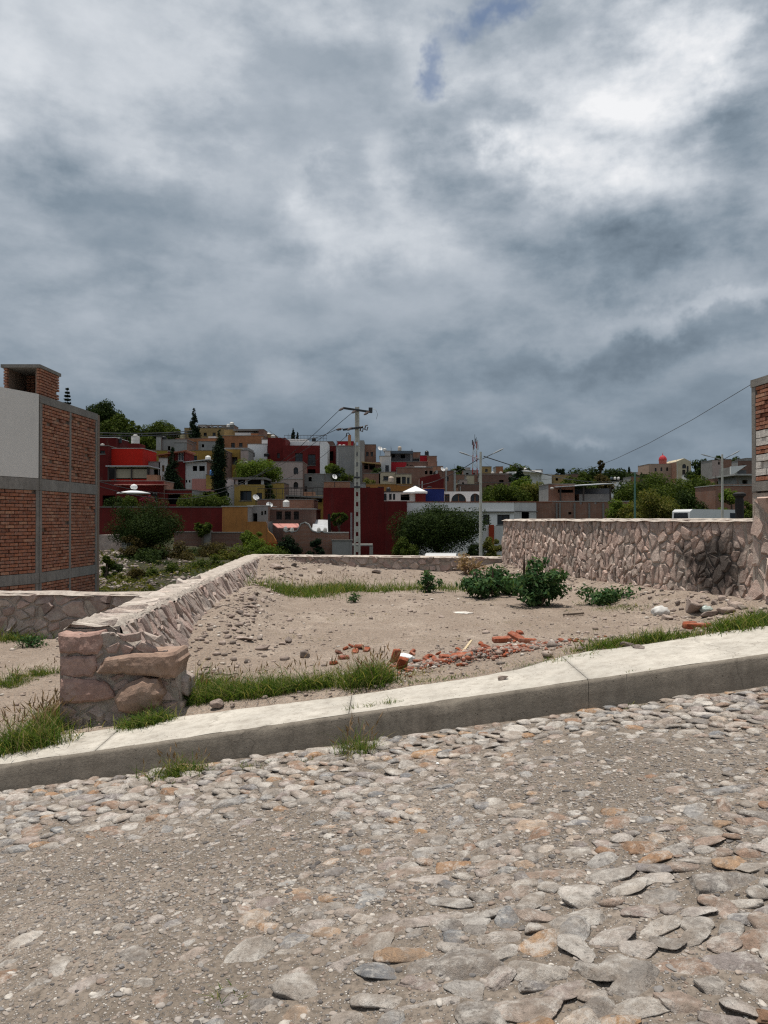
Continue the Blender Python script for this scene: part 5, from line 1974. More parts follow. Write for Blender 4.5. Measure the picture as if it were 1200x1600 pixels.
def vol(root, u0, u1, vt, vb, D, dep, mat, wins=(), down=2.5, yaw=0.0, cop=True, par=.35, name='wall', frame=None, roof=True, roofmat=None):
    A, B = P(u0, vb, D), P(u1, vt, D)
    W, H = B.x - A.x, B.z - A.z + down
    z0 = A.z - down
    cx = (A.x + B.x) / 2
    Mx = Matrix.Translation((cx, D, z0)) @ Matrix.Rotation(yaw, 4, 'Z') @ Matrix.Translation((-W / 2, 0, 0))
    ops = []
    for w in wins:
        a, b = P(w[0], w[3], D), P(w[1], w[2], D)
        ops.append((max(.03, a.x - A.x), min(W - .03, b.x - A.x), a.z - z0, min(H - .05, b.z - z0), w[4] if len(w) > 4 else 'w'))
    xs = sorted({0, W} | {q for o_ in ops for q in o_[:2]})
    zs = sorted({0, H} | {q for o_ in ops for q in o_[2:4]})
    mb = MB()
    for i in range(len(xs) - 1):
        for j in range(len(zs) - 1):
            mx, mz = (xs[i] + xs[i + 1]) / 2, (zs[j] + zs[j + 1]) / 2
            if any(o_[0] < mx < o_[1] and o_[2] < mz < o_[3] for o_ in ops): continue
            mb.add([(xs[i], 0, zs[j]), (xs[i + 1], 0, zs[j]), (xs[i + 1], 0, zs[j + 1]), (xs[i], 0, zs[j + 1])], [(0, 1, 2, 3)])
    T = .22
    for a, b, c, d, k in ops:
        mb.add([(a, 0, c), (b, 0, c), (b, 0, d), (a, 0, d), (a, T, c), (b, T, c), (b, T, d), (a, T, d)], [(0, 4, 5, 1), (1, 5, 6, 2), (2, 6, 7, 3), (3, 7, 4, 0)])
        if k == 'a':
            r = (b - a) / 2
            m = (a + b) / 2
            arc = [(m + r * math.cos(t), d - r + r * math.sin(t)) for t in [math.pi * q / 10 for q in range(11)]]
            for cxn, seg in ((b, arc[:6]), (a, arc[5:])):
                pts_ = [(cxn, d)] + seg
                mb.add([(x, 0, z) for x, z in pts_], [(0, q + 1, q) if cxn == b else (0, q + 1, q) for q in range(1, len(pts_) - 1)])
                mb.add([(x, 0, z) for x, z in seg] + [(x, T, z) for x, z in seg], [(q, q + 1, q + 1 + len(seg), q + len(seg)) for q in range(len(seg) - 1)])
    mb.xform(Mx)
    wall = mb.build(name, mat, root)
    side = mat
    if dep > 2 and mat not in (M_RED, M_WHITE, M_DARK, M_DRED):
        side = SIDE.choice([mat, M_BRK, M_GREYW, M_BRKD, M_BLKW])
    mb = MB()
    mb.add([(0, 0, 0), (W, 0, 0), (W, dep, 0), (0, dep, 0), (0, 0, H), (W, 0, H), (W, dep, H), (0, dep, H)], [(1, 2, 6, 5), (2, 3, 7, 6), (3, 0, 4, 7)])
    mb.xform(Mx)
    mb.build('side_wall', side, root)
    if dep > 2.5 and roof and W > 2.2 and SIDE.random() < .55:
        mb = MB()
        for cx_, cy_ in ((.12, .12), (W - .12, .12), (W - .12, dep - .12), (.12, dep - .12)):
            if SIDE.random() < .75:
                for q in range(2):
                    hh = SIDE.uniform(.35, .9)
                    mb.box(cx_ + q * .09 - .06, cx_ + q * .09 - .035, cy_ - .012, cy_ + .012, H - .05, H + hh)
        if mb.v:
            mb.xform(Mx)
            mb.build('rebar', M_REBAR, root)
    if dep > 2.5 and roof and W > 2.5 and mat is not M_DRED and SIDE.random() < .45:
        px_ = SIDE.choice([.25, W - .25])
        if not any(o_[0] - .1 < px_ < o_[1] + .1 for o_ in ops):
            mb = MB(); mb.tube([(px_, -.06, .2), (px_, -.06, H - .25)], .05, 6); mb.xform(Mx)
            mb.build('drain_pipe', SIDE.choice([M_CONC, M_FRAME, M_WHITE2]), root)
    if dep > 3 and roof and W > 3 and D < 112 and mat is not M_DRED and SIDE.random() < .3:
        mb = MB()
        k_n = int(W / .45)
        for q in range(k_n + 1):
            mb.box(q * (W - .1) / k_n + .03, q * (W - .1) / k_n + .06, .02, .05, H + .07, H + .85)
        mb.box(.0, W, .01, .06, H + .85, H + .90)
        mb.box(.0, W, .02, .05, H + .45, H + .48)
        mb.xform(Mx)
        mb.build('roof_railing', M_FRAME, root)
    if dep > 3 and roof and W > 3.5 and SIDE.random() < .4:
        a_, w_, h_ = SIDE.uniform(.4, W - 1.9), SIDE.uniform(.9, 1.4), SIDE.uniform(.5, 1.1)
        mb = MB(); mb.box(a_, a_ + w_, dep * .55, dep * .55 + 1.3, H - par - .01, H + h_ - .2); mb.xform(Mx)
        mb.build('stair_head', SIDE.choice([M_BRK, M_GREYW, M_BRKO, M_WHITE2]), root)
    if roof:
        mb = MB()
        zr_ = H - par
        mb.add([(0, 0, zr_), (W, 0, zr_), (W, dep, zr_), (0, dep, zr_)], [(0, 1, 2, 3)])
        mb.xform(Mx)
        mb.build('roof', roofmat or M_ROOF, root)
    if cop:
        mb = MB()
        t = .07
        for x0, x1, y0, y1 in ((-.05, W + .05, -.05, .12), (-.05, W + .05, dep - .12, dep + .05), (-.05, .12, .12, dep - .12), (W - .12, W + .05, .12, dep - .12)):
            mb.box(x0, x1, y0, y1, H + .004, H + t)
        mb.xform(Mx)
        mb.build('coping', cop if not isinstance(cop, bool) else M_CONC, root)
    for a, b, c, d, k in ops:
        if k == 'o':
            mb = MB(); mb.box(a, b, 1.2, 1.25, c, d); mb.xform(Mx)  # near-black panel behind the opening paints its inner shade
            mb.build('painted_shade', M_DARK, root)
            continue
        fw = min(.07, (b - a) * .12)
        mb = MB()
        y0, y1 = T - .06, T - .01
        for q in ((a, b, c, c + fw), (a, b, d - fw, d), (a, a + fw, c + fw, d - fw), (b - fw, b, c + fw, d - fw), ((a + b) / 2 - fw / 2, (a + b) / 2 + fw / 2, c + fw, d - fw)):
            mb.box(q[0], q[1], y0, y1, q[2], q[3])
        if (d - c) > 1.4 * (b - a) or (b - a) > 2:
            mb.box(a + fw, (a + b) / 2 - fw / 2, y0 + .004, y1 - .004, c + (d - c) * .62, c + (d - c) * .62 + fw)
            mb.box((a + b) / 2 + fw / 2, b - fw, y0 + .004, y1 - .004, c + (d - c) * .62, c + (d - c) * .62 + fw)
        mb.xform(Mx)
        f = mb.build('window', frame or M_FRAME, root)
        mb = MB(); mb.box(a, b, T + .0, T + .03, c, d); mb.xform(Mx)
        mb.build('pane', M_GLASS if k != 'd' else M_FRAME, f)
        if k == 'w' and (b - a) > .5:
            mb = MB(); mb.box(a - .08, b + .08, -.06, .05, c - .08, c - .004); mb.xform(Mx)
            mb.build('sill', M_CONC, f)
    return wall


def house(name, label, *vols, cat='house', group=None):
    v0 = vols[0]
    b = P((v0[0] + v0[1]) / 2, v0[3], v0[4])
    r = thing(name, label, cat, (b.x, b.y, b.z), group, 'thing')
    for v in vols:
        kw = v[-1] if isinstance(v[-1], dict) else {}
        a = v[:-1] if kw else v
        vol(r, *a, **kw)
    return r


def slab_part(root, name, u0, u1, v, D, dep, mat, th=.12, over=.15, dz=0.0, slope=0.0):
    a, b = P(u0, v, D), P(u1, v, D)
    mb = MB()
    x0, x1, y0, y1 = a.x - over, b.x + over, D - over, D + dep
    z = a.z
    vs = [(x0, y0, z - th), (x1, y0, z - th + dz), (x1, y1, z - th + dz + slope), (x0, y1, z - th + slope), (x0, y0, z), (x1, y0, z + dz), (x1, y1, z + dz + slope), (x0, y1, z + slope)]
    mb.add(vs, [(0, 1, 5, 4), (1, 2, 6, 5), (2, 3, 7, 6), (3, 0, 4, 7), (4, 5, 6, 7), (3, 2, 1, 0)])
    return mb.build(name, mat, root)


NOCOP = {'cop': False}
# ---- left part, red houses and walls
house('boundary_wall', 'long dark red boundary wall at the foot of the red houses behind the big bush', (146, 349, 793, 834, 56, .3, M_DRED2, (), {'cop': M_CONC, 'roof': False}), cat='wall')
house('ruined_wall', 'broken low brick wall with a pier between the bush and the ochre house', (272, 318, 832, 858, 50, .35, M_BRKD, (), {'roof': False}), (318, 328, 831, 866, 49.6, .5, M_CONC, (), {'roof': False}), (328, 378, 833, 862, 50, .35, M_BRKD, (), {'roof': False}), cat='wall')
h = house('red_house', 'long low dark red house with a terrace roof below the bright red wall', (130, 256, 752, 798, 66, 4, M_DRED2, [(160, 180, 774, 792, 'o'), (236, 246, 768, 783)]), (256, 300, 766, 798, 66.3, 4, M_DRED2, [(262, 282, 772, 788, 'o')]))
slab_part(h, 'awning', 182, 256, 756.5, 65, 1.2, M_TILEP, .06)
h = house('red_house', 'bright red block with a beige panelled terrace and grey roof edge', (168, 223, 701, 738, 82, 5, M_RED, (), {'cop': M_CONCL}), (130, 169, 697, 748, 81, 5, M_DRED, [(156, 164, 704, 709)]), (200, 218, 693, 704, 83, 2, M_DRED, (), NOCOP), cat='house')
slab_part(h, 'terrace_roof', 168, 231, 727.5, 76, 4, M_METAL, .10)
for u0, u1 in ((180, 204.5), (206, 230)):
    mb = MB(); a, b = P(u0, 747, 76.3), P(u1, 733, 76.3); mb.box(a.x, b.x, 76.3, 76.36, a.z, b.z); mb.build('panel', m_plain('beige_panel', (.38, .33, .24), .6, 0, .12, 1.5), h)
mb = MB(); a, b = P(168, 748, 78), P(231, 729, 78); mb.box(a.x, b.x, 78.5, 78.6, a.z, b.z); mb.build('painted_shade', M_DARK, h)  # dark sheet paints the shade behind the terrace panels
for u in (169, 180, 205.2, 230.5):
    mb = MB(); a, b = P(u, 750, 76.1), P(u, 729, 76.1); mb.box(a.x - .06, a.x + .06, 76.1, 76.22, a.z - 1, b.z); mb.build('post', M_FRAME, h)
house('white_house', 'white topped dark red house behind the black tank at the upper left', (140, 181, 684, 701, 100, 5, M_DRED, (), {'cop': M_WHITE}), (140, 178, 683, 690, 101, 4, M_WHITE2, (), NOCOP))
house('olive_house', 'olive yellow house block right of the bright red house', (222, 262, 704, 745, 90, 5, M_OLIVE, [(236, 243, 728, 738)]), (225, 250, 722, 748, 84, 3, M_GREYW, [(240, 247, 733, 743, 'o')]))
h = house('brown_roof_house', 'house with sloped clay roof and dark red wall left of the mustard house', (248, 262, 716, 752, 84, 4, M_WHITE2, [(253, 257, 727, 737)]), (262, 289, 706, 752, 84.3, 4, M_DRED, [(277.5, 287, 707, 720)], {'frame': M_FRAMEW}), (248, 262, 709, 718, 84.2, 3, M_OCHRE, (), NOCOP))
slab_part(h, 'roof', 246, 290, 711, 83.6, 4, M_TILE, .1, .15, .55)
house('concrete_house', 'grey concrete house block with parapet behind the mustard house', (244, 292, 687, 712, 104, 5, M_GREYW, [(262, 266, 697, 706, 'o')]), (244, 252, 683, 712, 103.6, 3, M_CONCL, ()), (272, 292, 692, 712, 102.5, 3, M_GREYW, ()))
house('mustard_house', 'mustard yellow house with one small window left of the cypress', (288, 352, 704, 735, 92, 5, M_MUST, [(300, 308, 712, 720)]))
h = house('grey_shack', 'grey rendered shack with small openings and a blue tank in front of the mustard house', (288, 323, 722, 764, 84.5, 4, M_WHITE2, [(301, 308, 728, 736, 'o'), (311, 320, 728, 736, 'o'), (290, 292.5, 750, 754, 'o'), (295, 297.5, 750, 754, 'o'), (301, 303.5, 750, 754, 'o'), (307, 309.5, 750, 754, 'o')]), (322, 334, 742, 764, 84.2, 4, M_YEL, ()), (300, 323, 748, 764, 84.3, .5, M_TILEP, (), NOCOP))
slab_part(h, 'roof', 288, 326, 721.5, 84, 4, M_METAL, .08, .1, .3)
h = house('clay_roof_house', 'low dark house under a long pale clay roof between the two dark conifers', (284, 332, 764, 800, 72, 4, M_BRKD, [(290, 300, 770, 782, 'o'), (306, 326, 769, 784, 'o')], NOCOP))
slab_part(h, 'roof', 282, 332, 763, 71, 5, M_TILEP, .1, .1, -.2)
# globe lamp and white canopy over the red house
mb = MB()
c = P(209, 769, 64)
for a in range(1):
    mb.lathe((c.x, c.y, c.z - .2), [(.15, 0), (1.35, .06), (1.35, .14), (.5, .3), (.1, .36)], 14)
tag(mb.build('white_canopy', M_WHITE), 'flat white canopy in front of the long dark red house', 'canopy', kind='thing')
mb = MB()
mb.lathe((c.x + .05, c.y - .1, c.z + .17), [(.03, 0), (.22, .08), (.31, .25), (.22, .43), (.03, .5)], 12)
tag(mb.build('satellite_dish', M_WHITE, smooth=True), 'white globe lamp seen above the flat white canopy', 'lamp', kind='thing')  # unlit globe lamp ball, sharing the object name of the roof dishes

# ---- upper left row
h = house('yellow_hill_house', 'long yellow house near the top of the hill beside the araucaria', (288, 354, 669, 690, 140, 6, M_TANY, [(318, 323, 676, 681), (332, 337, 676, 681)]))
house('concrete_roof_house', 'open grey concrete roof structure on top of the yellow hill house', (309, 322, 664, 671, 142, 4, M_GREYW, [(311, 315, 666, 670, 'o'), (317, 320, 666, 670, 'o')]), (322, 366, 664.5, 671, 142, 4, M_CONC, [(324, 330, 666, 670, 'o'), (333, 339, 666, 670, 'o'), (342, 346, 666, 670, 'o')]), cat='building')
house('orange_brick_house', 'low orange brick house below the yellow hill house', (288, 350, 685, 712, 124, 6, M_ORNG, [(303, 307, 690, 696), (317, 320, 691, 697, 'o')]), (310, 336, 690, 712, 121, 3, M_GREYW, [(315, 319, 694, 699, 'o')]))
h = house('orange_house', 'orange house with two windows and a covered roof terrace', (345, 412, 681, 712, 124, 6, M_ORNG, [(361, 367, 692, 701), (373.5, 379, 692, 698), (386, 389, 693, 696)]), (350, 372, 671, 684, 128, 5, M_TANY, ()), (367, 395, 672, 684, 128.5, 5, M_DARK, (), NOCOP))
slab_part(h, 'terrace_roof', 366, 407, 670.5, 127, 5, M_CONC, .3)
mb = MB(); a, b = P(367, 681, 127), P(396, 676, 127); mb.box(a.x, b.x, 127, 127.1, a.z, b.z); mb.build('railing', M_WHITE2, h)
house('brown_house', 'brown and orange roof blocks right of the covered terrace', (392, 404, 677, 690, 126, 5, M_ORNG, ()), (404, 412, 671, 690, 126, 4, M_BRKD, ()), (410, 428, 679, 694, 130, 5, M_TANY, [(415, 419, 683, 688)]))
house('mustard_house', 'smaller mustard house with grey top between the cypress and the white house', (348, 378, 702, 732, 96, 5, M_MUST, [(361, 371, 714, 726, 'o')], {'cop': M_CONCL}), (350, 388, 699.5, 709, 97, 4, M_GREYW, (), NOCOP), (376, 388, 704, 732, 95.5, 4, M_PINKW, ()))
house('white_house', 'small white house with one little window left of the tall dark red house', (387, 421, 694, 735, 102, 5, M_WHITE, [(395, 398, 707, 714)]), (409, 420, 687, 712, 106, 4, M_WHITE, ()))
h = house('red_house', 'tall dark red two step house with black windows above the pink house', (418, 446, 684, 746, 101, 6, M_DRED2, [(433, 437, 708, 716)], {'cop': False}), (442, 501, 696, 748, 99, 5, M_DRED2, [(461, 473, 708, 725), (481, 493, 710, 727), (481, 493, 733, 740, 'o')], {'cop': False}))
mb = MB()
for k in range(9):
    a, b = P(480 + k * 1.7, 728, 98.7), P(480 + k * 1.7, 719, 98.7)
    mb.bar(a, b, .03)
mb.bar(P(480, 719, 98.7), P(494, 719, 98.7), .05)
mb.build('balcony_railing', M_FRAME, h)
house('white_house', 'long white parapet house behind the tall dark red house', (444, 511, 690, 735, 106, 5, M_WHITE, [(490, 494, 697, 701, 'o')], {'cop': False}), (500, 511.5, 693, 732, 98, 4, M_WHITE, (), {'cop': False}), (450, 480, 686, 700, 108, 4, M_WHITE, (), {'cop': False}))
house('brick_house', 'flat topped brick house behind the white parapet house', (494, 520, 690, 705, 112, 5, M_BRKD, [(500, 503, 694, 698, 'o')]), (511, 526, 697, 738, 104, 5, M_DRED2, [(515, 521, 705, 720, 'o')]))
h = house('grey_block_house', 'blank grey rendered house behind the power pole', (525, 562, 697, 735, 98, 6, M_GREYW, (), {'cop': M_CONC}), (561, 569, 688, 744, 97, 5, M_GREYW, (), NOCOP), (527, 552, 690, 702, 104, 5, M_CRIM, (), {'cop': M_TILE}))
mb = MB(); c = P(546, 690, 103); mb.box(c.x - .2, c.x + .2, 103, 103.4, c.z - .5, c.z + .9); mb.build('chimney', M_ORNG, h)
house('brick_house', 'two storey brick house with small windows right of the power pole', (568, 587, 695, 735, 100, 5, M_BRK, [(572, 576, 706, 713), (579, 583, 706, 713)]))
h = house('tiled_porch_house', 'dark porch under a tan tiled roof right of the power pole', (566, 594, 722, 748, 94, 4, M_BRKD, [(569, 575, 724, 733, 'o'), (577, 586, 724, 734, 'o')], NOCOP))
slab_part(h, 'roof', 566, 594, 721, 93, 4, M_TANY, .12, .1, -.25)
house('white_house', 'narrow white house with a dark door right of the tiled porch', (593, 611, 713, 745, 97, 5, M_WHITE2, [(602, 607.5, 727, 741)]), (601, 610, 705, 716, 99, 3, M_WHITE2, ()))
h = house('crimson_house', 'crimson wall house under a dark slate coloured upper storey', (610, 635, 722, 748, 98, 5, M_CRIM, ()), (610, 645, 706, 725, 101, 6, M_DGREY, [(612, 617, 709, 715, 'o'), (626, 633, 708, 716, 'o')], {'cop': M_SLATE}))
slab_part(h, 'roof', 612, 643, 704.5, 100, 6, M_SLATE, .35, .2)
house('brick_house', 'stepped brick house with a crimson recess and dark tank on top', (634, 683, 722, 750, 100, 5, M_BRKD, [(640, 645, 727, 733, 'o')]), (656, 670, 712, 726, 102, 4, M_CRIM, ()), (669, 682.5, 713, 745, 99.5, 4, M_BRK, ()), (636, 657, 707, 716, 106, 4, M_BRK, [(640, 643, 709, 714, 'o')]), (640, 657, 716, 724, 103, 3, M_GREYW, [(645, 655, 717, 722)]))
house('brick_terrace', 'long pinkish brick terrace wall below the stepped brick house', (620, 676, 731, 768, 93, 5, M_BRK, [(664, 668, 735, 741, 'o'), (671, 676, 735, 741, 'o')]), (634, 692, 729, 750, 97, 4, M_BRKO, ()), cat='house')
house('brick_house', 'low brick house with garden on its roof left of the cream house', (568, 594, 740, 766, 88, 5, M_BRK, ()))
house('cream_house', 'small cream house with a window below the narrow white house', (592, 618, 738, 766, 88, 4, M_CREAM, [(599, 607, 744, 750)]), (618, 643, 741, 766, 87.6, 4, M_CREAM, [(619, 626, 745, 757, 'o'), (628, 634, 745, 756), (636, 640, 746, 757)]))
h = house('gabled_red_house', 'dark red brick house with a sloping parapet left of the brick frame house', (656, 694, 748, 778, 84, 4, M_DRED2, (), NOCOP))
mb = MB(); a, b = P(656, 748, 84), P(694, 748, 84); mb.prism([(a.x, a.z), (b.x, a.z), (b.x - .4, a.z + .15), (a.x + 2.1, a.z + .6), (a.x, a.z + .1)][::1], 84.0, 84.25); mb.build('gable', M_DRED2, h)
house('brick_frame_house', 'brick house with pale concrete frame and white tank near the middle', (681, 712, 736, 778, 92, 5, M_BRK, [(687, 690, 752, 760, 'o'), (697, 701, 745, 752)]), (681, 684, 735, 778, 91.9, .3, M_CONCL, (), NOCOP), (696, 698.5, 736, 778, 91.9, .3, M_CONCL, (), NOCOP), (709, 712.5, 735, 778, 91.9, .3, M_CONCL, (), NOCOP))

# ---- middle and lower rows
h = house('pink_house', 'pale pink house with two arched windows one above the other', (424, 473, 722, 775, 88, 5, M_PINKW, [(458.5, 466, 730, 741, 'a'), (458.5, 466, 753, 764, 'a')], {'cop': M_CONC}))
mb = MB(); a, b = P(424, 747, 87.9), P(473, 748, 87.9); mb.box(a.x, b.x, 87.94, 88.0, b.z - .03, b.z + .04); mb.build('string_course', M_CONCL, h)
house('grey_block_wall', 'grey block house wall below the tall dark red house', (472, 522, 741, 778, 90, 5, M_BLKW, [(474, 480, 760, 772), (482, 487, 744, 752, 'o')], {'cop': M_CONCL}), (505, 530, 744, 770, 92, 4, M_BLKW, ()))
h = house('yellow_house', 'yellow house with two dark windows under an open dark gallery', (366, 412, 757, 795, 76, 5, M_YEL, [(375, 393, 767, 782), (400.5, 409.5, 770, 782)], {'cop': False}), (366, 412, 747, 758.5, 76.3, 5, M_DARK, (), NOCOP), (424, 444, 755, 795, 78, 4, M_YEL, ()), (412, 425, 757, 795, 79, 3, M_OLIVE, [(415, 421, 770, 782, 'o')]))  # upper near-black block paints the shade of the open gallery
slab_part(h, 'gallery_roof', 365, 413, 746, 75.8, 5, M_CONC, .2)
for u in (370, 385, 410):
    mb = MB(); a, b = P(u, 757, 76.1), P(u, 747, 76.1); mb.box(a.x - .12, a.x + .12, 76.0, 76.24, a.z, b.z); mb.build('column', M_WHITE2, h)
house('pale_blue_house', 'narrow pale grey house squeezed between the cypress and the yellow house', (352, 368, 748, 795, 77, 4, M_WHITE2, [(355, 358, 770, 776, 'o')]))
h = house('porch_house', 'dark covered porch with flat roof below the pink house', (446, 505, 776, 800, 72, 4, M_DARK, (), NOCOP), (486, 506, 776, 802, 71.5, 3, M_MUST, [(494, 503, 779, 785, 'o')]))  # first block is near-black, painting the shade under the porch roof
slab_part(h, 'roof', 448, 506, 773, 71, 4, M_CONC, .15, .1, -.2)
house('orange_parapet_house', 'orange stained concrete parapet left of the power pole', (506, 547, 753, 775, 66, 4, M_BRKO, ()), (547, 570, 755, 775, 67, 4, M_GREYW, ()))
house('tan_strip_house', 'long low tan roof parapet right of the power pole', (566, 645, 757, 780, 80, 4, M_OCHRE, [(572, 578, 760, 765, 'o'), (590, 600, 760, 764, 'o')], {'cop': M_TANY}))
h = house('dark_red_warehouse', 'big blank dark red building behind the power pole', (505, 600, 762, 885, 56, 8, M_DRED, (), {'cop': False, 'par': .2}), (599.5, 636, 783, 885, 56.03, 8, M_DRED, (), {'cop': False, 'par': .2}))
mb = MB(); a, b = P(548, 853, 53), P(582, 853, 53); mb.box(a.x, b.x, 52.9, 54, a.z, a.z + .12)
mb.build('porch_slab', M_CONCL, h)
mb = MB(); c = P(580, 853, 53); mb.box(c.x - .12, c.x + .12, 52.95, 53.2, c.z - 2.5, c.z - .004); mb.build('porch_post', M_CONCL, h)
house('whitish_house', 'whitish house with three dark windows above the right end of the dark red building', (596, 650, 769, 800, 60.5, 4, M_WHITE2, [(599.5, 604, 771.5, 782), (608, 612, 771.5, 781), (614, 617.5, 771.5, 781), (626, 640, 772, 782, 'o')], {'cop': M_FRAME}), (649, 665, 769, 800, 60.3, 4, M_DRED2, ()))
mb = MB()
a, b, cc = P(629, 769, 61), P(667, 769, 61), P(648, 760, 63)
mb.add([(a.x, 60.2, a.z), (b.x, 60.2, a.z), (b.x, 64, a.z), (a.x, 64, a.z), (a.x, 60.2, a.z - .12), (b.x, 60.2, a.z - .12), (b.x, 64, a.z - .12), (a.x, 64, a.z - .12), (cc.x, 62, cc.z)],
       [(0, 1, 8), (1, 2, 8), (2, 3, 8), (3, 0, 8), (4, 5, 1, 0), (5, 6, 2, 1), (6, 7, 3, 2), (7, 4, 0, 3), (7, 6, 5, 4)])
tag(mb.build('white_tent', M_WHITE), 'white pyramid tent roof on the terrace above the dark red building', 'tent', kind='thing')
house('blue_house', 'deep blue wall house between the white tent and the arched white house', (663, 694, 764, 800, 62, 4, M_BLUE, (), {'cop': M_TILE}))
h = house('arched_house', 'white house with two large arches and a window above the long white building', (692, 752, 768, 800, 63, 4, M_WHITE, [(694.5, 702.5, 772, 784), (705, 728.5, 771, 788, 'a'), (735, 750, 771, 788, 'a')], {'cop': False, 'frame': m_plain('brown_frame', (.20, .11, .06), .7, 0, .2, 5, 0)}))
h = house('white_building', 'long two storey white building with dark windows and soot above its right window', (632, 803, 785, 866, 58, 6, M_WHITE, [(755, 765, 804, 820), (777, 796.5, 804, 820), (700, 712, 806, 820)], {'cop': M_TILE, 'yaw': 0.0}), (803, 838, 785, 866, 58.05, 6, M_WHITE2, [(815, 827, 800, 812, 'o')], {'cop': M_TILE}))
slab_part(h, 'ledge', 690, 803, 799, 57.85, .2, M_CONC, .08, .05)
mb = MB(); a, b = P(805, 799, 57.8), P(840, 799.5, 57.8); mb.tube([a, b], .06, 6); mb.build('awning_pole', M_STEEL, h)
house('brick_wall_house', 'plain brick house end right of the long white building', (838, 862, 785, 840, 59, 4, M_BRK, (), {'cop': M_TILE}))
h = house('brick_column_house', 'long unfinished brick house with concrete columns and a metal roofed upper terrace', (858, 982, 784, 835, 63, 6, M_BRK, [(888, 893, 800, 804, 'o'), (906, 910, 785, 788, 'o'), (929, 933, 785, 788, 'o')], {'cop': M_CONCL}),
          (857, 898, 757, 790, 65, 4, M_BRK, [(872, 896, 765, 770, 'o')]), (905, 953, 772, 790, 65.3, 4, M_GREYW, (), NOCOP))
for u in (860, 870, 875, 898, 921, 943):
    mb = MB(); a, b = P(u, 830, 62.9), P(u, 785, 62.9); mb.box(a.x - .07, a.x + .07, 62.9, 62.99, a.z, b.z - .05); mb.build('concrete_column', M_CONC, h)
slab_part(h, 'metal_roof', 872, 956, 760.5, 64.5, 5, M_METAL, .06, .2, .30, .2)
for u in (876, 912, 954):
    mb = MB(); a, b = P(u, 785, 64.6), P(u, 760, 64.6); mb.box(a.x - .06, a.x + .06, 64.6, 64.72, a.z, b.z); mb.build('post', M_FRAME, h)
mb = MB(); a, b = P(875, 785, 69), P(955, 763, 69); mb.box(a.x, b.x, 69.2, 69.3, a.z, b.z); mb.build('back_wall', M_DGREY, h)

# ochre house and ruins at the lower centre-left
h = house('ochre_house', 'ochre orange blank house wall with a red painted base beside the scalloped brick wall', (347, 387, 792, 858, 52, 5, M_OCHRE, (), {'cop': M_CONCL}), (386, 416, 815, 872, 51.9, 4, M_OCHRE, (), NOCOP), (387, 419, 791, 820, 54, 4, M_GREYW, [(394, 402, 802, 815, 'o'), (408, 411, 799, 805), (413, 416, 798, 804)], {'cop': M_CONCL}))
mb = MB()
pts_ = [P(416, 815, 51.95), P(416, 880, 51.95), P(436, 880, 51.95), P(434, 860, 51.95), P(431, 845, 51.95), P(426, 836, 51.95), P(419, 830, 51.95), P(417, 824, 51.95)]
mb.prism([(p.x, p.z) for p in pts_], 51.95, 52.3); mb.build('curved_wall', M_OCHRE, h)
mb = MB(); a, b = P(407, 878, 51.8), P(437, 848, 51.8); mb.box(a.x, b.x, 51.80, 51.88, a.z, b.z); mb.build('painted_base', M_RBASE, h)
h = house('brick_house', 'brick house with three tall barred windows above the pink awning', (420, 492, 796, 835, 55, 5, M_BRKD, [(431.5, 440.5, 799, 812), (445, 454.5, 799, 812), (459, 467, 799, 812)], {'cop': M_CONCL}), (402, 490, 781, 800, 60, 4, M_BRK, (), {'cop': M_CONC}))
mb = MB()
a, b, c, d = P(426, 818, 53.5), P(466, 818, 53.5), P(468, 824, 52.2), P(434, 824.5, 52.2)
mb.add([a, b, c, d] + [p - Vector((0, 0, .06)) for p in (a, b, c, d)], [(3, 2, 1, 0), (4, 5, 6, 7), (0, 1, 5, 4), (1, 2, 6, 5), (2, 3, 7, 6), (3, 0, 4, 7)])
mb.build('pink_awning', M_TILEP, h)
h = house('metal_roof_shed', 'shed with a tilted pale metal sheet roof left of the dark post', (488, 516, 829, 860, 54, 4, M_BRKD, (), NOCOP))
mb = MB()
a, b, c, d = P(490, 812, 56), P(516, 812, 56), P(517, 831, 53), P(487, 831, 53)
mb.add([a, b, c, d] + [p - Vector((0, 0, .06)) for p in (a, b, c, d)], [(3, 2, 1, 0), (4, 5, 6, 7), (0, 1, 5, 4), (1, 2, 6, 5), (2, 3, 7, 6), (3, 0, 4, 7)])
mb.build('metal_roof', M_METAL, h)
# scalloped brick wall
sw = thing('scalloped_wall', 'old brick garden wall with a round arched top and dark ivy', 'wall', P(478, 868, 50), None, 'thing')
pts_ = [P(443, 885, 50), P(545, 885, 50), P(545, 833, 50), P(508, 833, 50), P(503, 830.5, 50), P(498, 833, 50), P(488, 830, 50), P(485, 826, 50), P(482, 820, 50), P(476, 817, 50), P(470, 819, 50), P(467, 825, 50), P(464, 830, 50), P(456, 832, 50), P(452, 830, 50), P(447, 832, 50), P(443, 829, 50)]
mb = MB(); mb.prism([(p.x, p.z) for p in pts_], 50, 50.35); mb.build('brickwork', M_BRK, sw)
mb = MB()
top = pts_[2:]
for a, b in zip(top[:-1], top[1:]):
    mb.bar((a.x, 50.17, a.z + .03), (b.x, 50.17, b.z + .03), .42, .07)
mb.build('coping', M_CONCL, sw)
for u, v in ((446, 827), (456, 829), (498, 829), (508, 829)):
    mb = MB(); c = P(u, v, 50.1); mb.lathe((c.x, 50.17, c.z - .1), [(.10, 0), (.14, .1), (.10, .24), (.03, .3)], 8); mb.build('finial', M_CONCL, sw)
house('low_wall', 'grey lower wall with stacked stones beside the scalloped wall', (519, 550, 845, 875, 49.5, .3, M_GREYW, (), {'roof': False}), cat='wall')
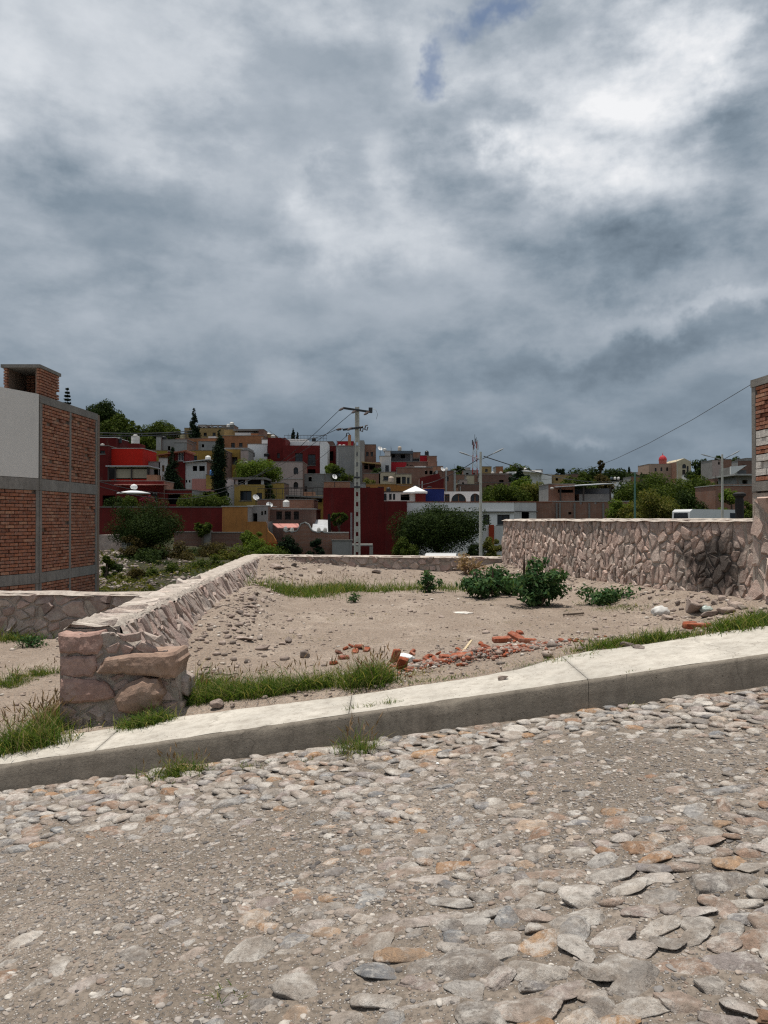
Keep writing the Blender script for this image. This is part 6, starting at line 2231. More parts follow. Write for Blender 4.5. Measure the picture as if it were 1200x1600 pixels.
# wall under the right part of the street behind the big tree
house('rendered_wall', 'low stained wall with dark red patch behind the street lamp', (752, 786, 822, 870, 54, .3, M_WHITE2, (), {'roof': False, 'cop': False}), (764, 772, 820, 838, 53.9, .1, M_RBASE, (), {'roof': False, 'cop': False}), cat='wall')

# ---- right part, far houses
house('brick_house', 'long dark brick house behind the street lamp', (750, 801, 742, 768, 125, 5, M_BRKD, [(780, 787, 750, 758, 'o')]), (712, 752, 742, 766, 128, 4, M_BRK, ()), (745, 830, 754, 775, 116, 4, M_BRKD, [(760, 765, 758, 765, 'o'), (778, 790, 754, 760, 'o')]))
house('cream_block', 'small cream block among brick walls left of the street lamp', (729, 741, 743, 760, 108, 3, M_CREAM, ()), (718, 730, 750, 764, 107, 3, M_PINKW, [(722, 725, 753, 757, 'o')]))
house('low_brick_house', 'low dark brick house under the cream block', (716, 750, 757, 772, 98, 4, M_BRKD, ()))
house('orange_house', 'small orange houses on the far ridge right of the street lamp', (753, 768, 729, 742, 190, 5, M_TANY, [(758, 762, 733, 737)]), (775, 786, 729, 742, 192, 5, M_ORNG, ()))
house('far_row', 'row of tiny far houses on the ridge left of the street lamp', (724, 748, 735, 748, 180, 5, M_GREYW, [(728, 732, 739, 743, 'o'), (738, 742, 739, 743, 'o')]), (748, 800, 740, 750, 170, 5, M_BRK, ()))
h = house('white_shed', 'large white shed with sloping roof on the ridge', (818, 846, 735, 756, 165, 8, M_WHITE, ()), (846, 862, 741, 756, 164, 6, M_WHITE, ()), (795, 820, 737, 752, 170, 6, M_WHITE, ()))
slab_part(h, 'roof', 815, 847, 735, 163, 8, M_WHITE, .2, .2, -.4)
house('pink_block', 'small pink and brown blocks on the ridge right of the white shed', (838, 848, 734, 745, 180, 4, M_PINKW, [(841, 843, 738, 741, 'o')]), (862, 888, 742, 760, 165, 5, M_TANY, [(868, 872, 747, 751, 'o')]), (886, 910, 741, 756, 200, 4, M_BRKD, ()))
house('white_house', 'small white two storey house in the trees right of the metal roofed terrace', (955, 979, 753, 775, 130, 5, M_WHITE, [(958, 963, 752, 756, 'o'), (967, 973, 752, 756, 'o'), (964, 967, 760, 766), (972, 975, 760, 766)]))
house('brick_house', 'narrow brick houses left of the church hill', (986, 1000, 745, 770, 150, 5, M_BRK, [(990, 993, 750, 755, 'o')]), (1003, 1014, 748, 765, 150, 5, M_BRKD, ()), (1005, 1015, 757, 768, 140, 3, M_WHITE2, ()))
house('ridge_houses', 'strip of far brown roofs on the ridge below the palm', (905, 990, 741, 752, 260, 6, M_BRKD, [(930, 934, 744, 747, 'o'), (950, 955, 744, 747, 'o')]), (975, 1012, 738, 752, 270, 6, M_PINKW, [(985, 988, 742, 745, 'o')]), cat='houses')

# church
ch = house('church', 'far church with a red dome and a pale gabled front on the ridge', (1014, 1058, 725, 760, 230, 10, M_SAND, [(1023, 1026, 731, 737, 'a'), (1032, 1035, 730, 736, 'a'), (1041, 1044, 730, 736, 'a'), (1051, 1054, 727, 733, 'a')]), (1057, 1080, 722, 760, 226, 12, M_CREAM, [(1066, 1072, 725, 732, 'a'), (1066, 1071, 734, 744, 'd'), (1073, 1076, 728, 742, 'a')], NOCOP), cat='church')
mb = MB(); a, b, c = P(1057, 722, 226), P(1080, 722, 226), P(1069, 716, 226); mb.prism([(a.x, a.z), (b.x, b.z), (b.x, b.z + .15), (c.x, c.z), (a.x, a.z + .15)], 226, 238); mb.build('gable', M_CREAM, ch)
c = P(1035.5, 725, 234)
mb = MB(); mb.lathe((c.x, c.y, c.z - 1), [(1.15, 0), (1.15, 2.0), (1.25, 2.05), (1.25, 2.2)], 12); mb.build('drum', m_plaster('dome_drum', (.38, .12, .10), .2, .2), ch)
mb = MB(); mb.lathe((c.x, c.y, c.z + 1.2), [(1.2, 0), (1.18, .4), (.95, .9), (.55, 1.3), (.12, 1.5), (.10, 1.9), (.02, 2.2)], 12); mb.build('dome', m_plain('red_dome', (.45, .035, .045), .6, 0, .1, 2), ch)
house('brick_tower_house', 'square pinkish brick block with a dark slot right of the church', (1113, 1127, 719, 752, 140, 5, M_PINKW, [(1122, 1125, 719.5, 726, 'o')]), (1126, 1143, 718, 752, 141, 5, M_BRK, ()), (1115, 1145, 748, 765, 130, 4, M_BRKD, [(1120, 1125, 752, 757, 'o'), (1133, 1148, 753, 757, 'o')]))
h = house('white_slanted_house', 'white slanted wall house near the right edge below the ridge', (1141, 1152, 730, 760, 120, 4, M_WHITE2, (), NOCOP), (1151, 1166, 735, 760, 120.5, 4, M_DGREY, ()))
mb = MB(); a, b, c, d = P(1141, 744, 119.8), P(1160, 731, 119.8), P(1166, 727, 119.8), P(1141, 729, 119.8); mb.prism([(a.x, a.z), (b.x, b.z), (c.x, c.z), (d.x, d.z)], 119.6, 119.95); mb.build('gable', M_WHITE, h)
house('far_brick_house', 'dark houses on the ridge next to the right edge', (1153, 1180, 720, 745, 150, 5, M_BRKD, [(1160, 1164, 726, 731, 'o')]), (1166, 1182, 716, 735, 155, 5, M_GREYW, ()))
h = house('brick_wall_house', 'long low brick house behind the black pipe at the right', (1118, 1190, 759, 830, 62, 4, M_BRK, [(1136, 1148, 753, 757, 'o')], {'cop': M_CONCL}), (1150, 1190, 743, 765, 75, 4, M_GREYW, [(1160, 1168, 750, 756, 'o')]))
slab_part(h, 'ledge', 1150, 1185, 740.5, 74, 5, M_CONCL, .15)
house('tiny_far_house', 'tiny pale far house below the church hill', (1074, 1084, 741, 752, 160, 3, M_WHITE2, [(1077, 1079, 744, 748, 'o')]))

# cell tower
ct = P(742, 742, 170)
tw = thing('cell_tower', 'thin red and white lattice mast with antennas rising behind the street lamp', 'mast', (ct.x, ct.y, ct.z - 3), None, 'thing')
zt_ = P(742, 690, 170).z
zs_ = np.linspace(ct.z - 3, zt_, 8)
M_RW = [m_plain('mast_red', (.40, .05, .04), .6, 0, .1, 3, 0), m_plain('mast_white', (.55, .55, .55), .6, 0, .1, 3, 0)]
for i in range(7):
    mb = MB()
    w0, w1 = .62 - .04 * i, .62 - .04 * (i + 1)
    for sx_, sy_ in ((-1, -1), (1, -1), (1, 1), (-1, 1)):
        mb.bar((ct.x + sx_ * w0, ct.y + sy_ * w0, zs_[i]), (ct.x + sx_ * w1, ct.y + sy_ * w1, zs_[i + 1]), .09)
        mb.bar((ct.x + sx_ * w0, ct.y + sy_ * w0, zs_[i]), (ct.x - sy_ * w1, ct.y + sx_ * w1, zs_[i + 1]), .05)
    mb.build('lattice_section', M_RW[i % 2], tw)
for i, (ox, oz) in enumerate(((-.6, -.2), (.5, -.3), (-.3, -1.2), (.6, -1.3), (0, .1))):
    mb = MB(); mb.box(ct.x + ox - .12, ct.x + ox + .12, ct.y - .8, ct.y - .6, zt_ + oz - .6, zt_ + oz + .5); mb.build('antenna', M_RW[1] if i % 2 else M_DGREY, tw)
mb = MB(); mb.tube([(ct.x, ct.y, zt_ - .2), (ct.x, ct.y, zt_ + 1.6)], .05, 5); mb.tube([(ct.x + .35, ct.y, zt_ - .2), (ct.x + .35, ct.y, zt_ + 1)], .04, 5); mb.build('whip_antenna', M_STEEL, tw)

# ---- water tanks on the roofs
TANK = {}


def tank(u, v, D, w_px, label, mat, tall=1.15):
    c = P(u, v, D)
    r = w_px / 1200 * D / 2
    key = (mat.name, round(tall, 2))
    if key not in TANK:
        mb = MB()
        prof = [(.97, 0)]
        for k in range(5):
            z = tall * 1.55 * (k + .5) / 5
            prof += [(1.0, z - .10), (1.0, z + .06), (.955, z + .10)]
        prof += [(.8, tall * 1.72), (.42, tall * 1.88)]
        mb.lathe((0, 0, 0), prof, 14)
        m2 = MB(); m2.lathe((0, 0, tall * 1.86), [(.44, 0), (.44, .12), (.2, .18), (.02, .19)], 10)
        TANK[key] = (mb.mesh('tank_body', mat, smooth=True), m2.mesh('lid', mat))
    root = thing('water_tank', label, 'water tank', (c.x, c.y + r, c.z), 'water tanks on the roofs', 'thing')
    for nm, me in zip(('tank_body', 'lid'), TANK[key]):
        link_mesh(nm, me, root, None, None, (r, r, r))


tank(209.5, 693, 84, 13, 'white water tank on the dark red pedestal of the bright red house', M_TANKW)
tank(185, 692, 101, 8, 'black water tank left of the white tank on the red house', M_TANKB, 1.2)
tank(255, 689, 104, 7.5, 'black water tank on the grey concrete house', M_TANKB, 1.1)
tank(324, 722, 86, 9, 'white water tank beside the grey shack', M_TANKW, 1.2)
tank(330.5, 743, 83, 7.5, 'blue water tank on the yellow strip of the grey shack', M_TANKBL, 1.3)
tank(356, 667, 141, 5, 'white water tank, left of two on the concrete roof structure of the hill house', M_TANKW, 1.0)
tank(361.5, 666, 142, 7, 'white water tank, right of two on the concrete roof structure of the hill house', M_TANKW, 1.0)
tank(419, 682, 131, 7, 'white water tank on the brown roof blocks left of the cypress pair', M_TANKW, .9)
tank(426, 684, 129, 7, 'low white water tank on the brown roof blocks by the dark red house', M_TANKW, .7)
tank(376, 724, 93, 6, 'white water tank, left of two by the pale green tree', M_TANKW, .5)
tank(384, 724, 93, 6, 'white water tank, right of two by the pale green tree', M_TANKW, .5)
tank(490, 691, 107, 7, 'black water tank on the long white parapet house', M_TANKB, 1.1)
tank(416, 713, 100, 9, 'black water tank beside the small white house', M_TANKB, .6)
tank(531, 697, 100, 5, 'pale tank on the blank grey house, left of two', M_TANKW, .5)
tank(537, 697, 100, 5, 'pale tank on the blank grey house, right of two', M_TANKW, .5)
tank(446.5, 792, 58, 10.5, 'white water tank above the three barred windows', M_TANKW, 1.05)
tank(529, 743, 92, 8, 'dark blue water tank above the orange parapet', M_SLATE, 1.0)
tank(601, 705, 100, 6, 'pale water tank on the narrow white house', M_TANKW, .8)
tank(624.5, 704, 103, 6, 'pale water tank on the slate coloured roof', M_TANKT, 1.2)
tank(667, 711, 103, 6.5, 'black water tank on the stepped brick house', M_TANKB, 1.1)
tank(611, 753, 85, 8.5, 'cream water tank in front of the cream house', M_TANKT, 1.1)
tank(698, 735, 94, 4.5, 'white water tank on the brick frame house', M_TANKW, 1.0)
tank(671, 764, 70, 8, 'black water tank on the blue house', M_TANKB, .5)
tank(607, 768, 63, 7, 'black water tank above the whitish house', M_TANKB, 1.0)
tank(821, 736, 168, 4.5, 'white water tank on the white shed', M_TANKW, 1.2)
tank(770, 740, 172, 5, 'white water tank on the ridge, left of two right of the street lamp', M_TANKW, .6)
tank(783, 740, 172, 5, 'white water tank on the ridge, right of two right of the street lamp', M_TANKW, .6)
tank(956, 749, 132, 4, 'blue grey water tank on the small white house, leftmost of three', M_SLATE, 1.0)
tank(961.5, 749, 132, 4, 'white water tank on the small white house, middle of three', M_TANKW, 1.0)
tank(967, 749, 132, 4, 'white water tank on the small white house, rightmost of three', M_TANKW, 1.0)
tank(1095, 730, 170, 4, 'white water tank, left of two on the slope right of the church', M_TANKW, 1.0)
tank(1099, 733, 170, 4, 'white water tank, right of two on the slope right of the church', M_TANKW, 1.0)
tank(159, 696, 83, 6, 'white dome tank on the roof at the far left of the red houses', M_TANKW, .5)
tank(863, 764, 64, 6, 'white tank on the brick house with concrete columns', M_TANKW, .45)


def dish(u, v, D, r, label, tilt=.6, az=0.4):
    r *= .6
    c = P(u, v, D)
    root = thing('satellite_dish', label, 'satellite dish', c, 'satellite dishes on the roofs', 'thing')
    mb = MB()
    n = 12
    vs = [(0, 0, -.25 * r)]
    fs = []
    for i, (rr, zz) in enumerate(((.5 * r, -.19 * r), (r, 0))):
        for k in range(n):
            a = 6.283 * k / n
            vs.append((rr * math.cos(a), rr * math.sin(a), zz))
    for k in range(n):
        fs.append((0, 1 + k, 1 + (k + 1) % n))
        fs.append((1 + k, 1 + n + k, 1 + n + (k + 1) % n, 1 + (k + 1) % n))
    mb.add(vs, fs)
    mb.xform(Matrix.Translation(c + Vector((0, 0, .3))) @ Matrix.Rotation(az, 4, 'Z') @ Matrix.Rotation(tilt, 4, 'X'))
    mb.build('reflector', M_WHITE, root)
    mb = MB(); mb.tube([c - Vector((0, 0, .6)), c + Vector((0, 0, .25))], .03, 5); mb.tube([c + Vector((0, 0, .25)), c + Vector((0, -.5 * r, .5))], .02, 4); mb.build('mount', M_STEEL, root)


dish(400, 783, 60, .45, 'white satellite dish on the left corner of the brick house roof', 1.0, .6)
dish(594, 704, 100, .55, 'satellite dish on the narrow white house', 1.0, .5)
dish(692, 737, 92, .5, 'satellite dish on the brick frame house', 1.0, .6)
dish(676, 742, 97, .7, 'satellite dish above the dark red gabled house', 1.1, .6)
dish(421, 795, 55, .4, 'satellite dish by the three barred windows', 1.0, .4)
dish(523, 750, 66, .4, 'satellite dish on the orange parapet', 1.1, .6)


# ================================================================ trees and shrubs
LV = {
    'dark': m_leaf('dark_leaf', (.012, .023, .007), (.028, .046, .012), (.055, .078, .02), .2),
    'mid': m_leaf('mid_leaf', (.026, .042, .009), (.056, .082, .014), (.11, .13, .03), .3),
    'bright': m_leaf('bright_leaf', (.055, .088, .014), (.10, .15, .022), (.17, .20, .045), .35),
    'yellow': m_leaf('yellow_leaf', (.06, .075, .016), (.12, .125, .03), (.20, .17, .05), .35),
    'brown': m_leaf('brown_leaf', (.03, .028, .012), (.075, .06, .022), (.13, .095, .04), .3),
    'cyp': m_leaf('cypress_leaf', (.006, .014, .007), (.013, .025, .011), (.022, .038, .016), .1),
    'mag': m_leaf('magenta_flower', (.10, .012, .025), (.16, .02, .04), (.05, .05, .02), .3)}


def tree(name, label, u, vt, vb, wpx, D, n, leaf, kind, seed, shape='round', cat='tree', trunk=True, clumps=22, hw=1.0):
    rs = np.random.RandomState(seed)
    T_, Bt = P(u, vt, D), P(u, vb, D)
    H = T_.z - Bt.z
    W = wpx / 1200 * D
    root = thing(name, label, cat, (Bt.x, Bt.y, Bt.z - .8), None, 'thing')
    base_ = Vector((Bt.x, Bt.y, Bt.z - .8))
    cs, rr = [], []
    mb = MB()
    if shape in ('round', 'loose', 'bush'):
        lo = {'round': .28, 'loose': .35, 'bush': .0}[shape]
        ch_ = H * (1 - lo)
        for i in range(clumps):
            d = rs.normal(0, 1, 3); d /= np.linalg.norm(d)
            k = rs.uniform(.45, .95)
            z = Bt.z + H * lo + ch_ * (.5 + .5 * d[2] * k * (.85 if shape != 'bush' else .95))
            cs.append((Bt.x + d[0] * k * W * .5, Bt.y + d[1] * k * W * .5 * hw, z))
            rr.append(W * rs.uniform(.10, .22) * (.75 if shape == 'loose' else 1))
        if trunk:
            tr = max(.07, W * .022)
            fork = Bt.z + H * max(lo, .12) * .8
            mb.tube([base_, (Bt.x + rs.normal(0, .1), Bt.y, (base_.z + fork) / 2), (Bt.x + rs.normal(0, .15), Bt.y, fork)], [tr * 1.3, tr, tr * .85], 7)
            for i in range(min(9, clumps)):
                c = Vector(cs[i * (clumps // min(9, clumps))])
                m = (Vector((Bt.x, Bt.y, fork)) + c) / 2 + Vector((0, 0, H * .05))
                mb.tube([(Bt.x, Bt.y, fork - .05), m, c], [tr * .6, tr * .4, tr * .12], 5)
    elif shape in ('column', 'cone'):
        m = 90 if shape == 'column' else 44
        for i in range(m):
            t = (i + .5) / m
            if shape == 'column':
                w = W * .5 * min(1, (1 - t) * 2.6 + .12) * min(1, .75 + t * 2)
            else:
                w = W * .5 * (1 - t) ** .85 + W * .04
            a = rs.rand() * 6.28
            cs.append((Bt.x + math.cos(a) * w * .5, Bt.y + math.sin(a) * w * .5, Bt.z + H * t))
            rr.append(max(w * .62, W * .06))
        mb.tube([base_, Bt + Vector((0, 0, H * .5)), Bt + Vector((0, 0, H * .96))], [W * .07, W * .04, W * .01], 6)
    elif shape == 'araucaria':
        mb.tube([base_, Bt + Vector((0, 0, H * .5)), Bt + Vector((0, 0, H * .98))], [W * .05, W * .03, W * .01], 6)
        tiers = 9
        for i in range(tiers):
            t = .12 + .86 * i / (tiers - 1)
            w = W * .5 * (1 - t) ** .8 + W * .05
            nb_ = 8
            for k in range(nb_):
                a = 6.283 * (k + .5 * (i % 2)) / nb_ + rs.normal(0, .1)
                c = Vector((Bt.x, Bt.y, Bt.z + H * t))
                e = c + Vector((math.cos(a) * w, math.sin(a) * w, w * .15))
                mb.tube([c, e], [W * .012, W * .005], 4)
                for q in (.35, .65, .95):
                    cs.append(tuple(c + (e - c) * q)); rr.append(W * .055 + .02 * w)
    elif shape == 'palm':
        mb.tube([base_, Bt + Vector((.05, 0, H * .5)), Bt + Vector((0, 0, H * .8))], [W * .12, W * .09, W * .10], 7)
        for i in range(26):
            d = rs.normal(0, 1, 3); d /= np.linalg.norm(d)
            cs.append((Bt.x + d[0] * W * .38, Bt.y + d[1] * W * .38, Bt.z + H * .78 + d[2] * H * .18)); rr.append(W * .14)
        for i in range(10):
            cs.append((Bt.x + rs.normal(0, W * .12), Bt.y + rs.normal(0, W * .12), Bt.z + H * rs.uniform(.45, .7))); rr.append(W * .1)
    if mb.v:
        mb.build('trunk', M_BARK, root)
    V, F = leaf_cluster(rs, np.array(cs), np.array(rr) * (1.12 if shape == 'bush' else 1), int(n * (1.9 if D < 56 else 1.45)), leaf * (.82 if D < 56 else .9), 1.0 if shape in ('column', 'cone') else .75)
    if shape == 'bush':
        V = V.reshape(-1, 4, 3)
    link_mesh('foliage', np_mesh('foliage', V.reshape(-1, 3), F, LV[kind]), root, (0, 0, 0))
    return root


def bush(label, u, vt, vb, wpx, D, n, leaf, kind, seed, name='bush', hw=1.0, clumps=18):
    return tree(name, label, u, vt, vb, wpx, D, n, leaf, kind, seed, 'bush', 'bush', True, clumps, hw)


# near the lot
bush('big round dark bush standing alone on the slope behind the left wall', 226, 784, 866, 100, 42, 19000, .062, 'dark', 1, clumps=46)
bush('brown dry undergrowth on the lower left side of the big round bush', 208, 832, 884, 46, 40.5, 1600, .08, 'brown', 2)
bush('dry brown brush on the slope right of the big round bush', 262, 846, 885, 60, 41, 2200, .09, 'brown', 3)
bush('dark shadowed undergrowth below the big round bush', 232, 856, 905, 90, 40, 2600, .09, 'dark', 4)
bush('green weeds against the corner of the tall brick building', 166, 868, 930, 26, 33, 1800, .09, 'mid', 5)
bush('yellow green weeds on the slope above the short dark wall', 192, 896, 935, 48, 32, 1800, .09, 'yellow', 6)
bush('dark green weeds on the slope in the middle behind the left wall', 236, 892, 930, 60, 34, 1700, .09, 'mid', 7)
bush('dry brown grass mound left of the ochre house', 345, 850, 885, 64, 42, 2400, .08, 'brown', 8)
bush('green brush along the outer side of the left wall', 318, 868, 905, 64, 37, 2400, .08, 'mid', 9)
bush('round pale green shrub in front of the ochre house', 392, 824, 862, 34, 45, 2600, .07, 'bright', 10)
bush('loose yellow green shrub at the foot of the ochre house', 400, 846, 878, 58, 43, 2400, .08, 'bright', 11)
tree('big_tree', 'broad dark green tree in front of the long white building', 684, 794, 884, 136, 48, 26000, .085, 'dark', 12, 'round', clumps=60)
bush('grey green shrub at the left foot of the broad dark tree', 632, 845, 878, 46, 46, 2200, .09, 'mid', 13)
bush('yellow green bush between the street lamp and the right wall', 768, 836, 880, 40, 47, 2600, .08, 'yellow', 14)
bush('small dark bush at the foot of the street lamp', 742, 848, 880, 30, 46.5, 1500, .08, 'dark', 15)
bush('dark ivy on the left part of the scalloped wall', 450, 836, 880, 46, 49.3, 2600, .09, 'cyp', 16, 'ivy', .25)
bush('dark ivy on the right part of the scalloped wall', 494, 844, 880, 28, 49.3, 2000, .09, 'cyp', 17, 'ivy', .25)
bush('low green weeds in front of the scalloped wall', 425, 860, 878, 60, 47, 1400, .08, 'mid', 18)
tree('spiky_tree', 'small dark yucca like tree in front of the dark red building', 529, 797, 836, 26, 53, 1600, .14, 'mid', 19, 'loose', clumps=14)
for i, (u, v0, v1, w, D, k) in enumerate([(180, 880, 925, 40, 35, 'dark'), (215, 886, 928, 44, 33, 'brown'), (250, 872, 905, 50, 38, 'dark'), (290, 862, 895, 50, 40, 'brown'),
                                          (275, 880, 915, 50, 35, 'mid'), (310, 856, 886, 44, 43, 'dark'), (350, 862, 885, 40, 40, 'yellow'), (195, 862, 890, 34, 40, 'dark')]):
    bush(['dark scrub low on the slope above the short wall', 'dry scrub low on the slope above the short wall', 'dark scrub on the slope below the big round bush', 'brown scrub on the slope by the broken wall',
          'green scrub on the slope just behind the left wall', 'dark scrub at the foot of the broken brick wall', 'yellow scrub left of the loose shrub by the ochre house', 'dark scrub at the foot of the rubble terrace'][i], u, v0, v1, w, D, 1300, .08, k, 400 + i)
# left hill
tree('conifer', 'dark feathery conifer between the red house and the grey shack', 270, 700, 805, 48, 70, 9000, .13, 'cyp', 20, 'cone')
tree('cypress', 'tall slender dark cypress in front of the mustard houses', 343, 671, 785, 27, 72, 9500, .10, 'cyp', 21, 'column')
tree('araucaria', 'dark pointed araucaria beside the yellow hill house', 303, 638, 692, 24, 136, 3200, .20, 'cyp', 22, 'cone')
tree('garden_tree', 'leafy dark tree above the right end of the red boundary wall', 322, 766, 818, 76, 60, 9000, .10, 'mid', 23, 'bush', clumps=34)
bush('green garden shrub above the red boundary wall, left one', 180, 776, 800, 34, 58.5, 1500, .10, 'dark', 24)
bush('pale green garden shrub above the red boundary wall behind the big bush', 205, 774, 800, 36, 58.5, 1500, .10, 'mid', 25)
bush('magenta flowering shrub above the red boundary wall', 238, 776, 800, 40, 59, 1600, .10, 'mag', 26)
bush('agave like plant by the broken brick wall', 316, 815, 836, 28, 49.5, 700, .14, 'mid', 27)
tree('garden_tree', 'pale green tree in front of the pink house', 404, 714, 775, 66, 80, 6500, .14, 'bright', 28, 'round', clumps=30)
tree('garden_tree', 'dark tree between the yellow house halves', 418, 752, 795, 22, 77, 1800, .12, 'dark', 29, 'bush')
tree('garden_tree', 'green tree in front of the blank grey house beside the power pole', 532, 722, 765, 36, 90, 3200, .15, 'mid', 30, 'bush')
tree('garden_tree', 'green tree left of the blank grey house', 517, 724, 750, 20, 94, 1400, .15, 'bright', 31, 'bush')
bush('small dark roof garden shrub right of the power pole', 588, 728, 748, 20, 90, 700, .13, 'dark', 32)
bush('yellowish roof garden on the low brick house', 577, 748, 762, 24, 86, 500, .13, 'yellow', 33)
tree('hill_tree', 'tall dark feathery trees on the hill at the far left', 163, 627, 712, 58, 150, 9000, .28, 'dark', 34, 'round', clumps=50)
tree('hill_tree', 'round green tree on the hill right of the tall feathery trees', 185, 652, 715, 60, 146, 5600, .28, 'mid', 35, 'round')
tree('hill_tree', 'thin bare topped tree on the hill', 208, 648, 712, 22, 150, 900, .25, 'mid', 36, 'loose', clumps=14)
tree('hill_tree', 'bright green tree on the hill behind the grey concrete house', 250, 656, 715, 66, 150, 6500, .28, 'mid', 37, 'round', clumps=26)
tree('hill_tree', 'smaller green tree at the right end of the hill grove', 273, 664, 705, 20, 148, 1200, .26, 'mid', 38, 'round')
tree('hill_tree', 'low green tree below the hill grove behind the white tank', 232, 678, 715, 36, 120, 2400, .22, 'mid', 39, 'bush')
tree('hill_tree', 'dark green tree behind the black tank on the hill', 195, 672, 712, 44, 125, 2400, .22, 'dark', 40, 'bush')
tree('araucaria', 'dark layered tree top peeping over the brick building roof', 105, 607, 660, 17, 60, 1500, .11, 'cyp', 41, 'araucaria')
tree('cypress', 'small thin cypress, taller of a pair behind the white parapet house', 458, 669, 700, 6, 135, 700, .2, 'cyp', 42, 'column')
tree('cypress', 'small thin cypress, shorter of a pair behind the white parapet house', 465, 675, 700, 4.5, 135, 500, .2, 'cyp', 43, 'column')
# right side
for i, (lab, u, vt, vb, w, D, n, k) in enumerate([
    ('dark round tree behind the wooded slope left of the white shed', 812, 735, 770, 30, 118, 2200, 'cyp'),
    ('bright green tree mound below the conifer by the white shed', 816, 750, 794, 52, 92, 4200, 'bright'),
    ('yellow green tree left of the brick house with columns', 844, 750, 802, 60, 90, 4200, 'yellow'),
    ('green low trees above the long white building', 784, 758, 800, 78, 84, 4600, 'mid'),
    ('green bush above the roof right of the arched house', 757, 770, 800, 34, 78, 1600, 'mid'),
    ('dark green trees behind the metal roofed terrace', 905, 738, 775, 62, 105, 3800, 'mid'),
    ('olive trees right of the dark trees behind the terrace', 940, 744, 775, 40, 110, 2200, 'brown'),
    ('dark trees behind the small white house', 985, 757, 790, 60, 100, 2600, 'dark'),
    ('green hill trees on the ridge behind the orange houses', 805, 726, 748, 44, 210, 1600, 'mid'),
    ('large dark green tree under the church', 1055, 736, 818, 120, 78, 11000, 'mid'),
    ('green tree right of the large dark tree below the church', 1100, 733, 815, 78, 82, 7000, 'mid'),
    ('leafy green tree left of the large dark tree', 1005, 748, 820, 84, 72, 7500, 'mid'),
    ('yellow green bush behind the top of the right wall', 1018, 774, 832, 100, 54, 7500, 'yellow'),
    ('bright bush behind the right wall by the green post', 968, 782, 830, 50, 56, 3200, 'bright'),
    ('dark low tree shadowing the white van', 1072, 774, 822, 70, 62, 4200, 'dark'),
    ('green shrub left of the black pipe', 1128, 792, 825, 30, 52, 1600, 'bright'),
    ('leafy shrub between the black pipe and the right building', 1170, 782, 822, 26, 30, 1700, 'mid'),
    ('dark tree on the ridge behind the square brick block', 1121, 706, 745, 26, 175, 1900, 'dark'),
    ('dark trees on the slope between the church and the brick block', 1092, 719, 755, 40, 150, 2400, 'dark'),
    ('green treetops right of the street lamp near the right edge', 1140, 764, 790, 30, 58, 1500, 'bright'),
    ('dark trees on the ridge near the right edge', 1150, 716, 740, 30, 165, 1300, 'dark'),
    ('green trees around the foot of the brick blocks left of the street lamp', 710, 732, 760, 26, 135, 1400, 'mid'),
    ('dark green trees on the ridge left of the mast', 716, 729, 745, 22, 185, 900, 'dark'),
    ('low trees along the ridge left of the palm', 915, 738, 752, 60, 220, 1500, 'dark'),
    ('low trees along the ridge right of the palm', 962, 737, 752, 50, 240, 1500, 'dark'),
    ('low dark trees along the ridge in front of the church', 1000, 742, 756, 40, 200, 1300, 'dark')]):
    tree('tree', lab, u, vt, vb, w, D, n, .12 * D / 60, k, 60 + i, 'bush', 'tree', True, 20)
tree('round_tree', 'round topped dark tree standing above the ridge left of the palm', 875.5, 727, 752, 13, 210, 1100, .35, 'cyp', 100, 'bush')
tree('fan_palm', 'single fan palm with a thick head rising above the ridge', 939, 719, 752, 11, 215, 1300, .35, 'brown', 101, 'palm')
tree('cypress', 'tiny dark spire tree on the ridge left of the church', 983, 727, 752, 3.5, 230, 300, .35, 'cyp', 102, 'column')
tree('conifer', 'dark layered conifer in front of the white shed', 812, 733, 775, 27, 112, 2200, .22, 'cyp', 103, 'araucaria')

# rubble on the slope by the brick building
N = 1500
ux = np.where(RS.rand(N) < .6, RS.uniform(150, 200, N), RS.uniform(150, 300, N)); vx = RS.uniform(835, 935, N)
DD = RS.uniform(30, 46, N)
X_ = (ux - 600) / 1200 * DD
zz = terrain_z(X_, DD)
s_ = np.clip(RS.lognormal(math.log(.045), .55, N), .02, .15)
o = link_mesh('slope_rubble', scatter_mesh('slope_rubble', PEB_SH, np.stack([X_, DD, zz + s_ * .3], -1), np.stack([s_ * 1.2, s_, s_ * .7], -1), RS.rand(N) * 6.28, M_LOTGRAVEL))
tag(o, 'pale stone rubble spilled down the slope beside the brick building', 'rubble', kind='stuff')
house('rubble_terrace', 'pale terrace of stone rubble at the foot of the dark red boundary wall', (146, 190, 836, 872, 45, 4, m_stone('rubble_bank', GREY_STOPS, False, (.45, .43, .40), .6, 1.0, .35), (), {'cop': False, 'par': .02}), cat='rubble')

# ground cover on the slope
N = 16000
DD = 24 + 60 * RS.rand(N) ** 1.4
ux = RS.uniform(100, 1200, N)
X_ = (ux - 600) / 1200 * DD
k_ = fbm(X_ * .25, DD * .25, 4) > -.05
X_, DD = X_[k_], DD[k_]
V, F = leaf_cluster(np.random.RandomState(3), np.stack([X_, DD, terrain_z(X_, DD) + .05], -1), np.full(len(X_), .35), 26000, .10)
o = link_mesh('undergrowth', np_mesh('undergrowth', V, F, LV['yellow']))
tag(o, 'low weedy undergrowth on the slope between the lot and the houses', 'undergrowth', kind='stuff')


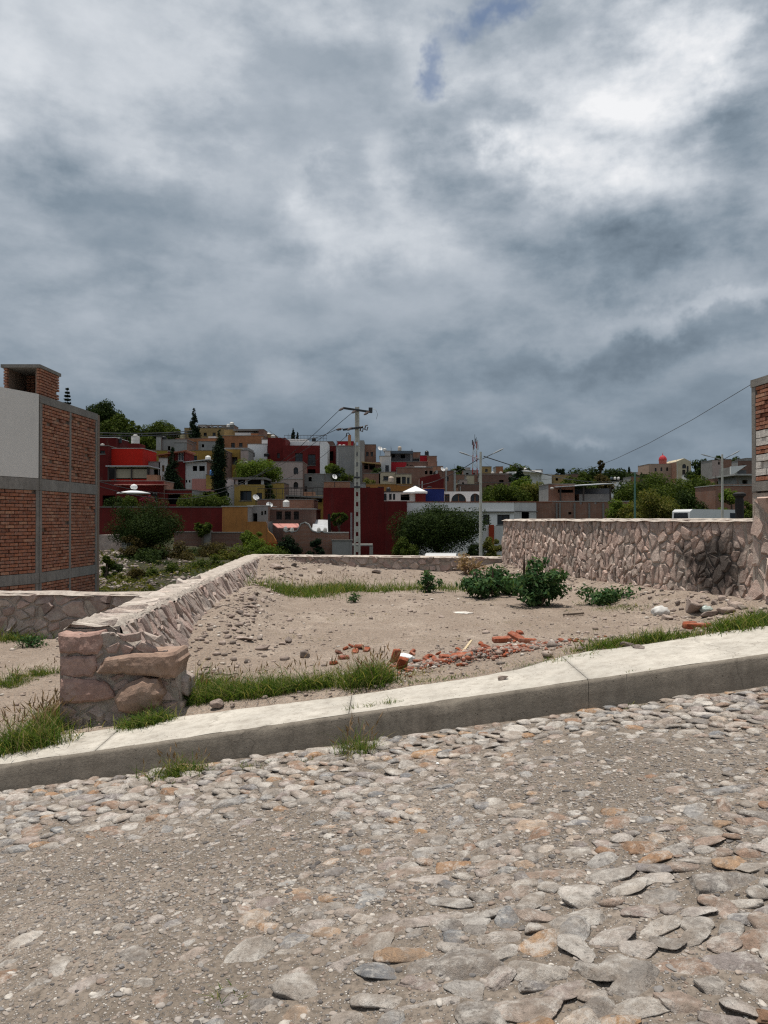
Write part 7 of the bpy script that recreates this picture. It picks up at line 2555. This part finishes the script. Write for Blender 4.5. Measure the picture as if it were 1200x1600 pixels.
# ================================================================ vehicles
def car(label, u, vroof, D, yaw, van=False, name='parked_car'):
    c = P(u, vroof, D)
    Hh, L, Wd = (1.95, 5.0, 1.85) if van else (1.45, 4.4, 1.72)
    z0 = c.z - Hh
    root = thing(name, label, 'van' if van else 'car', (c.x, c.y, z0), None, 'thing')
    Mx = Matrix.Translation((c.x, c.y, z0)) @ Matrix.Rotation(yaw, 4, 'Z')
    paint = m_plain('white_paint', (.72, .72, .71), .3, 0, .04, 1, 0)
    rub = m_plain('tyre_rubber', (.02, .02, .02), .9)
    if van:
        prof = [(-2.5, .35), (2.4, .35), (2.5, .6), (2.45, 1.0), (1.75, 1.12), (1.2, 1.82), (1.0, 1.92), (-2.3, 1.95), (-2.48, 1.8), (-2.5, 1.0)]
        gl = [[(1.55, 1.12), (1.12, 1.7), (.45, 1.72), (.45, 1.12)]]
    else:
        prof = [(-2.2, .35), (2.1, .35), (2.2, .55), (2.12, .78), (1.1, .95), (.45, 1.38), (.1, 1.45), (-.9, 1.45), (-1.3, 1.38), (-1.95, .98), (-2.2, .9)]
        gl = [[(.95, .95), (.4, 1.33), (-.15, 1.38), (-.15, .95)], [(-.25, .95), (-.25, 1.38), (-.9, 1.38), (-1.3, .98)]]
    mb = MB(); mb.prism(prof, -Wd / 2, Wd / 2); mb.xform(Mx)
    body = mb.build('body', paint, root)
    for g in gl:
        for sgn in (-1, 1):
            mb = MB(); y = sgn * Wd / 2
            mb.prism(g[::-1] if True else g, min(y - .004, y + .012), max(y - .004, y + .012)); mb.xform(Mx); mb.build('window', M_GLASS, root)
    a, b = (prof[4], prof[5])
    mb = MB()
    for (p, q) in ((prof[4], prof[5]), (prof[-2], prof[-3]) if not van else (prof[-1], prof[-2])):
        p1 = (p[0] + (q[0] - p[0]) * .12, p[1] + (q[1] - p[1]) * .12); q1 = (p[0] + (q[0] - p[0]) * .9, p[1] + (q[1] - p[1]) * .9)
        nx, nz = (q[1] - p[1]), -(q[0] - p[0])
        l = math.hypot(nx, nz)
        s = .012 / l * (1 if nx * (p[0]) > 0 else -1)
        mb2 = MB()
        mb2.add([(p1[0] + nx * s, -Wd * .42, p1[1] + nz * s), (p1[0] + nx * s, Wd * .42, p1[1] + nz * s), (q1[0] + nx * s, Wd * .38, q1[1] + nz * s), (q1[0] + nx * s, -Wd * .38, q1[1] + nz * s)], [(0, 1, 2, 3)])
        mb2.xform(Mx); mb2.build('windscreen', M_GLASS, root)
    for wx in (-L * .3, L * .3):
        for sgn in (-1, 1):
            mb = MB()
            y = sgn * (Wd / 2 - .08)
            mb.tube([(wx, y - .1, .32), (wx, y + .1, .32)], .32, 16); mb.xform(Mx)
            w = mb.build('wheel', rub, root)
            mb = MB(); mb.tube([(wx, y + sgn * .06, .32), (wx, y + sgn * .112, .32)], .2, 12); mb.xform(Mx); mb.build('rim', M_ALU, w)
    for sgn in (-1, 1):
        mb = MB(); xx = prof[3][0] - .06; mb.box(xx - .02, xx + .09, sgn * Wd * .36 - .16, sgn * Wd * .36 + .16, prof[3][1] - .18, prof[3][1] - .02); mb.xform(Mx); mb.build('headlight', m_plain('lamp_glass', (.6, .6, .6), .2), root)
    return root


car('white van parked under the trees behind the right wall', 1116, 796, 50, .25, True, 'white_van')
car('white car parked in the shade of the broad dark tree', 690, 864, 44, 1.45)

# ================================================================ the cloud that shades the town (out of frame, overhead)
HC = 420.0
sx_, sy_ = SUN_DIR.x / SUN_DIR.z * HC, SUN_DIR.y / SUN_DIR.z * HC
n1_, n2_ = 60, 60
top, bot = [], []
vs, fs = [], []
for j in range(n2_ + 1):
    for i in range(n1_ + 1):
        a, b = i / n1_, j / n2_
        gx0 = -420 + 840 * a
        y_near = 25.5 + .42 * min(max(gx0, -40), 40) + 2.0 * float(fbm(gx0 * .06, .2, 3)) - max(0, abs(gx0) - 40) * .0
        gy0 = y_near + (470 - y_near) * b
        edge = min(a, 1 - a, b, 1 - b)
        th = 60 * min(1, edge * 9) ** .6
        lump = 1 + .8 * float(fbm(a * 9, b * 9, 4))
        vs.append((gx0 + sx_, gy0 + sy_, HC + th * .8 * lump))
        vs.append((gx0 + sx_, gy0 + sy_, HC - th * .12 * lump))
m = n1_ + 1
for j in range(n2_):
    for i in range(n1_):
        q = [(j * m + i) * 2, (j * m + i + 1) * 2, ((j + 1) * m + i + 1) * 2, ((j + 1) * m + i) * 2]
        fs.append(tuple(q))
        fs.append(tuple(k + 1 for k in q[::-1]))
b = NB('cloud_vapour')
b.b.inputs['Base Color'].default_value = (.9, .91, .93, 1)
b.b.inputs['Roughness'].default_value = 1
tr_ = b.n('ShaderNodeBsdfTranslucent'); tr_.inputs[0].default_value = (.9, .92, .95, 1)
tp_ = b.n('ShaderNodeBsdfTransparent')
mx1 = b.n('ShaderNodeMixShader'); mx1.inputs[0].default_value = .5
b.t.links.new(b.b.outputs[0], mx1.inputs[1]); b.t.links.new(tr_.outputs[0], mx1.inputs[2])
mx2 = b.n('ShaderNodeMixShader'); mx2.inputs[0].default_value = .82
b.t.links.new(mx1.outputs[0], mx2.inputs[1]); b.t.links.new(tp_.outputs[0], mx2.inputs[2])
b.t.links.new(mx2.outputs[0], b.out.inputs[0])
mb = MB(); mb.add(vs, fs)
o = mb.build('cloud', b.m, smooth=True)
tag(o, kind='structure')
